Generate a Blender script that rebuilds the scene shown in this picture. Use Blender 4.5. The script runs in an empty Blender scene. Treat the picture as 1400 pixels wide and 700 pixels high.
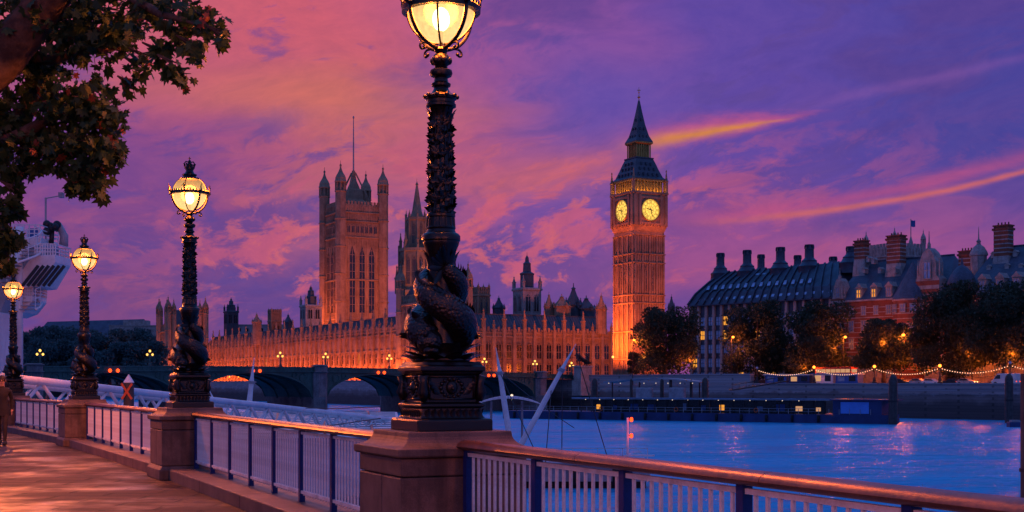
import bpy, bmesh, math, random
from math import sin, cos, pi, radians, sqrt, atan2
from mathutils import Vector, Matrix, noise as mnoise
R = random.Random(7)
S = bpy.context.scene
COL = S.collection
F = 1778.0 / 1400.0            # focal length over picture width
EYE = 1.55

# ------------------------------------------------------------------ camera
cam = bpy.data.cameras.new("camera")
cam.sensor_width = 36.0
cam.lens = 36.0 * F
cam.shift_y = 0.125
cam.clip_start = 0.1
cam.clip_end = 20000
co = bpy.data.objects.new("camera", cam)
co.location = (0, 0, EYE)
co.rotation_euler = (radians(90), 0, 0)
COL.objects.link(co)
S.camera = co
S.view_settings.view_transform = 'Standard'
S.view_settings.look = 'None'
S.view_settings.exposure = 0.0
S.view_settings.gamma = 1.0
S.cycles.use_denoising = True
S.cycles.max_bounces = 6
S.cycles.diffuse_bounces = 2
S.cycles.glossy_bounces = 3
S.cycles.transparent_max_bounces = 8
S.cycles.sample_clamp_indirect = 4.0


# ------------------------------------------------------------------ node helper
class NT:
    def __init__(s, tree):
        s.t = tree
        s.n = tree.nodes
        s.l = tree.links

    def node(s, typ, **kw):
        n = s.n.new(typ)
        for k, v in kw.items():
            setattr(n, k, v)
        return n

    def set(s, sock, v):
        if isinstance(v, bpy.types.NodeSocket):
            s.l.new(v, sock)
        elif v is not None:
            if isinstance(v, (tuple, list)) and len(v) == 3 and sock.type == 'RGBA':
                v = (*v, 1)
            sock.default_value = v

    def m(s, op, a, b=None, c=None, clamp=False):
        n = s.node('ShaderNodeMath', operation=op, use_clamp=clamp)
        s.set(n.inputs[0], a)
        if b is not None: s.set(n.inputs[1], b)
        if c is not None: s.set(n.inputs[2], c)
        return n.outputs[0]

    def mix(s, f, a, b, mode='MIX'):
        n = s.node('ShaderNodeMix', data_type='RGBA', blend_type=mode)
        n.clamp_factor = True
        s.set(n.inputs[0], f); s.set(n.inputs[6], a); s.set(n.inputs[7], b)
        return n.outputs[2]

    def ramp(s, f, stops, interp='LINEAR'):
        n = s.node('ShaderNodeValToRGB')
        cr = n.color_ramp
        cr.interpolation = interp
        while len(cr.elements) < len(stops): cr.elements.new(0.5)
        for e, (p, c) in zip(cr.elements, stops):
            e.position = p
            e.color = (*c, 1) if len(c) == 3 else c
        s.set(n.inputs[0], f)
        return n.outputs[0]

    def smooth(s, x, lo, hi, a=0.0, b=1.0):
        n = s.node('ShaderNodeMapRange', interpolation_type='SMOOTHSTEP')
        s.set(n.inputs[0], x)
        for i, v in enumerate((lo, hi, a, b)): s.set(n.inputs[i + 1], v)
        return n.outputs[0]

    def xyz(s, x, y, z=0.0):
        n = s.node('ShaderNodeCombineXYZ')
        s.set(n.inputs[0], x); s.set(n.inputs[1], y); s.set(n.inputs[2], z)
        return n.outputs[0]

    def noise(s, vec, scale, detail=4, rough=0.55, dist=0.0, col=False):
        n = s.node('ShaderNodeTexNoise')
        if vec is not None: s.set(n.inputs['Vector'], vec)
        n.inputs['Scale'].default_value = scale
        n.inputs['Detail'].default_value = detail
        n.inputs['Roughness'].default_value = rough
        n.inputs['Distortion'].default_value = dist
        return n.outputs['Color' if col else 'Fac']

    def mapping(s, vec, loc=(0, 0, 0), rot=(0, 0, 0), scale=(1, 1, 1)):
        n = s.node('ShaderNodeMapping')
        s.set(n.inputs[0], vec)
        n.inputs[1].default_value = loc
        n.inputs[2].default_value = rot
        n.inputs[3].default_value = scale
        return n.outputs[0]


def lin(r, g, b):
    f = lambda c: (c / 255 / 12.92) if c / 255 <= 0.04045 else ((c / 255 + 0.055) / 1.055) ** 2.4
    return (f(r), f(g), f(b))


# ------------------------------------------------------------------ sky
world = bpy.data.worlds.new("World")
S.world = world
world.use_nodes = True
w = NT(world.node_tree)
for n in list(w.n): w.n.remove(n)
tc = w.node('ShaderNodeTexCoord')
sep = w.node('ShaderNodeSeparateXYZ')
w.l.new(tc.outputs['Generated'], sep.inputs[0])
dx, dy, dz = sep.outputs
az = w.m('ARCTAN2', dx, dy)                 # 0 straight towards the palace, + to the north
el = w.m('ARCSINE', dz)
# soft bending of the cloud field
wv = w.noise(w.xyz(w.m('MULTIPLY', az, 3.0), w.m('MULTIPLY', el, 7.0), 3.1), 1.6, 3, 0.55, col=True)
ws = w.node('ShaderNodeSeparateColor')
w.l.new(wv, ws.inputs[0])
azw = w.m('ADD', az, w.m('MULTIPLY', w.m('SUBTRACT', ws.outputs[0], 0.5), 0.13))
elw = w.m('ADD', el, w.m('MULTIPLY', w.m('SUBTRACT', ws.outputs[1], 0.5), 0.045))
t = w.smooth(azw, -0.40, 0.40)
az01 = w.m('MULTIPLY_ADD', azw, 1.25, 0.5, clamp=True)
hi = w.ramp(az01, [(0.03, lin(208, 96, 116)), (0.30, lin(208, 94, 116)), (0.47, lin(172, 86, 148)), (0.58, lin(142, 80, 160)),
                   (0.68, lin(98, 72, 166)), (0.95, lin(78, 68, 160))], 'EASE')
mid = w.ramp(az01, [(0.03, lin(150, 72, 138)), (0.22, lin(172, 80, 132)), (0.34, lin(196, 98, 114)), (0.46, lin(168, 84, 138)),
                    (0.56, lin(110, 76, 165)), (0.70, lin(96, 70, 165)), (0.95, lin(70, 66, 156))], 'EASE')
low = w.ramp(az01, [(0.03, lin(112, 66, 136)), (0.25, lin(100, 66, 142)), (0.42, lin(122, 76, 160)), (0.58, lin(136, 78, 156)),
                    (0.72, lin(150, 78, 146)), (0.95, lin(128, 72, 150))], 'EASE')
base = w.mix(w.smooth(elw, 0.05, 0.18), low, mid)
base = w.mix(w.smooth(elw, 0.17, 0.28), base, hi)
# broad sheets of cloud, stretched sideways and tilted
sk = w.m('SUBTRACT', elw, w.m('MULTIPLY', azw, 0.16))
c1 = w.noise(w.xyz(w.m('MULTIPLY', azw, 4.2), w.m('MULTIPLY', sk, 17.0), 0.7), 1.0, 7, 0.58, 0.5)
c2 = w.noise(w.xyz(w.m('MULTIPLY', azw, 14.0), w.m('MULTIPLY', sk, 33.0), 5.2), 1.0, 8, 0.62, 0.12)
c3 = w.noise(w.xyz(w.m('MULTIPLY', azw, 36.0), w.m('MULTIPLY', sk, 66.0), 9.2), 1.0, 7, 0.64, 0.15)
shade = w.smooth(c1, 0.47, 0.64)
base = w.mix(w.m('MULTIPLY', shade, 0.74), base, lin(90, 64, 146))
warmside = w.smooth(azw, 0.16, -0.12)
glow = w.m('MULTIPLY', w.smooth(c1, 0.52, 0.38), w.m('MULTIPLY_ADD', warmside, 0.40, 0.04))
base = w.mix(w.m('MULTIPLY', w.m('MULTIPLY', glow, w.smooth(el, 0.30, 0.20)), w.smooth(el, 0.07, 0.16, 0.25, 1.0)), base, lin(200, 96, 112))
# ragged pink tufts in the lower half
low_m = w.m('MULTIPLY', w.smooth(el, 0.03, 0.08), w.smooth(el, 0.22, 0.14))
tuft = w.m('MULTIPLY', w.m('MULTIPLY', w.smooth(c2, 0.50, 0.60), low_m), w.m('MULTIPLY', w.smooth(azw, 0.40, -0.02, 0.12, 0.85), w.smooth(azw, -0.34, -0.14, 0.18, 1.0)))
base = w.mix(tuft, base, lin(206, 92, 122))
tuft3 = w.m('MULTIPLY', w.m('MULTIPLY', w.smooth(c3, 0.52, 0.64), low_m), w.m('MULTIPLY', w.smooth(azw, 0.34, 0.0, 0.0, 0.8), w.smooth(azw, -0.34, -0.16, 0.2, 1.0)))
base = w.mix(tuft3, base, lin(208, 98, 116))
dk = w.m('MULTIPLY', w.smooth(c2, 0.47, 0.36), w.smooth(el, 0.30, 0.18, 0.52, 0.78))
base = w.mix(dk, base, lin(94, 68, 150))


def blob(a0, e0, sa, se, tilt=0.0, soft=1.0):
    """soft elliptical patch of cloud light in the sky"""
    ea = w.m('DIVIDE', w.m('SUBTRACT', azw, a0), sa)
    ee = w.m('DIVIDE', w.m('SUBTRACT', w.m('SUBTRACT', elw, e0), w.m('MULTIPLY', w.m('SUBTRACT', azw, a0), tilt)), se)
    d = w.m('ADD', w.m('MULTIPLY', ea, ea), w.m('MULTIPLY', ee, ee))
    return w.m('POWER', 2.718, w.m('MULTIPLY', d, -soft))


base = w.mix(w.m('MULTIPLY', blob(-0.160, 0.210, 0.12, 0.020, -0.05), 0.95), base, lin(210, 110, 102))
base = w.mix(w.m('MULTIPLY', blob(-0.31, 0.160, 0.13, 0.034), 0.85), base, lin(104, 64, 146))
base = w.mix(w.m('MULTIPLY', blob(0.06, 0.212, 0.09, 0.034, -0.1), 0.92), base, lin(102, 76, 170))
base = w.mix(w.m('MULTIPLY', blob(0.03, 0.160, 0.06, 0.015, 0.12), 0.75), base, lin(206, 100, 112))
base = w.mix(w.m('MULTIPLY', blob(0.16, 0.115, 0.06, 0.03, 0.1), 0.5), base, lin(176, 82, 142))
base = w.mix(w.m('MULTIPLY', blob(0.24, 0.095, 0.16, 0.016, 0.05), 0.55), base, lin(184, 86, 136))


def streak(e0, slope, bend, a0, a1, width, col, amt, taper=0.4):
    """a thin band of lit cloud between two bearings"""
    n1 = w.noise(w.xyz(w.m('MULTIPLY', az, 16.0), w.m('MULTIPLY', el, 60.0), e0 * 50), 1.0, 7, 0.68)
    line = w.m('ADD', e0, w.m('ADD', w.m('MULTIPLY', w.m('SUBTRACT', az, a0), slope),
                              w.m('MULTIPLY', w.m('POWER', w.m('MAXIMUM', w.m('SUBTRACT', az, a0), 0.0), 2.0), bend)))
    d = w.m('SUBTRACT', w.m('SUBTRACT', el, line), w.m('MULTIPLY', w.m('SUBTRACT', n1, 0.5), width * 1.7))
    L = a1 - a0
    tp = w.m('DIVIDE', w.m('SUBTRACT', az, a0), L)
    weff = w.m('MULTIPLY', w.m('MAXIMUM', w.m('MULTIPLY_ADD', tp, -taper, 1.1), 0.12), width)
    body = w.m('POWER', 2.718, w.m('MULTIPLY', w.m('POWER', w.m('DIVIDE', d, weff), 2.0), -1.0))
    ends = w.m('MULTIPLY', w.smooth(az, a0 - 0.02, a0 + L * 0.3), w.smooth(az, a1, a1 - L * 0.4))
    return w.m('MULTIPLY', w.m('MULTIPLY', body, ends), amt)


base = w.mix(streak(0.184, 0.12, 0.0, 0.085, 0.25, 0.0100, None, 0.85, 1.05), base, lin(196, 84, 136))
base = w.mix(streak(0.181, 0.14, 0.0, 0.09, 0.225, 0.0056, None, 1.0, 1.05), base, lin(214, 130, 78))
base = w.mix(streak(0.203, 0.15, 0.0, 0.20, 0.44, 0.0040, None, 0.35), base, lin(140, 88, 170))
base = w.mix(streak(0.125, 0.02, 0.40, 0.10, 0.46, 0.0055, None, 0.6), base, lin(190, 80, 130))
base = w.mix(streak(0.122, 0.02, 0.40, 0.13, 0.50, 0.0026, None, 0.75), base, lin(214, 104, 100))
# above the picture and behind the camera the sky has gone to deep blue
up = w.smooth(el, 0.305, 0.44)
base = w.mix(up, base, (0.045, 0.25, 0.86))
back = w.smooth(dy, 0.55, -0.1)
base = w.mix(back, base, (0.10, 0.165, 0.56))
base = w.mix(w.smooth(dz, 0.0, -0.02), base, (0.05, 0.05, 0.12))
fine = w.noise(w.xyz(w.m('MULTIPLY', azw, 60.0), w.m('MULTIPLY', sk, 110.0), 2.2), 1.0, 6, 0.65, 0.1)
fv = w.m('MULTIPLY_ADD', w.m('SUBTRACT', fine, 0.5), 0.55, 1.0)
base = w.mix(w.smooth(dy, 0.2, 0.7), base, w.mix(1.0, base, w.xyz(fv, w.m('MULTIPLY_ADD', w.m('SUBTRACT', fv, 1.0), 0.7, 1.0), w.m('MULTIPLY_ADD', w.m('SUBTRACT', fv, 1.0), 0.2, 1.0)), 'MULTIPLY'))
nish = w.node('ShaderNodeTexSky', sky_type='NISHITA')
nish.sun_disc = False
nish.sun_elevation = radians(-2.0)
nish.sun_rotation = radians(-14.0)
bg1 = w.node('ShaderNodeBackground'); w.l.new(base, bg1.inputs[0]); bg1.inputs[1].default_value = 0.92
bg2 = w.node('ShaderNodeBackground'); w.l.new(nish.outputs[0], bg2.inputs[0]); bg2.inputs[1].default_value = 0.02
addw = w.node('ShaderNodeAddShader')
w.l.new(bg1.outputs[0], addw.inputs[0]); w.l.new(bg2.outputs[0], addw.inputs[1])
ow = w.node('ShaderNodeOutputWorld'); w.l.new(addw.outputs[0], ow.inputs[0])

sl = bpy.data.lights.new("afterglow_sun", 'SUN')
sl.energy = 0.12; sl.angle = radians(20); sl.color = (1.0, 0.45, 0.5)
so = bpy.data.objects.new("afterglow_sun", sl)
so.rotation_euler = Vector((0.235, -0.95, -0.12)).to_track_quat('-Z', 'Y').to_euler()
so.location = (0, 0, 60)
COL.objects.link(so)


# ------------------------------------------------------------------ materials
def new_mat(name):
    m = bpy.data.materials.new(name)
    m.use_nodes = True
    k = NT(m.node_tree)
    return m, k, k.n['Principled BSDF']


def stone(name, c, c2=None, scale=1.5, rough=0.85, bump=0.2, metal=0.0, spec=0.4, fine=12.0, streaks=0.0):
    """weathered solid: two tones broken up by noise, with a little relief"""
    m, k, p = new_mat(name)
    tcn = k.node('ShaderNodeTexCoord')
    v = tcn.outputs['Object']
    c2 = c2 or tuple(x * 0.6 for x in c)
    a = k.noise(v, scale, 6, 0.62)
    b = k.noise(v, scale * fine, 4, 0.6)
    f = k.m('ADD', k.m('MULTIPLY', a, 0.7), k.m('MULTIPLY', b, 0.3))
    colr = k.mix(k.smooth(f, 0.36, 0.62), c2, c)
    if streaks:
        sv = k.mapping(v, scale=(3.0, 3.0, 0.25))
        colr = k.mix(k.m('MULTIPLY', k.smooth(k.noise(sv, 1.0, 5, 0.6), 0.5, 0.7), streaks), colr, tuple(x * 0.35 for x in c2))
    k.set(p.inputs['Base Color'], colr)
    k.set(p.inputs['Roughness'], k.m('MULTIPLY_ADD', b, 0.25, rough - 0.12, clamp=True))
    p.inputs['Metallic'].default_value = metal
    p.inputs['Specular IOR Level'].default_value = spec
    if bump:
        bn = k.node('ShaderNodeBump')
        bn.inputs['Strength'].default_value = bump
        bn.inputs['Distance'].default_value = 0.3 / (scale * fine)
        k.set(bn.inputs['Height'], b)
        k.l.new(bn.outputs[0], p.inputs['Normal'])
    return m


def emit(name, c, s):
    m = bpy.data.materials.new(name)
    m.use_nodes = True
    k = NT(m.node_tree)
    k.n.remove(k.n['Principled BSDF'])
    e = k.node('ShaderNodeEmission')
    k.set(e.inputs[0], c); e.inputs[1].default_value = s
    k.l.new(e.outputs[0], k.n['Material Output'].inputs[0])
    return m


def brickish(name, c, c2, mortar, sx, sy, bw=0.5, rh=0.25, mort=0.015, rough=0.8, rot=0.0, bump=0.3, wet=0.0):
    m, k, p = new_mat(name)
    tcn = k.node('ShaderNodeTexCoord')
    v = k.mapping(tcn.outputs['Object'], rot=(0, 0, rot))
    # a little waviness so that no joint is ruled
    wob = k.noise(v, 0.9, 3, 0.6, col=True)
    vv = k.node('ShaderNodeVectorMath', operation='MULTIPLY_ADD')
    k.l.new(wob, vv.inputs[0]); vv.inputs[1].default_value = (0.03, 0.03, 0.03); k.l.new(v, vv.inputs[2])
    b = k.node('ShaderNodeTexBrick')
    k.l.new(vv.outputs[0], b.inputs['Vector'])
    b.inputs['Scale'].default_value = 1.0
    b.inputs['Brick Width'].default_value = bw
    b.inputs['Row Height'].default_value = rh
    b.inputs['Mortar Size'].default_value = mort
    b.inputs['Mortar Smooth'].default_value = 0.3
    b.inputs['Color1'].default_value = (*c, 1)
    b.inputs['Color2'].default_value = (*c2, 1)
    b.inputs['Mortar'].default_value = (*mortar, 1)
    n = k.m('ADD', k.m('MULTIPLY', k.noise(v, 3.0, 6, 0.65), 0.5), k.m('MULTIPLY', k.noise(v, 0.55, 5, 0.6), 0.5))
    colr = k.mix(0.85, b.outputs['Color'], k.ramp(n, [(0.40, (0.16, 0.16, 0.18)), (0.60, (1.5, 1.5, 1.5))]), 'MULTIPLY')  # mottled stain tones, contrast raised to imitate uneven pools of lamp light
    k.set(p.inputs['Base Color'], colr)
    p.inputs['Specular IOR Level'].default_value = 0.22
    wt = k.noise(v, 0.45, 4, 0.6)
    r = k.m('SUBTRACT', rough, k.m('MULTIPLY', k.smooth(wt, 0.42, 0.62), wet))
    k.set(p.inputs['Roughness'], k.m('ADD', r, k.m('MULTIPLY', k.m('SUBTRACT', n, 0.5), 0.2), clamp=True))
    bn = k.node('ShaderNodeBump')
    bn.inputs['Strength'].default_value = bump
    bn.inputs['Distance'].default_value = 0.02
    h = k.m('ADD', k.m('MULTIPLY', k.m('SUBTRACT', 1.0, b.outputs['Fac']), 1.0), k.m('MULTIPLY', k.noise(v, 14.0, 4, 0.6), 0.5))
    k.set(bn.inputs['Height'], h)
    k.l.new(bn.outputs[0], p.inputs['Normal'])
    return m


M = {}
M['iron'] = stone("black_gloss_paint", (0.005, 0.0045, 0.0045), (0.0022, 0.002, 0.002), 14, 0.34, 0.5, 0.0, 0.42, 8)
M['iron_far'] = stone("dark_iron", (0.02, 0.02, 0.024), None, 4, 0.5, 0.0)
M['granite'] = stone("granite", (0.155, 0.098, 0.078), (0.06, 0.037, 0.03), 2.6, 0.6, 0.6, 0, 0.45, 34, 0.85)
M['kerb'] = stone("kerb_granite", (0.15, 0.10, 0.08), (0.06, 0.04, 0.034), 1.6, 0.55, 0.35, 0, 0.45, 40, 0.3)
M['rail'] = stone("handrail_bronze", (0.20, 0.085, 0.05), (0.09, 0.04, 0.03), 3, 0.36, 0.2, 0.35, 0.5, 14, 0.3)
M['white_bar'] = stone("white_paint_bar", (0.80, 0.78, 0.76), (0.62, 0.56, 0.52), 5, 0.5, 0.1, 0, 0.4, 10, 0.4)
M['blue_post'] = stone("blue_paint_post", (0.006, 0.022, 0.15), (0.004, 0.013, 0.09), 5, 0.42, 0.1)
M['white'] = stone("white_steel", (0.78, 0.78, 0.78), (0.62, 0.62, 0.64), 0.7, 0.4, 0.05, 0, 0.5, 10, 0.15)
M['steel'] = stone("grey_steel", (0.36, 0.36, 0.38), (0.22, 0.22, 0.24), 0.8, 0.45, 0.05)
M['cable'] = stone("dark_cable", (0.03, 0.03, 0.035), None, 3, 0.6, 0)
M['limestone'] = stone("honey_limestone", (0.42, 0.27, 0.165), (0.25, 0.155, 0.095), 0.16, 0.9, 0, 0, 0.2, 6, 0.45)
M['limestone_dark'] = stone("sooty_limestone", (0.28, 0.21, 0.16), (0.16, 0.12, 0.09), 0.2, 0.9, 0, 0, 0.2, 6, 0.4)
M['castiron_roof'] = stone("iron_roof", (0.055, 0.075, 0.095), (0.03, 0.042, 0.055), 0.3, 0.5, 0, 0, 0.5, 6, 0.3)
M['slate'] = stone("slate_roof", (0.072, 0.095, 0.135), (0.038, 0.05, 0.075), 0.35, 0.55, 0, 0, 0.5, 8, 0.3)
M['dark_glass'] = stone("dark_window_glass", (0.02, 0.022, 0.03), (0.012, 0.013, 0.018), 0.4, 0.16, 0, 0, 0.6)
M['sky_glass'] = stone("roof_window_glass", (0.34, 0.46, 0.62), (0.16, 0.22, 0.32), 0.6, 0.14, 0, 0.3, 0.7)
M['gold'] = stone("gilding", (0.55, 0.33, 0.08), (0.34, 0.20, 0.05), 0.5, 0.45, 0, 0.6, 0.5)
M['bridge_green'] = stone("bridge_green_paint", (0.055, 0.13, 0.10), (0.03, 0.075, 0.06), 0.35, 0.55, 0, 0, 0.4, 8, 0.35)
M['bridge_stone'] = stone("bridge_granite", (0.25, 0.22, 0.21), (0.13, 0.11, 0.11), 0.4, 0.8, 0, 0, 0.3, 8, 0.5)
M['black'] = stone("dark_void", (0.01, 0.01, 0.012), None, 1, 0.8, 0)
M['wood_pile'] = stone("wet_timber", (0.075, 0.065, 0.06), (0.03, 0.026, 0.025), 1.2, 0.6, 0.3, 0, 0.4, 10, 0.6)
M['hull'] = stone("navy_hull", (0.02, 0.045, 0.15), (0.012, 0.026, 0.09), 0.4, 0.4, 0)
M['blue_panel'] = stone("blue_panel", (0.035, 0.13, 0.42), (0.02, 0.08, 0.28), 0.5, 0.45, 0)
M['bark'] = stone("plane_bark", (0.13, 0.09, 0.065), (0.045, 0.03, 0.024), 3.0, 0.9, 0.6, 0, 0.2, 6)
M['concrete'] = stone("pale_concrete", (0.33, 0.33, 0.34), (0.22, 0.22, 0.23), 0.25, 0.9, 0)
M['brick_red'] = stone("red_brick", (0.30, 0.095, 0.055), (0.19, 0.06, 0.038), 0.5, 0.85, 0, 0, 0.2, 8, 0.25)
M['portland'] = stone("portland_stone", (0.44, 0.38, 0.34), (0.26, 0.22, 0.195), 0.5, 0.85, 0, 0, 0.2, 8, 0.4)
M['ph_stone'] = stone("sandstone_pier", (0.50, 0.37, 0.31), (0.36, 0.26, 0.22), 0.4, 0.85, 0)
M['ph_bronze'] = stone("dark_bronze", (0.058, 0.075, 0.105), (0.032, 0.042, 0.06), 0.5, 0.45, 0, 0.3, 0.5)
M['asphalt'] = stone("asphalt", (0.05, 0.05, 0.052), (0.035, 0.035, 0.037), 0.4, 0.8, 0)
M['earth'] = stone("foreshore", (0.07, 0.055, 0.045), (0.035, 0.028, 0.024), 0.2, 0.8, 0)
M['red_paint'] = stone("red_paint", (0.45, 0.035, 0.02), (0.32, 0.025, 0.015), 2, 0.45, 0)
M['orange_paint'] = stone("orange_paint", (0.62, 0.11, 0.03), (0.5, 0.08, 0.02), 2, 0.5, 0)
M['tyre'] = stone("tyre", (0.02, 0.02, 0.02), None, 3, 0.8, 0)
M['statue'] = stone("dark_bronze_statue", (0.03, 0.034, 0.034), None, 1.5, 0.5, 0, 0.3)
M['paving'] = brickish("wet_paving", (0.050, 0.025, 0.018), (0.023, 0.012, 0.010), (0.003, 0.002, 0.002), 1, 1, 1.25, 0.5, 0.045, 0.74, 0.0, 1.0, 0.42)
M['e_globe_far'] = emit("far_globe", (1.0, 0.50, 0.10), 2.2)
M['e_bulb'] = emit("string_bulb", (1.0, 0.52, 0.30), 2.2)
M['e_sodium'] = emit("sodium_lantern", (1.0, 0.24, 0.025), 5.0)
M['e_warm_window'] = emit("lit_window", (1.0, 0.38, 0.05), 0.95)
M['e_window_pale'] = emit("pale_lit_window", (1.0, 0.5, 0.25), 0.6)
M['e_red'] = emit("red_signal", (1.0, 0.06, 0.01), 3.2)
M['e_white'] = emit("white_lamp", (1.0, 0.75, 0.55), 1.3)
M['e_head'] = emit("headlight", (1.0, 0.6, 0.25), 3.5)

# the glass of the near lamp globes: thin diffusing glass that glows, mottled
m = bpy.data.materials.new("lamp_glass"); m.use_nodes = True
k = NT(m.node_tree); k.n.remove(k.n['Principled BSDF'])
tcn = k.node('ShaderNodeTexCoord')
nz = k.noise(tcn.outputs['Object'], 22.0, 5, 0.65)
sepg = k.node('ShaderNodeSeparateXYZ'); k.l.new(tcn.outputs['Object'], sepg.inputs[0])
zz = k.smooth(sepg.outputs[2], 0.28, -0.16)
e = k.node('ShaderNodeEmission')
k.set(e.inputs[0], k.mix(zz, (1.0, 0.50, 0.13), (1.0, 0.64, 0.25)))
k.set(e.inputs[1], k.m('MULTIPLY', k.m('MULTIPLY_ADD', zz, 0.85, 0.62), k.m('MULTIPLY_ADD', nz, 0.9, 0.5)))
tr = k.node('ShaderNodeBsdfTransparent'); tr.inputs[0].default_value = (1.0, 0.86, 0.6, 1)
gl = k.node('ShaderNodeBsdfGlossy'); gl.inputs['Roughness'].default_value = 0.12
mx = k.node('ShaderNodeMixShader'); mx.inputs[0].default_value = 0.32
k.l.new(e.outputs[0], mx.inputs[1]); k.l.new(tr.outputs[0], mx.inputs[2])
mx2 = k.node('ShaderNodeMixShader'); mx2.inputs[0].default_value = 0.04
k.l.new(mx.outputs[0], mx2.inputs[1]); k.l.new(gl.outputs[0], mx2.inputs[2])
k.l.new(mx2.outputs[0], k.n['Material Output'].inputs[0])
M['globe'] = m
M['mantle'] = emit("lamp_mantle", (1.0, 0.72, 0.32), 26.0)

# clock dial glass
m = bpy.data.materials.new("dial_glass"); m.use_nodes = True
k = NT(m.node_tree); k.n.remove(k.n['Principled BSDF'])
tcn = k.node('ShaderNodeTexCoord')
e = k.node('ShaderNodeEmission')
k.set(e.inputs[0], k.mix(k.noise(tcn.outputs['Object'], 0.8, 4), (1.0, 0.50, 0.05), (1.0, 0.66, 0.14)))
e.inputs[1].default_value = 1.45
k.l.new(e.outputs[0], k.n['Material Output'].inputs[0])
M['dial'] = m


def leafmat(name, c, c2, rough=0.55, spots=None):
    m, k, p = new_mat(name)
    g = k.node('ShaderNodeNewGeometry')
    rnd = g.outputs['Random Per Island']
    colr = k.mix(rnd, c, c2)
    if spots: colr = k.mix(k.smooth(rnd, 0.955, 0.965), colr, spots)
    k.set(p.inputs['Base Color'], colr)
    p.inputs['Roughness'].default_value = rough
    p.inputs['Specular IOR Level'].default_value = 0.3
    tl = k.node('ShaderNodeBsdfTranslucent'); k.set(tl.inputs[0], colr)
    mx = k.node('ShaderNodeMixShader'); mx.inputs[0].default_value = 0.3
    k.l.new(p.outputs[0], mx.inputs[1]); k.l.new(tl.outputs[0], mx.inputs[2])
    k.l.new(mx.outputs[0], k.n['Material Output'].inputs[0])
    return m


M['plane_leaf'] = leafmat("plane_leaf", (0.018, 0.042, 0.010), (0.042, 0.075, 0.018), 0.5, (0.20, 0.05, 0.02))
M['foliage'] = leafmat("foliage", (0.030, 0.042, 0.022), (0.058, 0.066, 0.032))
M['far_foliage'] = leafmat("far_foliage", (0.05, 0.10, 0.10), (0.08, 0.14, 0.125))  # bluer and paler than the near foliage, distance haze put into the colour

# river: ripples given as slopes, so that far water keeps its chop
m, k, p = new_mat("river_water")
tcn = k.node('ShaderNodeTexCoord')
v = tcn.outputs['Object']
v1 = k.mapping(v, rot=(0, 0, radians(8)), scale=(0.035, 0.13, 1))
v2 = k.mapping(v, rot=(0, 0, radians(-6)), scale=(0.22, 0.75, 1))
v3 = k.mapping(v, scale=(1.3, 3.2, 1))
sx = sy = None
for vv_, a_, b_, det in ((v1, 0.10, 0.34, 4), (v2, 0.30, 0.85, 4), (v3, 0.55, 0.95, 3)):
    sc_ = k.node('ShaderNodeSeparateColor')
    k.l.new(k.noise(vv_, 1.0, det, 0.6, col=True), sc_.inputs[0])
    x_ = k.m('MULTIPLY', k.m('SUBTRACT', sc_.outputs[0], 0.5), a_)
    y_ = k.m('MULTIPLY', k.m('SUBTRACT', sc_.outputs[1], 0.5), b_)
    sx = x_ if sx is None else k.m('ADD', sx, x_)
    sy = y_ if sy is None else k.m('ADD', sy, y_)
nv = k.node('ShaderNodeVectorMath', operation='NORMALIZE')
k.l.new(k.xyz(sx, k.m('SUBTRACT', sy, 0.168), 1.0), nv.inputs[0])   # normals tilted towards the viewer so the water mirrors the high blue sky
k.l.new(nv.outputs[0], p.inputs['Normal'])
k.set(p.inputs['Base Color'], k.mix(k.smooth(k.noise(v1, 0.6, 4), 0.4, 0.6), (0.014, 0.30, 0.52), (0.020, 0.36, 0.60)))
p.inputs['Roughness'].default_value = 0.25
p.inputs['IOR'].default_value = 1.33
M['water'] = m

M['dolphin_iron'] = None
m, k, p = new_mat("scaled_iron")
tcn = k.node('ShaderNodeTexCoord')
vo = k.node('ShaderNodeTexVoronoi'); vo.inputs['Scale'].default_value = 34
k.l.new(tcn.outputs['Object'], vo.inputs['Vector'])
bn = k.node('ShaderNodeBump'); bn.inputs['Strength'].default_value = 0.8; bn.inputs['Distance'].default_value = 0.012
k.l.new(vo.outputs['Distance'], bn.inputs['Height']); bn.invert = True
k.l.new(bn.outputs[0], p.inputs['Normal'])
k.set(p.inputs['Base Color'], k.mix(k.noise(tcn.outputs['Object'], 7, 4), (0.0025, 0.0025, 0.003), (0.006, 0.005, 0.005)))
k.set(p.inputs['Roughness'], k.m('MULTIPLY_ADD', k.noise(tcn.outputs['Object'], 18, 4), 0.3, 0.22))
M['dolphin_iron'] = m


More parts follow.
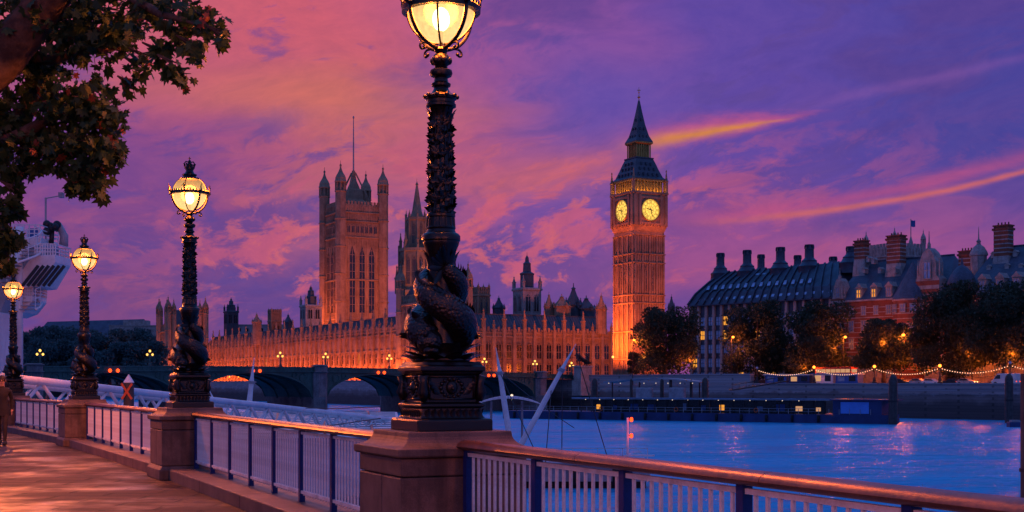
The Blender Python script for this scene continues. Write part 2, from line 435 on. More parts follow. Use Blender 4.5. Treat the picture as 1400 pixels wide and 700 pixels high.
# ------------------------------------------------------------------ mesh helper
class MB:
    def __init__(s):
        s.v = []; s.f = []; s.mi = []; s.i = 0

    def face(s, *ids):
        s.f.append(ids); s.mi.append(s.i)

    def addv(s, pts):
        n = len(s.v); s.v.extend(tuple(p) for p in pts); return n

    def box(s, x0, x1, y0, y1, z0, z1):
        return s.loft([(x0, y0), (x1, y0), (x1, y1), (x0, y1)], z0, [(x0, y0), (x1, y0), (x1, y1), (x0, y1)], z1)

    def loft(s, a, z0, b, z1):
        n = len(a)
        k = s.addv([(x, y, z0) for x, y in a] + [(x, y, z1) for x, y in b])
        s.face(*[k + n - 1 - j for j in range(n)])
        s.face(*[k + n + j for j in range(n)])
        for j in range(n):
            j2 = (j + 1) % n
            s.face(k + j, k + j2, k + n + j2, k + n + j)
        return s

    def obox(s, c, ux, uy, uz):
        """box from centre and three half-vectors"""
        c, ux, uy, uz = Vector(c), Vector(ux), Vector(uy), Vector(uz)
        P = [c - ux - uy - uz, c + ux - uy - uz, c + ux + uy - uz, c - ux + uy - uz,
             c - ux - uy + uz, c + ux - uy + uz, c + ux + uy + uz, c - ux + uy + uz]
        k = s.addv(P)
        for q in ((3, 2, 1, 0), (4, 5, 6, 7), (0, 1, 5, 4), (1, 2, 6, 5), (2, 3, 7, 6), (3, 0, 4, 7)):
            s.face(*[k + j for j in q])
        return s

    def beam(s, a, b, w, h=None, up=(0, 0, 1)):
        a, b = Vector(a), Vector(b)
        h = h or w
        d = (b - a)
        L = d.length
        d = d / L
        upv = Vector(up)
        sd = d.cross(upv)
        if sd.length < 1e-4: sd = d.cross(Vector((1, 0, 0)))
        sd.normalize()
        u = sd.cross(d)
        return s.obox((a + b) / 2, d * L / 2, sd * w / 2, u * h / 2)

    def lathe(s, prof, n=16, c=(0, 0), ph=0.0, cap=True, sq=1.0):
        k0 = len(s.v)
        for r, z in prof:
            for j in range(n):
                a = ph + 2 * pi * j / n
                s.v.append((c[0] + r * cos(a), c[1] + r * sin(a) * sq, z))
        for i in range(len(prof) - 1):
            for j in range(n):
                j2 = (j + 1) % n
                s.face(k0 + i * n + j, k0 + i * n + j2, k0 + (i + 1) * n + j2, k0 + (i + 1) * n + j)
        if cap:
            s.face(*[k0 + n - 1 - j for j in range(n)])
            e = k0 + (len(prof) - 1) * n
            s.face(*[e + j for j in range(n)])
        return s

    def square(s, prof, c=(0, 0)):
        return s.lathe([(h * sqrt(2), z) for h, z in prof], 4, c, pi / 4)

    def octa(s, prof, c=(0, 0)):
        return s.lathe([(h / cos(pi / 8), z) for h, z in prof], 8, c, pi / 8)

    def tube(s, path, rad, n=8, cap=True, flat=1.0, upv=None):
        path = [Vector(p) for p in path]
        if not isinstance(rad, (list, tuple)): rad = [rad] * len(path)
        k0 = len(s.v)
        nrm = None
        for i, p in enumerate(path):
            d = (path[min(i + 1, len(path) - 1)] - path[max(i - 1, 0)])
            if d.length < 1e-9: d = Vector((0, 0, 1))
            d.normalize()
            if upv is not None:
                u = Vector(upv(i)) if callable(upv) else Vector(upv)
                nrm = (u - d * u.dot(d)).normalized()
            elif nrm is None:
                a = Vector((0, 0, 1)) if abs(d.z) < 0.9 else Vector((1, 0, 0))
                nrm = d.cross(a).normalized()
            else:
                nrm = (nrm - d * nrm.dot(d)).normalized()
            bn = d.cross(nrm)
            for j in range(n):
                a = 2 * pi * j / n
                s.v.append(tuple(p + (nrm * cos(a) + bn * sin(a) * flat) * rad[i]))
        for i in range(len(path) - 1):
            for j in range(n):
                j2 = (j + 1) % n
                s.face(k0 + i * n + j, k0 + i * n + j2, k0 + (i + 1) * n + j2, k0 + (i + 1) * n + j)
        if cap:
            s.face(*[k0 + n - 1 - j for j in range(n)])
            e = k0 + (len(path) - 1) * n
            s.face(*[e + j for j in range(n)])
        return s

    def ball(s, c, r, n=12, m=8, sc=(1, 1, 1)):
        k0 = len(s.v)
        for i in range(m + 1):
            th = pi * i / m
            th = min(max(th, 0.02), pi - 0.02)
            for j in range(n):
                a = 2 * pi * j / n
                s.v.append((c[0] + r * sc[0] * sin(th) * cos(a), c[1] + r * sc[1] * sin(th) * sin(a), c[2] - r * sc[2] * cos(th)))
        for i in range(m):
            for j in range(n):
                j2 = (j + 1) % n
                s.face(k0 + i * n + j, k0 + i * n + j2, k0 + (i + 1) * n + j2, k0 + (i + 1) * n + j)
        s.face(*[k0 + n - 1 - j for j in range(n)])
        s.face(*[k0 + m * n + j for j in range(n)])
        return s

    def extrude_xz(s, pts, y0, y1):
        """outline in x,z pushed from y0 to y1"""
        n = len(pts)
        k = s.addv([(x, y0, z) for x, z in pts] + [(x, y1, z) for x, z in pts])
        s.face(*[k + j for j in range(n)])
        s.face(*[k + n + n - 1 - j for j in range(n)])
        for j in range(n):
            j2 = (j + 1) % n
            s.face(k + j2, k + j, k + n + j, k + n + j2)
        return s

    def mesh(s, name, mat, smooth=False):
        me = bpy.data.meshes.new(name)
        me.from_pydata(s.v, [], s.f)
        for mm in (mat if isinstance(mat, (list, tuple)) else [mat]):
            me.materials.append(M[mm] if isinstance(mm, str) else mm)
        if any(s.mi): me.polygons.foreach_set('material_index', s.mi)
        if smooth: me.polygons.foreach_set('use_smooth', [True] * len(s.f))
        me.update()
        return me

    def build(s, name, mat, parent=None, smooth=False, bevel=0.0, auto=False, loc=None):
        o = bpy.data.objects.new(name, s.mesh(name, mat, smooth or auto))
        COL.objects.link(o)
        o.parent = parent
        if loc: o.location = loc
        if auto:
            me = o.data
            me.set_sharp_from_angle(angle=radians(38))
        if bevel:
            b = o.modifiers.new("bevel", 'BEVEL')
            b.width = bevel; b.segments = 2; b.limit_method = 'ANGLE'
        return o


def tag(o, label, cat, group=None, kind=None):
    if label: o['label'] = label
    if cat: o['category'] = cat
    if group: o['group'] = group
    if kind: o['kind'] = kind
    return o


def empty(name, loc, rz=0.0, label=None, cat=None, group=None):
    o = bpy.data.objects.new(name, None)
    o.location = loc
    o.rotation_euler = (0, 0, rz)
    o.empty_display_size = 0.3
    COL.objects.link(o)
    return tag(o, label, cat, group)


def copy_part(src, parent, loc=None, rz=None, name=None):
    c = src.copy()
    if name: c.name = name
    COL.objects.link(c)
    c.parent = parent
    if loc is not None: c.location = loc
    if rz is not None: c.rotation_euler = (0, 0, rz)
    return c


def copy_tree(src, parent=None, _kids=None):
    c = src.copy()
    COL.objects.link(c)
    c.parent = parent
    for ch in src.children: copy_tree(ch, c)
    return c


def inst(me, name, parent, loc=(0, 0, 0), rz=0.0, scale=None):
    o = bpy.data.objects.new(name, me)
    COL.objects.link(o)
    o.parent = parent
    o.location = loc
    o.rotation_euler = (0, 0, rz)
    if scale: o.scale = scale
    return o


def at(px, py, Y):
    """the point at depth Y that the photograph shows at px, py"""
    return Vector(((px - 700) / 1778 * Y, Y, EYE + (525 - py) / 1778 * Y))


def point_light(name, loc, power, col, r=0.1, parent=None):
    l = bpy.data.lights.new(name, 'POINT')
    l.energy = power; l.color = col; l.shadow_soft_size = r
    o = bpy.data.objects.new(name, l)
    o.location = loc
    COL.objects.link(o)
    o.parent = parent
    return o


def strip_light(name, a, b, width, direction, power, col):
    """a line of floodlights between a and b shining along direction"""
    a, b = Vector(a), Vector(b)
    x = (b - a)
    L = x.length
    x.normalize()
    d = Vector(direction).normalized()
    d = (d - x * d.dot(x)).normalized()
    z = -d
    y = z.cross(x)
    l = bpy.data.lights.new(name, 'AREA')
    l.shape = 'RECTANGLE'; l.size = L; l.size_y = width
    l.energy = power; l.color = col
    o = bpy.data.objects.new(name, l)
    COL.objects.link(o)
    o.matrix_world = Matrix(((x.x, y.x, z.x, (a.x + b.x) / 2), (x.y, y.y, z.y, (a.y + b.y) / 2), (x.z, y.z, z.z, (a.z + b.z) / 2), (0, 0, 0, 1)))
    return o


FLOOD = (1.0, 0.15, 0.014)
# ------------------------------------------------------------------ ground, water, banks
LAMPS = [Vector((-0.603, 11.06)), Vector((-5.38, 21.7)), Vector((-10.82, 32.9)), Vector((-16.76, 43.7))]
mb = MB(); mb.addv([(-9000, -600, -6), (9000, -600, -6), (9000, 12000, -6), (-9000, 12000, -6)]); mb.face(0, 1, 2, 3)
tag(mb.build("river", 'water'), None, None, None, 'structure')

EDGE = [Vector((12.6, -20)), LAMPS[0], LAMPS[1], LAMPS[2], LAMPS[3], Vector((-24.5, 56)), Vector((-42, 82)), Vector((-78, 150)), Vector((-112, 262)), Vector((-150, 420)), Vector((-400, 900))]


def out2(d): return Vector((d.y, -d.x))


EDGE2 = []
for i, p in enumerate(EDGE):
    d = (EDGE[min(i + 1, len(EDGE) - 1)] - EDGE[max(i - 1, 0)]).normalized()
    EDGE2.append(p + Vector((d.y, -d.x)) * 0.60)       # river side of the parapet
poly = [(p.x, p.y) for p in EDGE2] + [(-3000, 900), (-3000, -20)]
mb = MB(); mb.loft(poly, -7.0, poly, 0.0)
tag(mb.build("promenade", 'paving'), None, None, None, 'structure')

# west bank: one sheet to the horizon behind the embankment walls
E0 = Vector((18.7, 368)); E1 = Vector((110.5, 262))
ED = (E1 - E0).normalized()
TH = atan2(0.479, 0.878)
U = Vector((0.878, 0.479)); V = Vector((-0.479, 0.878))
RIV0 = Vector((-36, 460)); RIV1 = Vector((-36, 460)) + V * 273
tn = Vector((-0.878, -0.479))
T0 = RIV0 + tn * 11 - V * 22; T1 = RIV1 + tn * 11 + V * 10
E2 = E1 + ED * 260
b0 = E0 + Vector((-16, 11))
back = ED.orthogonal()
shore = [E2, E1, E0, b0, T0, T1, T1 + V * 60 + tn * 25, T1 + V * 160 + tn * 130, Vector((-3000, 1150))]
ins = Vector((0.3, 1.0)).normalized() * 0.6
poly = [(p.x + ins.x, p.y + ins.y) for p in shore] + [(-8000, 9000), (8000, 9000), (3500, E2.y)]
mb = MB(); mb.loft(poly, -7.0, poly, 1.3)
tag(mb.build("west_bank_ground", 'asphalt'), None, None, None, 'structure')


def wall_run(name, pts, z0, z1, thick, mat, label, cat='wall', cope=0.25, tiers=None):
    root = empty(name, (pts[0].x, pts[0].y, z0), 0, label, cat)
    o = Vector((pts[0].x, pts[0].y, z0))
    mb = MB(); cp = MB()
    for a, b in zip(pts[:-1], pts[1:]):
        d = (b - a).normalized(); n = Vector((d.y, -d.x)) * thick / 2
        q = [(a + n, b + n, b - n, a - n)]
        P = [(v.x - o.x, v.y - o.y) for v in (a + n, b + n, b - n, a - n)]
        mb.loft(P, 0, P, z1 - z0 - cope)
        n2 = n * 1.35
        P = [(v.x - o.x, v.y - o.y) for v in (a + n2, b + n2, b - n2, a - n2)]
        cp.loft(P, z1 - z0 - cope, P, z1 - z0)
        if tiers:
            n3 = n * 1.25
            P = [(v.x - o.x, v.y - o.y) for v in (a + n3, b + n3, b - n3, a - n3)]
            for t in tiers: cp.loft(P, t - z0 - 0.18, P, t - z0 + 0.18)
    mb.build("wall_face", mat, root)
    cp.build("coping", mat, root)
    return root


m, k, p = new_mat("river_wall_granite")
tcn = k.node('ShaderNodeTexCoord')
geo = k.node('ShaderNodeNewGeometry')
sp = k.node('ShaderNodeSeparateXYZ'); k.l.new(geo.outputs['Position'], sp.inputs[0])
hz = k.m('ADD', sp.outputs[2], k.m('MULTIPLY', k.m('SUBTRACT', k.noise(tcn.outputs['Object'], 0.25, 6, 0.65), 0.5), 3.5))
# tide line: weed and wet stone below, washed granite above
colr = k.mix(k.smooth(hz, -3.2, -1.0), (0.085, 0.065, 0.06), (0.24, 0.175, 0.16))
colr = k.mix(k.smooth(hz, -0.9, -0.2), colr, (0.40, 0.33, 0.32))
cs = k.node('ShaderNodeTexBrick')
cv = k.xyz(k.m('ADD', sp.outputs[0], sp.outputs[1]), sp.outputs[2], 0.0)
k.l.new(cv, cs.inputs['Vector'])
for nm, val in (('Scale', 1.0), ('Brick Width', 1.6), ('Row Height', 0.62), ('Mortar Size', 0.03)): cs.inputs[nm].default_value = val
cs.inputs['Color1'].default_value = (1, 1, 1, 1); cs.inputs['Color2'].default_value = (0.72, 0.72, 0.72, 1); cs.inputs['Mortar'].default_value = (0.4, 0.4, 0.4, 1)
colr = k.mix(1.0, colr, cs.outputs['Color'], 'MULTIPLY')
k.set(p.inputs['Base Color'], colr); p.inputs['Roughness'].default_value = 0.7
M['river_wall'] = m

EMID = E0 + ED * 62
wall_run("embankment_wall", [E0 - ED * 2, EMID], -6.8, 4.1, 1.4, 'river_wall', "high grey granite embankment wall behind the landing stage, beside the bridge", tiers=[1.2])
wall_run("embankment_wall", [EMID, E2], -6.8, 1.75, 1.6, 'river_wall', "low dark tide-stained embankment wall under the festoon lights", tiers=[0.6, -0.6])
wall_run("terrace_wall", [T1 + V * 40 + tn * 12, T1, T0, b0, E0 - ED * 2], -6.8, 2.9, 1.2, 'river_wall', "dark river wall below the floodlit riverside terrace, seen through the bridge arches")
mb = MB()
P = [T1, T0, b0, E0, E0 + ED * 62, E0 + ED * 62 + back * -60, RIV0 + U * 90, RIV1 + U * 120]
c2 = MB(); pp = [(v.x, v.y) for v in (T1 - tn * 0.6, T0 - tn * 0.6 + V * 0.6, E0 + ED * 2 + Vector((1, 1.2)), EMID + Vector((0.9, 1.0)), EMID + Vector((90, 70)), RIV0 + U * 190 + V * 120, RIV1 + U * 190)]
c2.loft(pp, 0.9, pp, 2.6)
tag(c2.build("palace_ground", 'asphalt'), None, None, None, 'structure')

# far low rise behind everything closes the horizon
mb = MB()
n = 90
for i in range(n):
    x = -2600 + 5200 * i / (n - 1)
    h = 9 + 7 * mnoise.noise(Vector((x * 0.004, 1.7, 0))) + 3 * mnoise.noise(Vector((x * 0.02, 4.7, 0)))
    mb.v += [(x, 1900, 0), (x, 1960, h), (x, 2200, h * 0.6)]
for i in range(n - 1):
    a = i * 3
    mb.face(a, a + 3, a + 4, a + 1); mb.face(a + 1, a + 4, a + 5, a + 2)
tag(mb.build("hills", 'far_foliage'), None, None, None, 'structure')

# ------------------------------------------------------------------ promenade parapet: kerb, piers, railings
WD = []


def segdir(i):
    a = LAMPS[i]
    b = LAMPS[i + 1] if i + 1 < len(LAMPS) else Vector((-24.5, 56))
    return (b - a).normalized()


lamp_rot = []
for i in range(4):
    d = segdir(i) if i == 0 else (segdir(i - 1) + segdir(i)).normalized()
    lamp_rot.append(atan2(d.y, d.x))
lamp_rot.append(lamp_rot[0])

P0L = LAMPS[0] - segdir(0) * 11.6
pier_notes = ["nearest granite pier, carrying the largest dolphin lamp beside the right hand railing",
              "granite pier carrying the second dolphin lamp, seen whole on the wet pavement",
              "granite pier carrying the third dolphin lamp, beyond the second pier",
              "farthest granite pier at the left edge, behind the walker",
              "granite pier outside the picture at the end of the near right hand railing"]
pier_proto = None
for i, p in enumerate(LAMPS + [P0L]):
    if pier_proto is None:
        root = empty("granite_pier", (p.x, p.y, 0), lamp_rot[i])
        mb = MB()
        mb.square([(0.60, 0), (0.60, 0.16), (0.565, 0.20), (0.55, 0.22)])
        for (x0, x1, y0, y1, z0, z1) in ((-.55, .14, -.55, -.20, .224, .80), (.147, .55, -.55, .12, .224, .80), (-.55, -.06, -.193, .55, .224, .80), (-.053, .55, .127, .55, .224, .80), (-.5, .5, -.5, .5, .23, .95), (-.55, .55, -.55, .55, .808, .955)):
            mb.box(x0, x1, y0, y1, z0, z1)
        mb.build("pier_shaft", 'granite', root, bevel=0.012)
        cap = MB()
        prof = [(0.575, 0.958), (0.59, 0.972), (0.59, 1.03)]
        for q in range(1, 8):
            a = q / 7 * pi / 2
            prof.append((0.59 - 0.135 * sin(a), 1.03 + 0.115 * (1 - cos(a))))
        prof.append((0.452, 1.16))
        cap.square(prof)
        cap.build("pier_cap", 'granite', root, bevel=0.006)
        pier_proto = root
    else:
        root = copy_tree(pier_proto)
        root.location = (p.x, p.y, 0); root.rotation_euler = (0, 0, lamp_rot[i])
    tag(root, pier_notes[i], "stone pier", "granite piers under the dolphin lamps")

bar_me = MB().box(-0.012, 0.012, -0.008, 0.008, 0, 0.73).mesh("baluster", 'white_bar')
post_mb = MB(); post_mb.box(-0.032, 0.032, -0.032, 0.032, 0, 0.87); post_mb.box(-0.05, 0.05, -0.05, 0.05, 0, 0.02)
post_me = post_mb.mesh("post", 'blue_post')
rail_notes = ["railing of white bars with a brown rounded handrail, running out of frame at lower right",
              "long railing of white bars and blue posts between the two nearest granite piers",
              "railing of white bars and blue posts between the second and third granite piers",
              "short far railing of white bars and blue posts ending at the farthest pier"]
kerb_notes = ["stone plinth kerb under the nearest railing at lower right", "stone plinth kerb under the railing between the first and second piers",
              "stone plinth kerb under the railing between the second and third piers", "stone plinth kerb under the farthest railing"]


def railing(a, b, idx, pitch=1.36, nb=11):
    d = (b - a); L = d.length; d = d / L
    root = empty("promenade_railing", (a.x, a.y, 0), atan2(d.y, d.x), rail_notes[idx], "railing", "railings along the promenade")
    s0, s1 = 0.56, L - 0.56
    hr = MB()
    prof = []
    for q in range(12):
        t = 2 * pi * q / 12
        prof.append((0.085 * cos(t), 1.045 + 0.045 * sin(t) * (1.15 if sin(t) > 0 else 0.8)))
    nseg = 5
    ks = []
    joints = [s0 + (s1 - s0) * i / nseg for i in range(nseg + 1)]
    for x0, x1 in zip(joints[:-1], joints[1:]):      # lengths of rail butted end to end
        k0 = hr.addv([(x0 + 0.003, y, z) for y, z in prof]); k1 = hr.addv([(x1 - 0.003, y, z) for y, z in prof])
        m_ = len(prof)
        hr.face(*[k0 + j for j in range(m_)]); hr.face(*[k1 + m_ - 1 - j for j in range(m_)])
        for j in range(m_):
            hr.face(k0 + (j + 1) % m_, k0 + j, k1 + j, k1 + (j + 1) % m_)
    hr.build("handrail", 'rail', root, auto=True)
    lo = MB(); lo.box(s0, s1, -0.02, 0.02, 0.275, 0.31); lo.box(s0, s1, -0.018, 0.018, 0.965, 0.995)
    lo.build("bottom_rail", 'white_bar', root)
    n = max(1, round((s1 - s0 - 0.1) / pitch)); st = (s1 - s0 - 0.1) / n
    for i in range(n + 1):
        inst(post_me, "post", root, (s0 + 0.05 + i * st, 0, 0.155))
    cnt = max(1, min(nb, 100 // n))
    for i in range(n):
        for j in range(cnt):
            if i * cnt + j >= 100: break
            inst(bar_me, "baluster", root, (s0 + 0.05 + i * st + st * (j + 1) / (cnt + 1), 0, 0.255))
    kb = empty("plinth_kerb", (a.x, a.y, 0), atan2(d.y, d.x), kerb_notes[idx], "kerb", "stone kerbs under the railings")
    q = MB()
    nk = max(2, round((L - 1.1) / 2.4))
    xs = [0.56 + (L - 1.12) * i / nk for i in range(nk + 1)]
    for x0, x1 in zip(xs[:-1], xs[1:]):
        q.box(x0 + 0.004, x1 - 0.004, -0.42, 0.44, -0.05, 0.175)
    q.build("kerb_stone", 'kerb', kb, bevel=0.015)


w0 = segdir(0)
railing(LAMPS[0], P0L, 0, 1.33)
for i in range(3): railing(LAMPS[i], LAMPS[i + 1], i + 1, 1.25, 11)
d3 = segdir(3)
# ------------------------------------------------------------------ dolphin street lamp
def leaf_blade(mb, base, out, up, length, width, curl=0.4, n=4, thick=0.0):
    """a curled pointed leaf: rises along up and bends outwards"""
    base, out, up = Vector(base), Vector(out).normalized(), Vector(up).normalized()
    side = up.cross(out).normalized()
    k0 = len(mb.v)
    for i in range(n + 1):
        t = i / n
        wd = width * sin(pi * min(1, 0.12 + 0.86 * t)) ** 0.8 * (1 if i < n else 0.05)
        c = base + up * length * (t - 0.25 * curl * t * t) + out * length * curl * t * t + out * 0.012
        for s in (-1, 0, 1):
            mb.v.append(tuple(c + side * s * wd / 2 - out * (abs(s) * wd * 0.22)))
    for i in range(n):
        for s in range(2):
            a = k0 + i * 3 + s
            mb.face(a, a + 1, a + 4, a + 3)


def build_lamp():
    root = empty("dolphin_lamp", (0, 0, 0))
    # stepped square base with sunk panels
    b = MB()
    b.square([(0.335, 0.0), (0.335, 0.085), (0.325, 0.098), (0.285, 0.105), (0.272, 0.125), (0.262, 0.19), (0.285, 0.20),
              (0.285, 0.222), (0.245, 0.24), (0.245, 0.465), (0.262, 0.475), (0.27, 0.49), (0.29, 0.50), (0.29, 0.535), (0.272, 0.545), (0.255, 0.575), (0.2, 0.578)])
    b.build("base", 'iron', root, bevel=0.006)
    f = MB()
    for q in range(4):
        a = q * pi / 2
        ux = Vector((cos(a), sin(a), 0)); sd = Vector((-sin(a), cos(a), 0))
        for j in range(9):                                     # acanthus frieze round the foot
            y = (j - 4) * 0.056
            leaf_blade(f, ux * 0.272 + sd * y + Vector((0, 0, 0.115)), ux, (0, 0, 1), 0.08, 0.05, 0.25)
        for z0, z1, hw in ((0.265, 0.45, 0.2),):               # panel frame
            for s in (-1, 1):
                f.beam(ux * 0.248 + sd * s * hw + Vector((0, 0, z0)), ux * 0.248 + sd * s * hw + Vector((0, 0, z1)), 0.018, 0.018)
            for z in (z0, z1):
                f.beam(ux * 0.248 - sd * hw + Vector((0, 0, z)), ux * 0.248 + sd * hw + Vector((0, 0, z)), 0.018, 0.018)
        for s in (-1, 1):                                      # corner consoles
            p = ux * 0.245 + sd * s * 0.245
            if s > 0: f.tube([p + Vector((0, 0, 0.25)), p * 1.06 + Vector((0, 0, 0.32)), p * 1.03 + Vector((0, 0, 0.40)), p * 1.08 + Vector((0, 0, 0.46))], [0.03, 0.05, 0.032, 0.042], 8)
    f.build("base_frieze", 'iron', root, smooth=True)
    for q in range(4):                                         # mask in a wreath on each panel
        r = MB()
        a = q * pi / 2
        c = Vector((cos(a), sin(a), 0)) * 0.246; sd = Vector((-sin(a), cos(a), 0))
        sc = (0.6 if q % 2 == 0 else 1, 1 if q % 2 == 0 else 0.6, 1.15)
        r.ball((c.x, c.y, 0.36), 0.052, 10, 7, sc)
        r.ball((c.x * 1.11, c.y * 1.11, 0.352), 0.018, 8, 6)
        for j in range(14):
            t = 2 * pi * j / 14
            p = c + sd * 0.098 * cos(t) + Vector((0, 0, 0.358 + 0.075 * sin(t)))
            r.ball(p, 0.019, 6, 5)
        for s in (-1, 1):
            for j in range(3):
                leaf_blade(r, c + sd * s * (0.11 + 0.02 * j) + Vector((0, 0, 0.31 + 0.03 * j)), Vector((cos(a), sin(a), 0)), sd * s + Vector((0, 0, 0.5)), 0.075, 0.045, 0.3)
        r.build("relief", 'iron', root, smooth=True)
    # rocks and weed under the fish
    wd = MB()
    wd.lathe([(0.245, 0.575), (0.25, 0.60), (0.215, 0.65), (0.17, 0.70), (0.12, 0.74)], 20)
    rr = random.Random(3)
    for ring, (rad, z, ln, cl, cnt) in enumerate(((0.19, 0.578, 0.125, 0.9, 10), (0.15, 0.62, 0.15, 0.8, 9), (0.225, 0.577, 0.09, 1.0, 12))):
        for j in range(cnt):
            a = 2 * pi * (j + 0.5 * ring) / cnt + rr.uniform(-0.1, 0.1)
            o = Vector((cos(a), sin(a), 0))
            leaf_blade(wd, o * rad + Vector((0, 0, z)), o, Vector((0, 0, 0.75)) + o * 0.5, ln * rr.uniform(0.85, 1.2), 0.15, cl, 5)
    wd.build("waterweed", 'iron', root, smooth=True)
    core = MB()
    core.lathe([(0.13, 0.68), (0.115, 0.9), (0.10, 1.2), (0.105, 1.34), (0.112, 1.42), (0.125, 1.50), (0.148, 1.565), (0.155, 1.585), (0.155, 1.598), (0.165, 1.61), (0.165, 1.645), (0.15, 1.665), (0.13, 1.675)], 24)
    core.build("column_foot", 'iron', root, smooth=False, auto=True)
    # two dolphins twined about the column, heads down
    for q in range(2):
        a0 = radians(-62) + pi * q
        path, rad = [], []
        N = 34
        for i in range(N + 1):
            t = i / N
            ang = a0 - 2 * pi * 0.86 * t
            Rr = 0.162 + 0.026 * sin(pi * min(1, t * 1.5)) - 0.045 * t * t
            z = 0.765 + 0.62 * t ** 0.95
            path.append(Vector((Rr * cos(ang), Rr * sin(ang), z)))
            br = 0.118 * (1 - t) ** 0.40 + 0.026
            if t < 0.10: br *= 0.80 + 2.0 * t
            rad.append(br)
        fish = MB()
        fish.tube(path, rad, 14, upv=lambda i: Vector((path[i].x, path[i].y, 0)), flat=1.05)
        # head: domed brow, long lip and open mouth pointing down and outwards
        hd = path[0]; o = Vector((hd.x, hd.y, 0)).normalized(); tg = (path[0] - path[3]).normalized()
        hc = hd + tg * 0.03 + o * 0.012
        fish.ball(hc, 0.112, 16, 12, (1, 1, 0.95))
        fish.ball(hc + tg * 0.07 + o * 0.030 - Vector((0, 0, 0.035)), 0.068, 14, 8, (1, 1, 0.62))
        fish.ball(hc + tg * 0.055 + o * 0.035 - Vector((0, 0, 0.088)), 0.055, 14, 8, (1.05, 1.05, 0.5))
        side = tg.cross(o).normalized()
        for s in (-1, 1):
            e_ = hc + o * 0.088 + side * s * 0.045 + tg * 0.012 + Vector((0, 0, 0.028))
            fish.ball(e_, 0.027, 10, 8)
            fish.tube([e_ + side * s * 0.005 + Vector((0, 0, 0.032)) - tg * 0.03, e_ + o * 0.014 + Vector((0, 0, 0.034)), e_ + Vector((0, 0, 0.02)) + tg * 0.034], [0.008, 0.014, 0.007], 6)
        body = fish.build("dolphin", 'dolphin_iron', root, smooth=True)
        fn = MB()
        for s in (-1, 1):                                      # gill fins
            for j in range(4):
                leaf_blade(fn, path[4] + o * 0.05 + side * s * 0.085, o + side * s * 0.5, -tg + o * (0.1 + 0.25 * j) + Vector((0, 0, 0.3 * j - 0.3)), 0.10, 0.055, 0.55)
        fn.build("gill_fin", 'iron', body, smooth=True); fn = MB()
        for i in range(5, N - 3, 1):                           # spiny fin down the back
            oo = Vector((path[i].x, path[i].y, 0)).normalized()
            tt = (path[i + 1] - path[i - 1]).normalized()
            nn = (oo * 0.62 + Vector((0, 0, 0.8))).normalized()
            leaf_blade(fn, path[i] + nn * rad[i] * 0.93, tt, nn, 0.050, 0.03, 0.7, 3)
        fn.build("back_fin", 'iron', body, smooth=True); fn = MB()
        tp = path[-1]; tt = (path[-1] - path[-4]).normalized(); oo = Vector((tp.x, tp.y, 0)).normalized()
        for j in range(7):                                     # forked tail
            aa = (j - 3) * 0.36
            leaf_blade(fn, tp - tt * 0.015, oo, tt * cos(aa) + (Vector((0, 0, 0.9)) + oo * 0.35) * sin(aa) + oo * 0.35, 0.17 + 0.02 * abs(j - 3), 0.06, 0.5)
        fn.build("tail_fin", 'iron', body, smooth=True)
    # leaf-wrapped column
    cshaft = MB()
    cshaft.lathe([(0.128, 1.675), (0.118, 1.70), (0.125, 1.715), (0.118, 1.73), (0.112, 1.80), (0.122, 1.81), (0.122, 1.83), (0.100, 1.845), (0.092, 2.3), (0.082, 2.70), (0.105, 2.735)], 20)
    for j in range(14):
        a = 2 * pi * j / 14
        cshaft.tube([(0.113 * cos(a), 0.113 * sin(a), 1.72), (0.108 * cos(a), 0.108 * sin(a), 1.80)], 0.012, 6)
        cshaft.tube([(0.098 * cos(a), 0.098 * sin(a), 1.85), (0.081 * cos(a), 0.081 * sin(a), 2.70)], 0.010, 5)
    cshaft.build("column", 'iron', root, auto=True)
    g = MB()
    rr = random.Random(5)
    for strand in range(2):
        n = 120
        for i in range(n):
            t = i / n
            a = strand * pi + t * 2 * pi * 3.2
            z = 1.84 + t * 0.82
            rd = 0.096 - 0.017 * t
            for s in (-1, 1):
                aa = a + s * 0.28 + rr.uniform(-0.15, 0.15)
                o = Vector((cos(aa), sin(aa), 0)); sd = Vector((-sin(aa), cos(aa), 0))
                if rr.random() < 0.75:
                    leaf_blade(g, o * rd + Vector((0, 0, z + rr.uniform(-.015, .015))), o, sd * (0.6 * s + rr.uniform(-.3, .3)) + Vector((0, 0, rr.uniform(-0.2, 1.0))), rr.uniform(0.05, 0.08), 0.05, rr.uniform(0.05, 0.38), 3)
            if i % 3 == 0: g.ball((rd * 1.06 * cos(a), rd * 1.06 * sin(a), z), 0.017, 6, 5)
    g.build("leaf_garland", 'iron', root, smooth=True)
    nk = MB(); nk2 = MB()
    for j in range(12):
        a = 2 * pi * j / 12
        o = Vector((cos(a), sin(a), 0))
        leaf_blade(nk, o * 0.108 + Vector((0, 0, 1.36)), o, (0, 0, 1), 0.18, 0.07, 0.25)
        leaf_blade(nk2, o * 0.085 + Vector((0, 0, 2.62)), o, (0, 0, 1), 0.12, 0.05, 0.35)
    nk.build("leaf_collar", 'iron', root, smooth=True); nk2.build("leaf_collar", 'iron', root, smooth=True)
    cp = MB()
    cp.lathe([(0.105, 2.735), (0.128, 2.745), (0.128, 2.765), (0.118, 2.775), (0.118, 2.80), (0.132, 2.81), (0.136, 2.83), (0.12, 2.845), (0.085, 2.86), (0.068, 2.885), (0.060, 2.91),
              (0.080, 2.92), (0.083, 2.94), (0.063, 2.955), (0.055, 2.99), (0.088, 3.005), (0.098, 3.03), (0.092, 3.055), (0.062, 3.07), (0.05, 3.09), (0.075, 3.11), (0.083, 3.14), (0.07, 3.175), (0.046, 3.20), (0.055, 3.215), (0.06, 3.23), (0.045, 3.25)], 24)
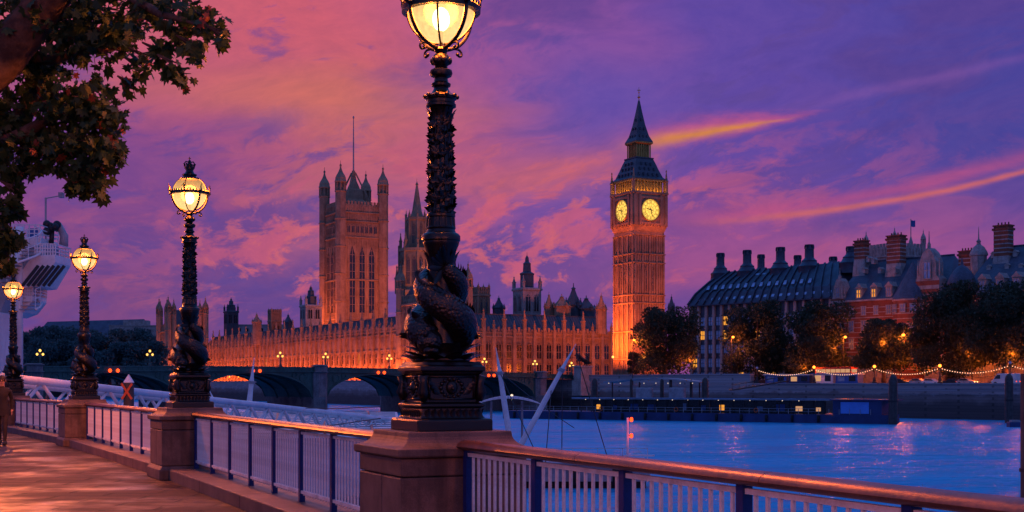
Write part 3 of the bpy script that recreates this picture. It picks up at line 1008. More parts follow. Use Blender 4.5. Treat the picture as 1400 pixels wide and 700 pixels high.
    for j in range(10):
        a = 2 * pi * j / 10
        o = Vector((cos(a), sin(a), 0))
        cp.ball(o * 0.136 + Vector((0, 0, 2.83)), 0.02, 6, 5)
    for j in range(6):
        a = 2 * pi * j / 6
        cp.ball((0.062 * cos(a), 0.062 * sin(a), 3.135), 0.036, 8, 6)
    cp.build("capital", 'iron', root, auto=True)
    GZ, GR = 3.57, 0.28
    # cradle: four arms rising to the equator band
    for j in range(4):
        a = radians(18) + j * pi / 2
        o = Vector((cos(a), sin(a), 0))
        pts = [o * 0.03 + Vector((0, 0, 3.235))]
        pts.append(o * 0.10 + Vector((0, 0, 3.252)))
        for i in range(9):
            t = i / 8
            th = radians(-58 + 56 * t)
            rr_ = 0.335
            pts.append(o * rr_ * cos(th) + Vector((0, 0, GZ + rr_ * sin(th))))
        am = MB()
        am.tube(pts, [0.022] + [0.017] * (len(pts) - 1), 8)
        sc = [o * 0.13 + Vector((0, 0, 3.262))]
        for i in range(8):
            t = i / 7 * 1.35 * pi
            sc.append(o * (0.185 + 0.032 * sin(t) + 0.004 * i) + Vector((0, 0, 3.235 + 0.030 * cos(t))))
        am.tube(sc, 0.010, 6)
        am.ball(o * 0.182 + Vector((0, 0, 3.222)), 0.017, 8, 6)
        am.build("cradle_arm", 'iron', root, smooth=True)
    # ribs over the glass
    rb = MB()
    for j in range(4):
        a = radians(63) + j * pi / 2
        o = Vector((cos(a), sin(a), 0))
        rb.tube([o * (GR + 0.012) * cos(th) + Vector((0, 0, GZ + (GR + 0.012) * sin(th))) for th in [radians(-86 + 150 * i / 18) for i in range(19)]], 0.009, 6)
    rb.build("glass_rib", 'iron', root, smooth=True)
    bd = MB()
    bd.lathe([(0.286, GZ - 0.030), (0.335, GZ - 0.026), (0.338, GZ + 0.012), (0.325, GZ + 0.02), (0.286, GZ + 0.016), (0.286, GZ - 0.030)], 40, cap=False)
    for j in range(44):
        a = 2 * pi * j / 44
        bd.ball((0.33 * cos(a), 0.33 * sin(a), GZ + 0.028), 0.0125, 5, 4, (1, 1, 1.5))
    for j in range(4):
        a = radians(18) + j * pi / 2
        o = Vector((cos(a), sin(a), 0))
        bd.tube([o * 0.335 + Vector((0, 0, GZ)), o * 0.385 + Vector((0, 0, GZ + 0.02)), o * 0.372 + Vector((0, 0, GZ + 0.075)), o * 0.395 + Vector((0, 0, GZ + 0.13))], [0.018, 0.016, 0.011, 0.003], 6)
        a += pi / 4
        o = Vector((cos(a), sin(a), 0))
        bd.tube([o * 0.335 + Vector((0, 0, GZ + 0.02)), o * 0.335 + Vector((0, 0, GZ + 0.10))], 0.008, 5)
        for s in (-1, 0, 1):
            bd.ball(o * 0.335 + Vector((-o.y, o.x, 0)) * s * 0.026 + Vector((0, 0, GZ + 0.085 + (0.028 if s == 0 else 0))), 0.014, 6, 5)
    bd.build("equator_band", 'iron', root, auto=True)
    gl_ = MB(); gl_.ball((0, 0, 0), GR, 40, 24)
    go = gl_.build("globe", 'globe', root, smooth=True, loc=(0, 0, GZ))
    go.visible_shadow = True
    mt = MB()
    mt.lathe([(0.015, 3.26), (0.02, 3.36), (0.012, 3.40)], 8)
    mt.build("burner", 'iron', root)
    mt = MB(); mt.ball((0, 0, 3.49), 0.075, 14, 10, (1, 1, 1.35))
    mt.build("mantle", 'mantle', root, smooth=True)
    ca = MB()
    ca.lathe([(0.05, 3.80), (0.155, 3.80), (0.16, 3.815), (0.15, 3.825), (0.115, 3.84), (0.105, 3.86), (0.12, 3.868), (0.12, 3.885), (0.085, 3.90), (0.065, 3.93), (0.06, 3.96), (0.072, 3.965), (0.072, 3.98), (0.055, 3.985)], 24)
    ca.build("cap", 'iron', root, auto=True)
    cr = MB()
    cr.lathe([(0.06, 3.98), (0.085, 3.985), (0.085, 4.01), (0.06, 4.012)], 20)
    for j in range(8):
        a = 2 * pi * j / 8
        o = Vector((cos(a), sin(a), 0))
        cr.tube([o * 0.08 + Vector((0, 0, 4.005)), o * 0.09 + Vector((0, 0, 4.05))], 0.009, 5)
        cr.ball(o * 0.092 + Vector((0, 0, 4.055)), 0.014, 6, 5)
        if j % 2 == 0:
            cr.tube([o * 0.08 + Vector((0, 0, 4.01)), o * 0.088 + Vector((0, 0, 4.06)), o * 0.06 + Vector((0, 0, 4.10)), Vector((0, 0, 4.085))], 0.011, 5)
    cr.lathe([(0.05, 4.01), (0.055, 4.05), (0.02, 4.085)], 12)
    cr.ball((0, 0, 4.105), 0.024, 10, 7)
    cr.beam((0, 0, 4.12), (0, 0, 4.18), 0.011); cr.beam((-0.022, 0, 4.152), (0.022, 0, 4.152), 0.011); cr.beam((0, -0.022, 4.152), (0, 0.022, 4.152), 0.011)
    cr.build("crown_finial", 'iron', root, smooth=False)
    return root


lamp_notes = ["largest dolphin lamp, globe cut by the picture's top, twined fish on its base",
              "second dolphin lamp with lit round globe and crown, whole against the purple sky",
              "third dolphin lamp with lit globe, beside the white pier building",
              "farthest and smallest dolphin lamp, standing at the left edge before the white pier building",
              "dolphin lamp outside the picture, lighting the near right hand railing"]
lamp_proto = build_lamp()
for i, p in enumerate(LAMPS + [P0L]):
    r_ = lamp_proto if i == 0 else copy_tree(lamp_proto)
    r_.location = (p.x, p.y, 1.1605)
    r_.rotation_euler = (0, 0, lamp_rot[i])
    tag(r_, lamp_notes[i], "street lamp", "dolphin lamps along the promenade")
for i, p in enumerate(LAMPS + [P0L]):
    point_light("lamp_glow", (p.x, p.y, 1.16 + 3.57 + 0.02), 1000, (1.0, 0.18, 0.022), 0.16)
# the glass stands round the light: let the lamp shine through it
for o in bpy.data.objects:
    if o.name.split('.')[0] in ('globe', 'mantle'): o.visible_shadow = False

# plain lamp posts on the landward side of the walk; the photograph shows their pools of light
for x, y, pw, note in ((-6.0, -4.5, 1500, "plain lamp post on the walk behind the camera, lighting the near railing"), (-10.9, 25.0, 2400, "plain lamp post on the walk beyond the left edge, under the plane tree's far side")):
    root = empty("walk_lamp", (x, y, 0), 0, note, "lamp post", "plain lamp posts along the walk")
    q = MB(); q.lathe([(0.14, 0), (0.13, 0.6), (0.07, 0.7), (0.055, 4.2), (0.09, 4.3), (0.09, 4.4)], 12); q.build("lamp_post", 'iron', root, auto=True)
    q = MB(); q.ball((0, 0, 4.72), 0.26, 16, 12); g_ = q.build("globe", 'globe', root, smooth=True); g_.visible_shadow = True
    q = MB(); q.lathe([(0.16, 4.92), (0.1, 5.0), (0.02, 5.1)], 12); q.build("cap", 'iron', root, auto=True)
    point_light("walk_lamp_glow", (x, y, 4.72), pw, (1.0, 0.19, 0.025), 0.2)
    g_.visible_shadow = False
# ------------------------------------------------------------------ the palace by the river
def gothic_window(w_, h, lights=2, transoms=1, glass='dark_glass', stone_='limestone', name="window"):
    mb = MB()
    mb.i = 0
    hw = w_ / 2
    pts = [(-hw, 0), (hw, 0), (hw, h * 0.86), (0, h), (-hw, h * 0.86)]
    mb.extrude_xz(pts, -0.06, 0.02)
    mb.i = 1
    for j in range(lights + 1):
        x = -hw + w_ * j / lights
        mb.box(x - 0.10, x + 0.10, -0.22, -0.061, 0, h * (0.87 if j in (0, lights) else 0.95))
    for j in range(transoms + 1):
        z = h * 0.86 * j / max(1, transoms) if transoms else 0
        mb.box(-hw, hw, -0.18, -0.061, z - 0.10, z + 0.10)
    for s in (-1, 1):
        mb.beam((s * hw, -0.14, h * 0.86), (0, -0.14, h), 0.16, 0.2, (0, 1, 0))
    return mb.mesh(name, [glass, stone_])


def turret_profile(z0, z1, r, cap=True):
    """octagonal turret with bands and a crocketed ogee cap; z1 is the finial top"""
    H = z1 - z0
    b = z1 - 6.2 * r if cap else z1
    p = [(r, z0)]
    k = max(1, int((b - z0) / (5.5 * r)))
    for i in range(1, k + 1):
        z = z0 + (b - z0) * i / k
        p += [(r, z - 0.25 * r), (r * 1.14, z - 0.18 * r), (r * 1.14, z), (r, z + 0.05 * r)]
    p += [(r * 0.70, b + 0.1 * r), (r * 0.70, b + 1.6 * r), (r * 1.12, b + 1.75 * r), (r * 1.12, b + 1.95 * r),
          (r * 1.0, b + 2.3 * r), (r * 0.98, b + 2.7 * r), (r * 0.78, b + 3.2 * r), (r * 0.44, b + 3.8 * r), (r * 0.20, b + 4.5 * r), (r * 0.13, b + 4.9 * r), (r * 0.20, b + 5.1 * r), (r * 0.20, b + 5.35 * r), (r * 0.05, b + 5.5 * r), (r * 0.03, z1)]
    return p


def pinnacle_mesh(h, r, mat, name="pinnacle"):
    mb = MB()
    mb.square([(r, 0), (r, h * 0.45), (r * 1.25, h * 0.47), (r * 1.25, h * 0.52), (r * 0.8, h * 0.55), (r * 0.22, h * 0.88), (r * 0.4, h * 0.90), (r * 0.4, h * 0.93), (r * 0.06, h)])
    return mb.mesh(name, mat)


PIN = pinnacle_mesh(7.4, 0.58, 'limestone')
PINS = pinnacle_mesh(3.4, 0.36, 'limestone')


M['e_warm_dim'] = emit("dim_lit_window", (1.0, 0.32, 0.05), 0.5)


def palace_wing(label, loc, rot, L, D, H, ridge, nb, rows, zb=2.0, wm=None):
    root = empty("palace_wing", (loc.x, loc.y, zb), rot, label, "palace wing", "wings of the floodlit palace")
    H -= zb; ridge -= zb
    p = L / nb
    b = MB()
    b.box(0, L, 0, D, 0, H)
    for z in [r0 - zb - 0.9 for r0, r1 in rows] + [H - 0.9, H - 2.2]:
        b.box(-0.2, L + 0.2, -0.35, -0.002, z, z + 0.45)
    for i in range(nb + 1):                                    # stepped buttress strips between the bays
        x = i * p
        b.square([(0.66, 0.0), (0.66, H * 0.5), (0.55, H * 0.53), (0.55, H + 0.6)], (x, -0.35))
    for i in range(nb):                                        # carved panel bands read as ribs
        for j in range(1, 6):
            x = (i + j / 6) * p
            for (ra, rb) in zip([r1 for r0, r1 in rows], [r0 for r0, r1 in rows[1:]] + [H + zb]):
                if rb - ra > 1.2: b.box(x - 0.10, x + 0.10, -0.22, -0.003, ra - zb + 0.5, rb - zb - 1.0)
    # battlemented parapet
    for i in range(nb * 3):
        x = (i + 0.5) * p / 3
        b.box(x - p / 9, x + p / 9, -0.25, 0.2, H + 0.002, H + (1.5 if i % 3 == 1 else 0.8))
    b.build("wall", 'limestone', root)
    rf = MB()
    rf.extrude_xz([(0, 0), (0, 0), (0, 0)], 0, 0) if False else None
    y0, y1 = 1.2, D - 1.2
    k = rf.addv([(0.3, y0, H + 0.01), (L - 0.3, y0, H + 0.01), (L - 0.3, y0 + 5.5, ridge), (0.3, y0 + 5.5, ridge), (L - 0.3, y1 - 5.5, ridge), (0.3, y1 - 5.5, ridge), (L - 0.3, y1, H + 0.01), (0.3, y1, H + 0.01)])
    rf.face(k, k + 1, k + 2, k + 3); rf.face(k + 3, k + 2, k + 4, k + 5); rf.face(k + 5, k + 4, k + 6, k + 7)
    rf.face(k, k + 3, k + 5, k + 7); rf.face(k + 1, k + 6, k + 4, k + 2)
    for i in range(int(L / 1.1)):                              # iron roof plates
        x = 0.6 + i * 1.1
        rf.beam((x, y0 + 0.05, H + 0.05), (x, y0 + 5.45, ridge + 0.03), 0.14, 0.16, (0, -1, 1))
    rf.box(0.3, L - 0.3, y0 + 5.4, y0 + 5.7, ridge - 0.1, ridge + 0.35)
    rf.build("roof", 'castiron_roof', root)
    made = 0
    for (r0, r1) in rows:
        wmesh = gothic_window(p * 0.52, r1 - r0, 2, 2)
        wlit = gothic_window(p * 0.52, r1 - r0, 2, 2, 'e_warm_dim')
        rl = random.Random(int(r0 * 10) + nb)
        for i in range(nb):
            if made >= 100: break
            inst(wlit if rl.random() < 0.07 else wmesh, "window", root, ((i + 0.5) * p, -0.02, r0 - zb)); made += 1
    for i in range(nb + 1):
        inst(PIN if i % 2 == 0 else PINS, "pinnacle", root, (i * p, -0.35, H + 0.55))
    return root


def square_tower(name, label, cat, X, Y, s, z1, turret_top, tr, wins, zb=2.0, mat='limestone', bands=(), group=None, roof=None, two_faces=True, rot=TH, ribs=12):
    """a square gothic tower with octagonal corner turrets; wins = list of (width, z0, z1, offset, lights, transoms)"""
    root = empty(name, (X, Y, zb), rot, label, cat, group)
    h = s / 2
    b = MB()
    b.box(-h, h, -h, h, 0, z1 - zb)
    for z in bands:
        b.square([(h + 0.02, z - zb - 0.5), (h + 0.55, z - zb - 0.25), (h + 0.55, z - zb + 0.25), (h + 0.02, z - zb + 0.5)])
    zs = sorted(set([0.0] + [z - zb for z in bands] + [z1 - zb]))
    blocked = [(o - w_ / 2 - 0.2, o + w_ / 2 + 0.2, a - zb, c - zb) for (w_, a, c, o, li, tr_) in wins]
    for q in range(2 if two_faces else 4):
        ang = (-pi / 2, pi)[q] if two_faces else q * pi / 2
        nx, ny = cos(ang), sin(ang); tx, ty = -ny, nx
        for j in range(1, ribs):
            u = -h + s * j / ribs
            uu = u if q == 0 else -u
            for za, zc_ in zip(zs[:-1], zs[1:]):
                lo, hi_ = za + 0.55, zc_ - 0.55
                segs = [(lo, hi_)]
                for (o0, o1, a, c) in blocked:
                    if o0 < u < o1:
                        ns = []
                        for (x0, x1) in segs:
                            if a < x1 and c > x0:
                                if a - x0 > 0.8: ns.append((x0, a - 0.2))
                                if x1 - c > 0.8: ns.append((c + 0.2, x1))
                            else: ns.append((x0, x1))
                        segs = ns
                for (x0, x1) in segs:
                    if x1 - x0 > 0.6:
                        c = Vector((nx * (h + 0.13), ny * (h + 0.13), (x0 + x1) / 2)) + Vector((tx, ty, 0)) * u
                        b.obox(c, (nx * 0.127, ny * 0.127, 0), (tx * s / ribs * 0.20, ty * s / ribs * 0.20, 0), (0, 0, (x1 - x0) / 2))
    n = max(5, int(s / 1.6))
    for q in range(4):                                         # battlements
        ang = q * pi / 2
        nx, ny = cos(ang), sin(ang); tx, ty = -ny, nx
        for j in range(n):
            u = -h + s * (j + 0.5) / n
            b.obox(Vector((nx * (h - 0.3), ny * (h - 0.3), z1 - zb + 0.75)) + Vector((tx, ty, 0)) * u, (nx * 0.28, ny * 0.28, 0), (tx * s / n * 0.3, ty * s / n * 0.3, 0), (0, 0, 0.747))
    b.build("tower_body", mat, root)
    for (w_, a, c, o, li, trn) in wins:
        wm = gothic_window(w_, c - a, li, trn, 'dark_glass', mat)
        inst(wm, "window", root, (o, -h - 0.02, a - zb))
        inst(wm, "window", root, (-h - 0.02, -o, a - zb), -pi / 2)
    t = MB(); t.octa(turret_profile(0, turret_top - zb, tr))
    # open belvedere lights in the turret head
    tb = turret_top - zb - 6.2 * tr
    for j in range(8):
        a = pi / 8 + j * pi / 4
        t.box(tr * 1.0 * cos(a) - 0.12 * tr, tr * 1.0 * cos(a) + 0.12 * tr, tr * sin(a) - 0.12 * tr, tr * sin(a) + 0.12 * tr, tb + 0.1 * tr, tb + 1.9 * tr)
    tm = t.mesh("corner_turret", mat)
    for sx in (-1, 1):
        for sy in (-1, 1):
            inst(tm, "corner_turret", root, (sx * h, sy * h, 0))
    return root


# floodlit wings: the long river front running away, and the north front towards the clock tower
RW = RIV1
palace_wing("long floodlit river wing running from the far pavilion to the great square tower", RIV1, atan2(-0.878, 0.479), 273 - 10, 24, 21.6, 26.6, 46,
            [(4.2, 7.8), (9.2, 13.6), (14.6, 18.2)])
NW0 = Vector((-17.5, 456))
palace_wing("north wing with two rows of tall windows between the spired pavilion and clock tower", NW0, TH, 62, 24, 20.4, 26.6, 15,
            [(3.6, 9.4), (10.6, 16.6)])

# great square tower
vt = square_tower("great_tower", "great square tower with four corner turrets and a tall flagpole, dimly floodlit", "tower", -78.0, 640, 22.0, 88.5, 109, 2.35,
                  [(2.9, 36, 68.5, -5.0, 2, 7), (2.9, 36, 68.5, 0, 2, 7), (2.9, 36, 68.5, 5.0, 2, 7),
                   (1.6, 74.6, 78.6, -6.9, 2, 1), (1.6, 74.6, 78.6, -4.6, 2, 1), (1.6, 74.6, 78.6, -2.3, 2, 1), (1.6, 74.6, 78.6, 0, 2, 1), (1.6, 74.6, 78.6, 2.3, 2, 1), (1.6, 74.6, 78.6, 4.6, 2, 1), (1.6, 74.6, 78.6, 6.9, 2, 1)],
                  bands=(33, 52, 72.5, 80.2, 84.5), ribs=18)
cr = MB()
zt = 88.5 - 2
cr.square([(6.5, zt + 0.01), (6.5, zt + 1.0), (3.6, zt + 3.5), (3.2, zt + 8.2), (2.4, zt + 9.0), (1.0, zt + 13.5), (0.6, zt + 18)])
for j in range(4):
    a = pi / 4 + j * pi / 2
    cr.beam((9.5 * cos(a), 9.5 * sin(a), zt + 0.5), (1.0 * cos(a), 1.0 * sin(a), zt + 17), 0.6)
cr.build("lantern_roof", 'limestone', vt)
fp = MB(); fp.lathe([(0.42, zt + 16), (0.36, zt + 30), (0.20, zt + 43.5), (0.5, zt + 44), (0.35, zt + 44.7), (0.05, zt + 45)], 8)
fp.build("flagpole", 'steel', vt)

# octagonal spire over the middle
ct = empty("spired_tower", (at(570, 500, 560).x, 560, 2), TH, "slender octagonal stone spire rising behind the largest lamp column", "tower")
b = MB()
b.octa([(8.2, 0), (8.2, 38), (8.8, 38.5), (8.8, 39.5), (7.0, 40), (7.0, 56), (7.5, 56.4), (7.5, 57.6), (4.3, 58), (4.3, 69.5), (4.8, 70), (4.8, 71), (2.7, 71.3), (1.9, 74), (0.4, 85), (0.65, 85.4), (0.1, 86.6), (0.05, 88)])
for zlo, zhi, rr_ in ((40.2, 56, 7.05), (58.2, 69.5, 4.35)):
    for j in range(8):
        a = j * pi / 4 + pi / 8
        b.beam((rr_ * 1.09 * cos(a), rr_ * 1.09 * sin(a), zlo), (rr_ * 1.09 * cos(a), rr_ * 1.09 * sin(a), zhi + 3), 0.7)
b.build("tower_body", 'limestone', ct)
for (r0, h0, rr_, ww) in ((42, 12.5, 7.0, 1.7), (59.5, 9.2, 4.3, 1.15)):
    wm = gothic_window(ww, h0, 2, 2, 'dark_glass', 'limestone')
    for j in range(8):
        a = -pi / 2 + j * pi / 4
        for s in ((-1, 1) if rr_ > 5 else (0,)):
            inst(wm, "window", ct, ((rr_ + 0.02) * cos(a) - sin(a) * s * 1.35, (rr_ + 0.02) * sin(a) + cos(a) * s * 1.35, r0), a + pi / 2)
pm = pinnacle_mesh(11, 0.7, 'limestone')
pm2 = pinnacle_mesh(7, 0.5, 'limestone')
for j in range(8):
    a = j * pi / 4 + pi / 8
    inst(pm, "pinnacle", ct, (8.6 * cos(a), 8.6 * sin(a), 39.5))
    inst(pm2, "pinnacle", ct, (7.0 * cos(a), 7.0 * sin(a), 57.5))
    inst(pm2, "pinnacle", ct, (4.6 * cos(a), 4.6 * sin(a), 70), 0, (0.6, 0.6, 0.6))

# pavilion at the river end of the north front, mostly behind the near lamp
pv = square_tower("palace_pavilion", "tall stone pavilion with corner turrets, half hidden behind the largest lamp", "pavilion", at(593, 500, 460).x, 462, 18.0, 31.5, 45, 1.5,
                  [(2.0, 4, 10, -5, 2, 2), (2.0, 4, 10, 0, 2, 2), (2.0, 4, 10, 5, 2, 2), (2.0, 12, 18.5, -5, 2, 2), (2.0, 12, 18.5, 0, 2, 2), (2.0, 12, 18.5, 5, 2, 2), (1.8, 21, 28, -5, 2, 1), (1.8, 21, 28, 0, 2, 1), (1.8, 21, 28, 5, 2, 1)],
                  bands=(11, 19.6, 29.6), group="river pavilions of the palace")
rf = MB(); rf.square([(7.8, 29.51), (7.6, 31), (3.0, 40), (2.8, 40.4)]); rf.build("roof", 'castiron_roof', pv)
pv2 = square_tower("palace_pavilion", "far river pavilion with turrets at the left end of the floodlit palace", "pavilion", at(249, 500, 705).x, 705, 20.0, 32.0, 49, 1.5,
                   [(2.0, 12, 18.5, -5, 2, 2), (2.0, 12, 18.5, 0, 2, 2), (2.0, 12, 18.5, 5, 2, 2), (1.8, 21, 28, -5, 2, 1), (1.8, 21, 28, 0, 2, 1), (1.8, 21, 28, 5, 2, 1), (2.0, 4, 10, -5, 2, 2), (2.0, 4, 10, 0, 2, 2), (2.0, 4, 10, 5, 2, 2)],
                   bands=(11, 19.6, 29.6), group="river pavilions of the palace")
tm = [o for o in pv2.children if o.name.startswith("corner_turret")][0].data
for s in (-0.35, 0.35):
    inst(tm, "corner_turret", pv2, (s * 20, -10, 0), 0, (0.8, 0.8, 0.97))
    inst(tm, "corner_turret", pv2, (-10, s * 20, 0), 0, (0.8, 0.8, 0.97))
rf = MB(); rf.square([(8.8, 30.01), (8.6, 31), (4.5, 39), (4.2, 39.4)]); rf.build("roof", 'castiron_roof', pv2)


# lesser turrets and lanterns on the palace skyline
def lantern_tower(name, label, px, top, shoulder, foot, half, Y, dark=True, cat="turret", mat='portland'):
    """square stone stage with corner pinnacles under a dark lantern and spirelet"""
    X = (px - 700) / 1778 * Y
    z = lambda y: EYE + (525 - y) / 1778 * Y
    zb = 20.0
    root = empty(name, (X, Y, zb), TH, label, cat)
    b = MB()
    hs = z(shoulder) - zb
    b.square([(half, 0), (half, hs - 1.2), (half * 1.1, hs - 1.0), (half * 1.1, hs - 0.4), (half, hs)])
    b.build("stage", mat, root)
    wm = gothic_window(half * 0.55, (z(shoulder) - z(foot)) * 0.62, 2, 1, 'dark_glass', mat)
    for s in (-0.45, 0.45):
        inst(wm, "window", root, (half * s, -half - 0.02, z(foot) - zb + 1.5)); inst(wm, "window", root, (-half - 0.02, half * s, z(foot) - zb + 1.5), -pi / 2)
    pm_ = pinnacle_mesh(half * 1.15, half * 0.13, mat)
    for sx in (-1, 1):
        for sy in (-1, 1): inst(pm_, "pinnacle", root, (sx * half * 0.92, sy * half * 0.92, hs))
    H = z(top) - z(shoulder)
    l = MB()
    r_ = half * 0.60
    l.octa([(r_, hs), (r_, hs + H * 0.36), (r_ * 1.08, hs + H * 0.38), (r_ * 1.08, hs + H * 0.41), (r_ * 0.62, hs + H * 0.46), (r_ * 0.55, hs + H * 0.66), (r_ * 0.62, hs + H * 0.68), (r_ * 0.3, hs + H * 0.74), (r_ * 0.25, hs + H * 0.85), (0.08, hs + H * 0.92), (0.05, hs + H)])
    l.build("lantern", 'castiron_roof' if dark else mat, root)
    return root


lantern_tower("lantern_turret", "turret with black lantern on stone stage, left of the great square tower", 425, 389, 417, 441, 3.9, 600)
lantern_tower("lantern_turret", "turret with tall black lantern on pale stone stage, between near lamp and clock tower", 720.5, 345, 394, 432, 4.0, 500)
lantern_tower("lantern_turret", "slim slate blue spire tower beyond the river wing, right of the far pavilion", 316, 406, 425, 446, 3.2, 720, True, "turret", 'castiron_roof')


def spirelet(name, label, px, top, foot, half, Y, mat, cat="spire"):
    X = (px - 700) / 1778 * Y
    z = lambda y: EYE + (525 - y) / 1778 * Y
    zb = 20.0
    root = empty(name, (X, Y, zb), TH, label, cat)
    hf = z(foot) - zb; H = z(top) - z(foot)
    b = MB()
    b.octa([(half, 0), (half, hf + H * 0.25), (half * 1.15, hf + H * 0.27), (half * 1.15, hf + H * 0.31), (half * 0.95, hf + H * 0.33), (half * 0.42, hf + H * 0.62), (half * 0.18, hf + H * 0.8), (half * 0.3, hf + H * 0.82), (half * 0.06, hf + H * 0.88), (half * 0.04, hf + H)])
    b.build("spire_body", mat, root)
    pm_ = pinnacle_mesh(H * 0.34, half * 0.14, mat)
    for j in range(4):
        a = j * pi / 2
        inst(pm_, "pinnacle", root, (half * 1.05 * cos(a), half * 1.05 * sin(a), hf + H * 0.2))
    return root


spirelet("roof_spire", "small stone pinnacle on the river wing roof, left of the twin square turret", 351, 427, 446, 2.0, 610, 'limestone')
spirelet("roof_spire", "small dark roof spire just left of the black lantern turret", 394, 428, 446, 2.0, 600, 'castiron_roof')
spirelet("roof_spire", "small dark spire on the north wing roof, right of the square battlemented turret", 682, 404, 428, 2.2, 500, 'castiron_roof')
spirelet("roof_spire", "slim stone spirelet glowing at its foot, right of the black lantern turret", 750.5, 399, 428, 1.7, 490, 'limestone')
spirelet("roof_spire", "stubby ogee topped turret on the north wing roof beside the dark crocketed spire", 768, 402, 426, 3.2, 490, 'limestone')
spirelet("roof_spire", "dark crocketed fleche, tallest of the small spires left of the clock tower", 784, 387, 430, 3.1, 500, 'castiron_roof')
spirelet("roof_spire", "dark stubby spire between the tall fleche and the last stone turret", 801.5, 404, 430, 3.6, 500, 'castiron_roof')
spirelet("roof_spire", "stone turret at the end of the north wing, nearest the clock tower", 822, 400, 432, 1.9, 484, 'limestone')
spirelet("roof_spire", "lone thin spire over the trees between clock tower and the bronze roofed block", 918, 402, 428, 1.5, 560, 'castiron_roof')
square_tower("square_turret", "square battlemented turret with four pinnacles, just right of the near lamp", "turret", at(657.5, 400, 500).x, 500, 4.6, at(657, 398, 500).z, at(657, 386, 500).z, 0.42,
             [(1.1, 27, 34, -1.1, 1, 1), (1.1, 27, 34, 1.1, 1, 1)], zb=20, bands=(35.5,), group="square roof turrets", ribs=5)
square_tower("square_turret", "small twin pinnacled square turret on the river wing roof, beyond its middle", "turret", at(375.5, 430, 665).x, 665, 4.9, at(375, 427, 665).z, at(375, 420, 665).z, 0.42,
             [(1.1, 27, 32, -1.1, 1, 1), (1.1, 27, 32, 1.1, 1, 1)], zb=20, bands=(33.5,), group="square roof turrets", ribs=5)

# ------------------------------------------------------------------ clock tower
CX, CY = (873.5 - 700) / 1778 * 450, 450.0
zb = 2.0
ck = empty("clock_tower", (CX, CY, zb), TH, "tall floodlit gothic clock tower with lit yellow dials and a pointed roof", "clock tower")
b = MB()
h = 6.2
b.box(-h, h, -h, h, 0, 51.8)
for z in (8, 17.5, 27.2, 30.0, 41.0, 44.0, 50.5):
    b.square([(h, z - 0.35), (h + 0.42, z - 0.15), (h + 0.42, z + 0.15), (h, z + 0.35)])
zs = [0, 8, 17.5, 27.2, 30.0, 41.0, 44.0, 50.5]
for ang in (-pi / 2, pi):                                      # ribbed panels, deeper strips at the corners
    nx, ny = cos(ang), sin(ang); tx, ty = -ny, nx
    for za, zc_ in zip(zs[:-1], zs[1:]):
        for j in range(13):
            u = -h + 0.35 + (2 * h - 0.7) * j / 12
            big = j in (0, 3, 6, 9, 12)
            c = Vector((nx * (h + (0.26 if big else 0.14)), ny * (h + (0.26 if big else 0.14)), (za + zc_) / 2)) + Vector((tx, ty, 0)) * u
            b.obox(c, (nx * (0.255 if big else 0.135), ny * (0.255 if big else 0.135), 0), (tx * (0.30 if big else 0.13), ty * (0.30 if big else 0.13), 0), (0, 0, (zc_ - za) / 2 - 0.37))
b.build("shaft", 'limestone', ck)
sw = MB()
wm = gothic_window(0.62, 8.4, 1, 3, 'dark_glass', 'limestone')
for (z0, hh) in ((31.2, 8.4), (18.7, 7.6), (9.2, 7.2)):
    wm = gothic_window(0.55, hh, 1, 3, 'dark_glass', 'limestone')
    for u in (-3.4, -1.5, 1.5, 3.4):
        inst(wm, "window", ck, (u * 0.92, -h - 0.02, z0)); inst(wm, "window", ck, (-h - 0.02, -u * 0.92, z0), -pi / 2)
c = MB()
g = 6.95
c.square([(h + 0.1, 51.802), (h + 0.25, 52.2), (g, 53.6), (g, 64.2), (g + 0.35, 64.5), (g + 0.35, 65.2), (g - 0.6, 65.25)])
for ang in (-pi / 2, pi, 0, pi / 2):
    nx, ny = cos(ang), sin(ang); tx, ty = -ny, nx
    for u in (-g + 0.6, g - 0.6, -4.35, 4.35):
        c.obox(Vector((nx * (g + 0.2), ny * (g + 0.2), 58.9)) + Vector((tx, ty, 0)) * u, (nx * 0.197, ny * 0.197, 0), (tx * 0.45, ty * 0.45, 0), (0, 0, 5.3))
    for z in (54.4, 63.2):
        c.obox(Vector((nx * (g + 0.15), ny * (g + 0.15), z)), (nx * 0.147, ny * 0.147, 0), (tx * 4.6, ty * 4.6, 0), (0, 0, 0.35))
    for j in range(9):
        c.obox(Vector((nx * (g + 0.1), ny * (g + 0.1), 54.0)) + Vector((tx, ty, 0)) * (j - 4) * 1.45, (nx * 0.25, ny * 0.25, 0), (tx * 0.12, ty * 0.12, 0), (0, 0, 0.55))
c.build("clock_stage", 'limestone', ck)


def strokes(mb, txt, sz, org, ux, uy, th):
    """roman numerals built from bars; org is the centre, uy points outwards"""
    wd = {'I': 0.34, 'V': 0.62, 'X': 0.66}
    tot = sum(wd[q] for q in txt) * sz
    x = -tot / 2
    for q in txt:
        w_ = wd[q] * sz
        cx = x + w_ / 2
        P = lambda a, b_: Vector((org[0] + ux[0] * a + uy[0] * b_, org[1], org[2] + ux[1] * a + uy[1] * b_))
        hh = sz / 2
        if q == 'I': segs = [((cx, -hh), (cx, hh))]
        elif q == 'V': segs = [((cx - w_ * .38, hh), (cx, -hh)), ((cx + w_ * .38, hh), (cx, -hh))]
        else: segs = [((cx - w_ * .36, -hh), (cx + w_ * .36, hh)), ((cx + w_ * .36, -hh), (cx - w_ * .36, hh))]
        for a, b_ in segs: mb.beam(P(*a), P(*b_), th, 0.05, (0, 1, 0))
        x += w_


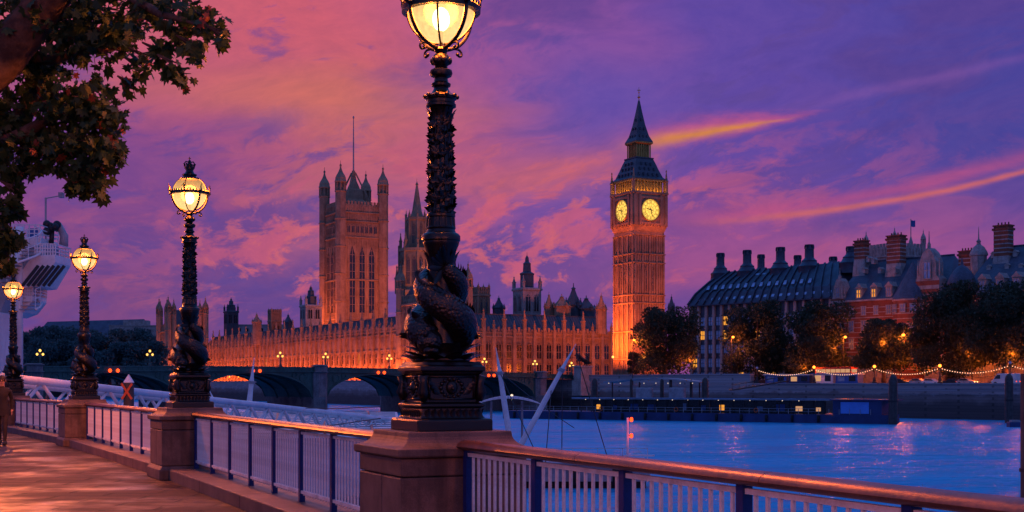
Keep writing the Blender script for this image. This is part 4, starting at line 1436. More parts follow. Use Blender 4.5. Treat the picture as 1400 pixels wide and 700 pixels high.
def clock_face(parent, loc, rz):
    f = MB()
    f.extrude_xz([(3.45 * cos(2 * pi * j / 48), 3.45 * sin(2 * pi * j / 48)) for j in range(48)], -0.10, 0.0)
    fo = f.build("clock_dial", 'dial', parent)
    fo.location = loc; fo.rotation_euler = (0, 0, rz); fo.scale = (1.07, 1, 1.07)
    r = MB()
    ring = lambda rad, th: r.tube([(rad * cos(2 * pi * j / 48), -0.14, rad * sin(2 * pi * j / 48)) for j in range(49)], th, 5, False)
    ring(3.5, 0.24)
    r.build("dial_rim", 'gold', fo, smooth=True)
    r = MB()
    ring(3.05, 0.05); ring(2.05, 0.055); ring(1.1, 0.04)
    for j in range(12):
        a = 2 * pi * j / 12 + pi / 12
        r.beam((0.4 * cos(a), -0.13, 0.4 * sin(a)), (2.05 * cos(a), -0.13, 2.05 * sin(a)), 0.05, 0.05, (0, 1, 0))
    for j in range(60):
        a = 2 * pi * j / 60
        r.beam((3.06 * cos(a), -0.13, 3.06 * sin(a)), (3.3 * cos(a), -0.13, 3.3 * sin(a)), 0.06, 0.05, (0, 1, 0))
    r.build("dial_tracery", 'iron_far', fo)
    r = MB()
    for j, txt in enumerate("XII I II III IV V VI VII VIII IX X XI".split()):
        a = pi / 2 - 2 * pi * j / 12
        strokes(r, txt, 0.78, (2.55 * cos(a), -0.16, 2.55 * sin(a)), (sin(a), -cos(a)), (cos(a), sin(a)), 0.10)
    r.build("numerals", 'iron_far', fo)
    for nm, hrs, ln, wd in (("hour_hand", 9.45 / 12, 2.0, 0.30), ("minute_hand", 27 / 60, 3.0, 0.20)):
        a = pi / 2 - 2 * pi * hrs
        r = MB()
        y = -0.20 if nm == "hour_hand" else -0.27
        d = Vector((cos(a), 0, sin(a))); n = Vector((-sin(a), 0, cos(a)))
        c_ = Vector((0, y, 0))
        k0 = r.addv([c_ - d * 0.7 - n * wd * .6, c_ - d * 0.7 + n * wd * .6, c_ + d * ln * .7 + n * wd * .45, c_ + d * ln, c_ + d * ln * .7 - n * wd * .45])
        k1 = r.addv([Vector(v_) - Vector((0, 0.05, 0)) for v_ in r.v[k0:k0 + 5]])
        r.face(*range(k0, k0 + 5)); r.face(*range(k1 + 4, k1 - 1, -1))
        for j in range(5): r.face(k0 + j, k1 + j, k1 + (j + 1) % 5, k0 + (j + 1) % 5)
        r.build(nm, 'iron_far', fo)


clock_face(ck, (0, -g - 0.02, 59.0), 0)
clock_face(ck, (-g - 0.02, 0, 59.0), -pi / 2)
# belfry arcade
be = MB()
be.box(-5.4, 5.4, -5.4, 5.4, 65.252, 69.0)
for ang in (-pi / 2, pi, 0, pi / 2):
    nx, ny = cos(ang), sin(ang); tx, ty = -ny, nx
    for j in range(10):
        u = -6.2 + 12.4 * j / 9
        be.obox(Vector((nx * 6.2, ny * 6.2, 67.1)) + Vector((tx, ty, 0)) * u * 0.985, (nx * 0.16, ny * 0.16, 0), (tx * 0.2, ty * 0.2, 0), (0, 0, 1.84))
    be.obox(Vector((nx * 6.2, ny * 6.2, 69.2)), (nx * 0.3, ny * 0.3, 0), (tx * 6.4, ty * 6.4, 0), (0, 0, 0.24))
be.build("belfry", 'gold', ck)
pmx = pinnacle_mesh(8.0, 0.42, 'limestone')
for sx in (-1, 1):
    for sy in (-1, 1): inst(pmx, "pinnacle", ck, (sx * (g - 0.2), sy * (g - 0.2), 65.2))
lr = MB()
lr.square([(6.7, 69.45), (6.75, 69.8), (5.9, 70.6), (4.9, 73.2), (4.1, 75.6), (3.55, 77.0), (3.7, 77.1), (3.7, 77.5), (3.0, 77.6)])
for ang in (-pi / 2, pi):
    nx, ny = cos(ang), sin(ang); tx, ty = -ny, nx
    for row, (z, rr_, cnt) in enumerate(((71.4, 5.75, 5), (73.4, 4.95, 4), (75.2, 4.35, 3))):
        for j in range(cnt):
            u = (j - (cnt - 1) / 2) * 1.9
            lr.obox(Vector((nx * rr_, ny * rr_, z)) + Vector((tx, ty, 0)) * u, (nx * 0.35, ny * 0.35, 0), (tx * 0.3, ty * 0.3, 0), (0, 0, 0.45))
lr.build("lower_roof", 'castiron_roof', ck)
ln_ = MB()
ln_.box(-2.3, 2.3, -2.3, 2.3, 77.602, 82.2)
for ang in (-pi / 2, pi, 0, pi / 2):
    nx, ny = cos(ang), sin(ang); tx, ty = -ny, nx
    for j in range(7):
        u = -2.8 + 5.6 * j / 6
        ln_.obox(Vector((nx * 2.85, ny * 2.85, 79.9)) + Vector((tx, ty, 0)) * u * 0.98, (nx * 0.13, ny * 0.13, 0), (tx * 0.16, ty * 0.16, 0), (0, 0, 2.2))
ln_.square([(3.1, 82.1), (3.5, 82.5), (3.5, 82.9), (2.9, 82.95)])
ln_.build("lantern_stage", 'gold', ck)
sp_ = MB()
sp_.square([(3.5, 82.96), (3.45, 83.2), (2.5, 85.2), (1.55, 89.2), (0.75, 94.0), (0.28, 97.2), (0.22, 97.6)])
for ang in (-pi / 2, pi):
    nx, ny = cos(ang), sin(ang); tx, ty = -ny, nx
    for (z, rr_, cnt) in ((84.9, 2.75, 3), (87.6, 2.05, 2), (90.8, 1.4, 1)):
        for j in range(cnt):
            u = (j - (cnt - 1) / 2) * 1.5
            sp_.obox(Vector((nx * rr_, ny * rr_, z)) + Vector((tx, ty, 0)) * u, (nx * 0.25, ny * 0.25, 0), (tx * 0.2, ty * 0.2, 0), (0, 0, 0.4))
sp_.build("spire", 'castiron_roof', ck)
fi = MB()
fi.lathe([(0.2, 97.5), (0.15, 98.4), (0.55, 98.7), (0.55, 98.9), (0.12, 99.1), (0.1, 100.2), (0.32, 100.4), (0.1, 100.7), (0.05, 102.3)], 8)
fi.beam((-0.7, 0, 101.2), (0.7, 0, 101.2), 0.14); fi.beam((0, -0.7, 101.2), (0, 0.7, 101.2), 0.14)
fi.build("finial", 'gold', ck)

# floodlights (added without fittings, placed freely so each front is lit evenly)
def W2(base, u, v, z): return Vector((base.x + U.x * u + V.x * v, base.y + U.y * u + V.y * v, z))
N_ = Vector((0.479, -0.878, 0)); E_ = Vector((-0.878, -0.479, 0))
z3 = 3.3
a = RIV0 + tn * 5.5; c_ = RIV1 + tn * 5.5
strip_light("river_front_flood", (a.x, a.y, z3), (c_.x, c_.y, z3), 0.5, (-E_.x * 0.75, -E_.y * 0.75, 1.0), 72000, FLOOD)
a = NW0 + Vector((N_.x, N_.y)) * 11; c_ = a + U * 60
strip_light("north_front_flood", (a.x, a.y, z3), (c_.x, c_.y, z3), 0.5, (-N_.x * 0.8, -N_.y * 0.8, 1.0), 3600, FLOOD)
base = Vector((CX, CY))
a = base + Vector((N_.x, N_.y)) * 27 - U * 6; c_ = a + U * 12
strip_light("clock_tower_flood", (a.x, a.y, 7), (c_.x, c_.y, 7), 1.0, (-N_.x * 0.55, -N_.y * 0.55, 1.0), 15000, FLOOD)
a = base + tn * 17 - V * 5; c_ = a + V * 11
strip_light("clock_tower_flood", (a.x, a.y, 11), (c_.x, c_.y, 11), 1.0, (-E_.x * 0.45, -E_.y * 0.45, 1.0), 30000, FLOOD)
for d_ in (N_, E_):
    cc = base + Vector((d_.x, d_.y)) * 10.5
    t_ = Vector((-d_.y, d_.x)) * 6
    strip_light("clock_stage_flood", (cc.x - t_.x, cc.y - t_.y, zb + 51), (cc.x + t_.x, cc.y + t_.y, zb + 51), 0.5, (-d_.x * 0.9, -d_.y * 0.9, 1.0), 420, FLOOD)
sc_ = at(570, 500, 560)
strip_light("spire_warm_fill", (sc_.x + 14 - 8, 530, 27), (sc_.x + 14 + 8, 534, 27), 1.0, (-0.3, 0.5, 1.0), 12000, (1.0, 0.24, 0.07))  # added warm light, offsets the blue cast on the spire
# belfry glow behind its arcade and on the dials' surrounds
for ang in (-pi / 2, pi):
    nx, ny = cos(ang + TH), sin(ang + TH)
    cc = base + Vector((nx, ny)) * 7.6
    tx, ty = -ny, nx
    strip_light("belfry_flood", (cc.x - tx * 6, cc.y - ty * 6, zb + 65.6), (cc.x + tx * 6, cc.y + ty * 6, zb + 65.6), 0.4, (-nx * 0.8, -ny * 0.8, 1.0), 240, (1.0, 0.42, 0.04))
vb = Vector((-78.0, 640))
a = vb + Vector((N_.x, N_.y)) * 55 - U * 11; c_ = a + U * 22
strip_light("great_tower_flood", (a.x, a.y, 27.5), (c_.x, c_.y, 27.5), 1.0, (-N_.x * 0.5, -N_.y * 0.5, 1.0), 30000, (1.0, 0.17, 0.03))
a = vb + tn * 27 - V * 11; c_ = a + V * 22
strip_light("great_tower_flood", (a.x, a.y, 27.5), (c_.x, c_.y, 27.5), 1.0, (-E_.x * 0.5, -E_.y * 0.5, 1.0), 14000, (1.0, 0.17, 0.03))
point_light("great_tower_crown_glow", (vb.x, vb.y, 91.5), 900, FLOOD, 1.0)
pc = Vector((at(593, 500, 460).x, 462))
for d_ in (N_, E_):
    cc = pc + Vector((d_.x, d_.y)) * 15
    t_ = Vector((-d_.y, d_.x)) * 8
    strip_light("pavilion_flood", (cc.x - t_.x, cc.y - t_.y, 3.2), (cc.x + t_.x, cc.y + t_.y, 3.2), 0.6, (-d_.x, -d_.y, 1.0), 5200, (1.0, 0.18, 0.03))
pc = Vector((at(249, 500, 705).x, 705))
for d_ in (N_, E_):
    cc = pc + Vector((d_.x, d_.y)) * 17
    t_ = Vector((-d_.y, d_.x)) * 9
    strip_light("pavilion_flood", (cc.x - t_.x, cc.y - t_.y, 3.2), (cc.x + t_.x, cc.y + t_.y, 3.2), 0.6, (-d_.x, -d_.y, 1.0), 9000, (1.0, 0.18, 0.03))
# ------------------------------------------------------------------ the bridge
BD = Vector((127.0, 95.0)).normalized()
BP = Vector((-108.3, 275.0))
BR = atan2(BD.y, BD.x)


def bs(px):
    k = (px - 700) / 1778
    return (108.3 + 275 * k) / (127 - 95 * k) * 158.7


def btop(s): return 5.75 - 1.25 * ((s - 55) / 90) ** 2


br = empty("bridge", (BP.x, BP.y, 0), BR, "long green cast iron arch bridge with granite piers crossing the river", "bridge")
PIERS = [-62, -27.5, 7, 41.5, 76, 110.5, 145]
WID = 26.0
for y0, y1, yf in ((-0.35, 0.05, -0.2), (WID - 0.05, WID + 0.35, WID + 0.2)):
    par = MB()
    for s0 in range(-90, 157, 3):
        s1 = s0 + 3
        za, zc_ = btop(s0), btop(s1)
        k0 = par.addv([(s0, y0, za - 1.0), (s1, y0, zc_ - 1.0), (s1, y1, zc_ - 1.0), (s0, y1, za - 1.0), (s0, y0, za), (s1, y0, zc_), (s1, y1, zc_), (s0, y1, za)])
        for q in ((3, 2, 1, 0), (4, 5, 6, 7), (0, 1, 5, 4), (2, 3, 7, 6)): par.face(*[k0 + j for j in q])
        for z_, hh, pr in ((-0.12, 0.12, 0.55), (-1.1, 0.14, 0.6)):
            par.beam((s0, yf, za + z_), (s1, yf, zc_ + z_), pr * 1.3, hh * 2)
        for j in range(3):
            if y0 < 0: par.box(s0 + j, s0 + j + 0.16, -0.46, -0.352, (za + zc_) / 2 - 0.9, (za + zc_) / 2 - 0.3)
    par.build("parapet", 'bridge_green', br)
dk = MB()
for s0 in range(-90, 157, 3):
    za, zc_ = btop(s0) - 1.0, btop(s0 + 3) - 1.0
    k0 = dk.addv([(s0, 0.05, za), (s0 + 3, 0.05, zc_), (s0 + 3, WID - 0.05, zc_), (s0, WID - 0.05, za)]); dk.face(k0, k0 + 1, k0 + 2, k0 + 3)
dk.build("deck", 'asphalt', br)
PH_ = 1.9
for a, b_ in zip(PIERS[:-1], PIERS[1:]):
    x0, x1 = a + PH_, b_ - PH_
    mid = (x0 + x1) / 2; hw = (x1 - x0) / 2
    N = 28
    zc0 = btop(mid) - 1.42; zs_ = -2.6
    cur = []
    for i in range(N + 1):
        t = -1 + 2 * i / N
        cur.append((mid + hw * t, zs_ + (zc0 - zs_) * sqrt(max(0, 1 - t * t * 0.995)) ** 0.92))
    sp_ = MB()
    for (xa, za), (xb, zb_) in zip(cur[:-1], cur[1:]):
        ta, tb = btop(xa) - 1.0, btop(xb) - 1.0
        for y0 in (0.0, WID):
            k0 = sp_.addv([(xa, y0, za), (xb, y0, zb_), (xb, y0, tb), (xa, y0, ta)]); sp_.face(k0, k0 + 1, k0 + 2, k0 + 3)
        for y0 in (-0.22, 6, 12.5, 19):                        # arch ribs
            k0 = sp_.addv([(xa, y0, za - 0.15), (xb, y0, zb_ - 0.15), (xb, y0 + 0.5, zb_ - 0.15), (xa, y0 + 0.5, za - 0.15),
                           (xa, y0, za + 0.3), (xb, y0, zb_ + 0.3), (xb, y0 + 0.5, zb_ + 0.3), (xa, y0 + 0.5, za + 0.3)])
            for q in ((3, 2, 1, 0), (4, 5, 6, 7), (0, 1, 5, 4), (2, 3, 7, 6)): sp_.face(*[k0 + j for j in q])
        k0 = sp_.addv([(xa, 0.01, za + 0.31), (xb, 0.01, zb_ + 0.31), (xb, WID, zb_ + 0.31), (xa, WID, za + 0.31)]); sp_.face(k0 + 3, k0 + 2, k0 + 1, k0)
    for i in range(1, N):                                      # pierced spandrel bars and rings
        if i % 2 == 0:
            xa, za = cur[i]
            if btop(xa) - 1.6 - za > 1.2:
                sp_.box(xa - 0.10, xa + 0.10, -0.14, -0.003, za + 0.3, btop(xa) - 1.5)
    for s_ in (-1, 1):
        for rr_, off in ((0.95, 0.83), (0.6, 0.68)):
            cx_ = mid + s_ * hw * off
            zb_ = zs_ + (zc0 - zs_) * sqrt(1 - off * off)
            cz_ = (zb_ + btop(cx_) - 1.5) / 2 + 0.3
            sp_.tube([(cx_ + rr_ * cos(q * pi / 8), -0.1, cz_ + rr_ * sin(q * pi / 8)) for q in range(17)], 0.12, 5, False)
    sp_.build("arch", 'bridge_green', br)
    for s_ in (-0.55, 0.55):
        nl = MB(); nl.ball((mid + s_ * 1.6, -0.75, zc0 + 0.35), 0.42, 8, 6)
        nl.build("navigation_light", 'e_red', br)
        nl = MB(); nl.box(mid + s_ * 1.6 - 0.08, mid + s_ * 1.6 + 0.08, -0.6, -0.36, zc0 + 0.3, btop(mid) - 1.2)
        nl.build("light_bracket", 'iron_far', br)
for s_ in PIERS:
    p_ = MB()
    t = btop(s_)
    P = [(s_ - PH_, 1), (s_ - PH_, -0.6), (s_, -3.2), (s_ + PH_, -0.6), (s_ + PH_, WID - 1), (s_, WID + 2.5), (s_ - PH_, WID - 1)]
    p_.loft(P, -7, P, -1.6)
    P2 = [(s_ - PH_, 1), (s_ - PH_, -0.5), (s_ - 1.0, -1.5), (s_ + 1.0, -1.5), (s_ + PH_, -0.5), (s_ + PH_, WID - 1), (s_ - PH_, WID - 1)]
    p_.loft(P2, -1.599, P2, t - 1.4)
    p_.octa([(1.7, t - 1.399), (2.0, t - 1.2), (1.65, t - 1.0), (1.65, t + 0.15), (1.95, t + 0.2), (1.95, t + 0.42), (1.2, t + 0.6)], (s_, -0.4))
    p_.build("pier", 'bridge_stone', br)

# triple lanterns along the parapet
tl_notes = ["triple globe bridge lantern over the left pier, beyond the third promenade lamp", "triple globe bridge lantern just left of the second promenade lamp and the far pavilion",
            "triple globe bridge lantern over the lit arch, left of the bridge's middle pier", "triple globe bridge lantern standing on the bridge's middle granite pier",
            "triple globe bridge lantern just left of the nearest lamp column", "triple globe bridge lantern just right of the nearest lamp's base",
            "triple globe bridge lantern between the two leaning white masts, over the last arch", "triple globe bridge lantern beside the bronze chariot statue"]
tl = None
for px, note in zip((54, 204, 382, 444, 531, 661, 730, 780), tl_notes):
    s_ = bs(px)
    p = BP + BD * s_ + Vector((BD.y, -BD.x)) * 0.35
    if tl is None:
        tl = empty("bridge_lantern", (0, 0, 0), 0)
        q = MB(); q.octa([(0.34, 0), (0.34, 0.5), (0.16, 0.6), (0.11, 1.9), (0.18, 2.0), (0.08, 2.1), (0.07, 3.1)])
        for s in (-1, 1): q.tube([(0, 0, 2.0), (s * 0.4, 0, 1.95), (s * 0.62, 0, 2.15), (s * 0.62, 0, 2.3)], 0.05, 6)
        q.build("lamp_post", 'bridge_green', tl)
        for x, z, r in ((-0.62, 2.52, 0.27), (0.62, 2.52, 0.27), (0, 3.32, 0.29)):
            q = MB(); q.lathe([(r * 0.5, -r), (r * 0.95, -r * 0.3), (r, r * 0.2), (r * 0.55, r * 0.9)], 8)
            q.build("lantern_globe", 'e_globe_far', tl, smooth=True, loc=(x, 0, z))
            q = MB(); q.lathe([(r * 0.62, r * 0.9), (r * 0.3, r * 1.3), (0.03, r * 1.9)], 8)
            q.build("lantern_cap", 'iron_far', tl, loc=(x, 0, z))
        o = tl
    else: o = copy_tree(tl)
    o.location = (p.x, p.y, btop(s_) + 0.02); o.rotation_euler = (0, 0, BR)
    tag(o, note, "lantern", "triple lanterns along the bridge")

# the lit terrace seen through the arches
te = empty("terrace_marquee", (0, 0, 0), 0, "warmly lit terrace pavilion along the foot of the river wing, behind the arches", "marquee")
q = MB()
A_ = RIV0 + tn * 7.5 + V * 6; B_ = RIV1 + tn * 7.5
q.beam((A_.x, A_.y, 5.6), (B_.x, B_.y, 5.6), 4.0, 0.25)
q.build("awning", 'portland', te)
q = MB()
for i in range(54):
    p = A_ + (B_ - A_) * (i / 53) + tn * 1.8
    q.box(p.x - 0.1, p.x + 0.1, p.y - 0.1, p.y + 0.1, 2.6, 5.45)
q.build("awning_post", 'portland', te)
for i in range(18):
    p = A_ + (B_ - A_) * ((i + 0.5) / 18) + tn * 1.4
    q = MB(); q.ball((p.x, p.y, 5.0), 0.35, 8, 6); q.build("terrace_lamp", 'e_sodium', te)
strip_light("terrace_light", (A_.x, A_.y, 5.2), (B_.x, B_.y, 5.2), 0.5, (-0.3, 0.1, -1), 26000, (1.0, 0.2, 0.02))

# chariot statue on its plinth at the bridge foot
SX = at(797, 500, 364)
st = empty("chariot_statue", (SX.x, SX.y, 1.3), BR, "dark bronze chariot statue with rearing horses at the bridge foot", "statue")
q = MB(); q.box(-2.0, 2.0, -1.6, 1.6, 1.2, 5.0); q.box(-2.3, 2.3, -1.9, 1.9, 4.9, 5.35); q.box(-2.4, 2.4, -2.0, 2.0, -3, 1.199); q.build("plinth", 'portland', st, bevel=0.05)
q = MB()
for y in (-0.55, 0.55):
    q.tube([(1.4, y, 6.6), (0.5, y, 6.9), (-0.6, y, 7.2), (-1.35, y, 7.9), (-1.7, y, 8.5), (-2.25, y, 8.35), (-2.5, y, 8.1)], [0.35, 0.5, 0.45, 0.35, 0.25, 0.2, 0.12], 8)
    q.tube([(-0.9, y, 7.2), (-1.7, y, 7.1), (-1.9, y, 6.4)], [0.2, 0.13, 0.09], 6)
    q.tube([(-0.8, y + 0.2, 7.0), (-1.5, y + 0.2, 6.6), (-1.5, y + 0.2, 5.9)], [0.2, 0.13, 0.09], 6)
    q.tube([(0.9, y, 6.7), (1.1, y, 6.0), (0.8, y, 5.36)], [0.28, 0.16, 0.12], 6)
    q.tube([(1.2, y, 6.7), (1.7, y, 6.3), (1.9, y, 5.8)], [0.12, 0.1, 0.03], 6)
q.build("horse", 'statue', st, smooth=True)
q = MB()
q.tube([(1.9, 0, 6.1), (1.9, 0, 7.2), (1.85, 0, 7.9), (1.85, 0, 8.25)], [0.5, 0.36, 0.42, 0.16], 8); q.ball((1.8, 0, 8.5), 0.25, 8, 6)
q.tube([(1.8, 0.35, 7.9), (1.3, 0.6, 8.3), (0.9, 0.65, 9.0)], [0.13, 0.1, 0.07], 6); q.tube([(1.8, -0.35, 7.9), (1.3, -0.6, 7.9), (0.9, -0.65, 8.2)], [0.13, 0.1, 0.07], 6)
q.build("charioteer", 'statue', st, smooth=True)
q = MB(); q.box(1.35, 2.3, -0.6, 0.6, 5.8, 6.4)
for y in (-0.8, 0.8): q.tube([(2.0 + 0.55 * cos(j * pi / 8), y, 5.92 + 0.55 * sin(j * pi / 8)) for j in range(17)], 0.09, 6, False)
q.build("chariot", 'statue', st)
# ------------------------------------------------------------------ north embankment buildings
ER = atan2(ED.y, ED.x)


def es(px, off=0.0):
    """distance along the embankment at which a line set back by off is seen at px"""
    n = Vector((-ED.y, ED.x)); n = n if n.y > 0 else -n
    o = E0 + n * off
    k = (px - 700) / 1778
    return (k * o.y - o.x) / (ED.x - k * ED.y)


EN = Vector((-ED.y, ED.x)); EN = EN if EN.y > 0 else -EN


def epos(px, off, z=1.3):
    s = es(px, off)
    p = E0 + EN * off + ED * s
    return Vector((p.x, p.y, z))


# bronze roofed office block with tall chimneys
PO = Vector((55, 400)); PL = 54.0; PD = 40.0; PE = 24.3
ph = empty("chimneyed_block", (PO.x, PO.y, 1.3), ER, "dark bronze roofed office block with a row of tall flared chimneys", "office block")
b = MB(); b.box(0, PL, 0.6, PD, 0, PE); b.build("wall", 'ph_bronze', ph)
pi_ = MB()
nb = 18
pier_me = MB()
pier_me.square([(0.42, 0), (0.42, PE - 0.4)])
for z in (4.5, 8.7, 12.9, 17.1, 21.0): pier_me.square([(0.5, z - 0.25), (0.5, z + 0.25)])
pm_ = pier_me.mesh("stone_pier", 'ph_stone')
for i in range(nb + 1): inst(pm_, "stone_pier", ph, (i * PL / nb, 0.35, 0))
for i in range(1, 13): inst(pm_, "stone_pier", ph, (0.35, i * PD / 13, 0))
bay = PL / nb
wq = MB(); wq.i = 0; wq.box(-bay * 0.30, bay * 0.30, -0.12, 0.05, 0, 2.7); wq.i = 1
for z in (0, 1.3, 2.7): wq.box(-bay * 0.33, bay * 0.33, -0.2, -0.121, z - 0.07, z + 0.07)
for x in (-0.33, 0, 0.33): wq.box(bay * x - 0.06, bay * x + 0.06, -0.19, -0.121, 0, 2.7)
w_dark = wq.mesh("window", ['sky_glass', 'ph_bronze'])
w_lit = wq.mesh("window", ['e_warm_window', 'ph_bronze'])
lit = {(0, 1), (0, 2), (1, 3), (0, 5), (8, 3), (13, 2), (4, 3), (4, 4)}
rr = random.Random(11)
cnt = 0
for r_ in range(5):
    for i in range(nb):
        on = (i, r_) in lit
        if r_ == 0: on = rr.random() < 0.3
        inst(w_lit if on else w_dark, "window", ph, ((i + 0.5) * bay, 0.58, 1.1 + r_ * 4.2))
        cnt += 1
# roof: steep mansard curving up to a ridge, hipped at both ends, ribbed
RZ = 34.8
sec = [(0.0, PE), (-0.6, PE + 0.25), (1.3, PE + 2.8), (5.5, RZ - 2.6), (10.0, RZ), (PD - 10, RZ), (PD, PE)]
rf = MB()
prof = [(-0.7, PE - 0.35, -0.7), (-0.7, PE, -0.7), (1.0, PE + 3.4, 1.0), (4.6, RZ - 3.4, 3.4), (8.5, RZ, 6.0)]
for (ya, za, xa), (yb, zb_, xb) in zip(prof[:-1], prof[1:]):
    P = lambda y, z, x: [(x, y, z), (PL - x, y, z), (PL - x, PD - y, z), (x, PD - y, z)]
    k0 = rf.addv(P(ya, za, xa) + P(yb, zb_, xb))
    for j in range(4): rf.face(k0 + j, k0 + (j + 1) % 4, k0 + 4 + (j + 1) % 4, k0 + 4 + j)
k0 = rf.addv([(6, 8.5, RZ), (PL - 6, 8.5, RZ), (PL - 6, PD - 8.5, RZ), (6, PD - 8.5, RZ)]); rf.face(k0, k0 + 1, k0 + 2, k0 + 3)
for i in range(nb + 1):                                        # ducts running up the slope
    x = i * bay
    for (ya, za, xa), (yb, zb_, xb) in zip(prof[1:-1], prof[2:]):
        f = lambda x, xo: min(max(x + (PL / 2 - x) * xo / (PL / 2), xo), PL - xo)
        rf.beam((f(x, xa), ya - 0.1, za + 0.12), (f(x, xb), yb - 0.1, zb_ + 0.12), 0.5, 0.5, (0, -1, 0.5))
for i in range(10):
    y = i * PD / 10
    for (ya, za, xa), (yb, zb_, xb) in zip(prof[1:-1], prof[2:]):
        g_ = lambda y, yo: y + (PD / 2 - y) * yo / (PD / 2)
        rf.beam((xa - 0.1, g_(y, ya), za + 0.12), (xb - 0.1, g_(y, yb), zb_ + 0.12), 0.5, 0.5, (-1, 0, 0.5))
rf.build("roof", 'ph_bronze', ph)
dq = MB(); dq.i = 0; dq.obox((0, 0, 0), (0.5, 0, 0), (0, 0.12, 0.02), (0, 0.35, 0.62)); dq.i = 1; dq.beam((-0.62, -0.1, -0.62), (-0.62, 0.3, 0.62), 0.2); dq.beam((0.62, -0.1, -0.62), (0.62, 0.3, 0.62), 0.2); dq.beam((-0.7, -0.2, -0.7), (0.7, -0.2, -0.7), 0.2)
dm = dq.mesh("dormer", ['sky_glass', 'ph_bronze'])
for i in range(nb): inst(dm, "dormer", ph, ((i + 0.5) * bay * 0.94 + 1.6, 0.35, PE + 1.9))
for i in range(1, 15): inst(dm, "dormer", ph, (i * bay * 0.96 + 2.6, 1.9, PE + 5.3))
sk_ = MB(); sk_.i = 0; sk_.obox((0, 0, 0), (2.2, 0, 0), (0, 0.1, 0), (0.5, 1.1, 1.5)); sk_.build("skylight", 'sky_glass', ph, loc=(21, 5.6, RZ - 3.0))


def ph_chimney(px, topy, r, back):
    y = 8.8 + back
    # depth of that line
    o = PO + Vector((-ED.y, ED.x)) * 0 + EN * y
    k = (px - 700) / 1778
    s = (k * o.y - o.x) / (ED.x - k * ED.y)
    Yd = o.y + ED.y * s
    zt = EYE + (525 - topy) / 1778 * Yd - 1.3
    q = MB()
    q.lathe([(r * 2.8, RZ - 3.4), (r * 2.55, RZ - 1.0), (r * 2.65, RZ - 0.7), (r * 2.65, RZ - 0.4), (r * 2.1, RZ + 0.1), (r * 1.75, RZ + 0.9), (r * 1.8, RZ + 1.2), (r * 1.3, RZ + 1.7), (r * 1.05, RZ + 2.2), (r * 0.98, zt - 1.6), (r * 1.08, zt - 1.5), (r * 1.08, zt - 1.2), (r * 0.8, zt - 1.15), (r * 0.8, zt - 0.35), (r * 1.1, zt - 0.3), (r * 1.1, zt)], 16)
    for j in range(8):
        a = j * pi / 4
        q.box(r * cos(a) - 0.14, r * cos(a) + 0.14, r * sin(a) - 0.14, r * sin(a) + 0.14, zt - 1.2, zt - 0.32)
        q.tube([(r * 1.02 * cos(a), r * 1.02 * sin(a), RZ + 2.2), (r * 0.98 * cos(a), r * 0.98 * sin(a), zt - 1.6)], 0.09, 5)
    q.build("chimney", 'ph_bronze', ph, auto=True, loc=(s, y, 0))


for px, ty, r, bk in ((985, 346, 1.15, 0), (1021.5, 342, 1.2, 0), (1040.5, 348, 1.05, 14), (1067, 338, 1.25, 0), (1090.5, 349, 1.05, 14), (1106.5, 334.5, 1.25, 0), (1139, 351, 1.1, 14), (1163.5, 337, 1.3, 0)):
    ph_chimney(px, ty, r, bk)


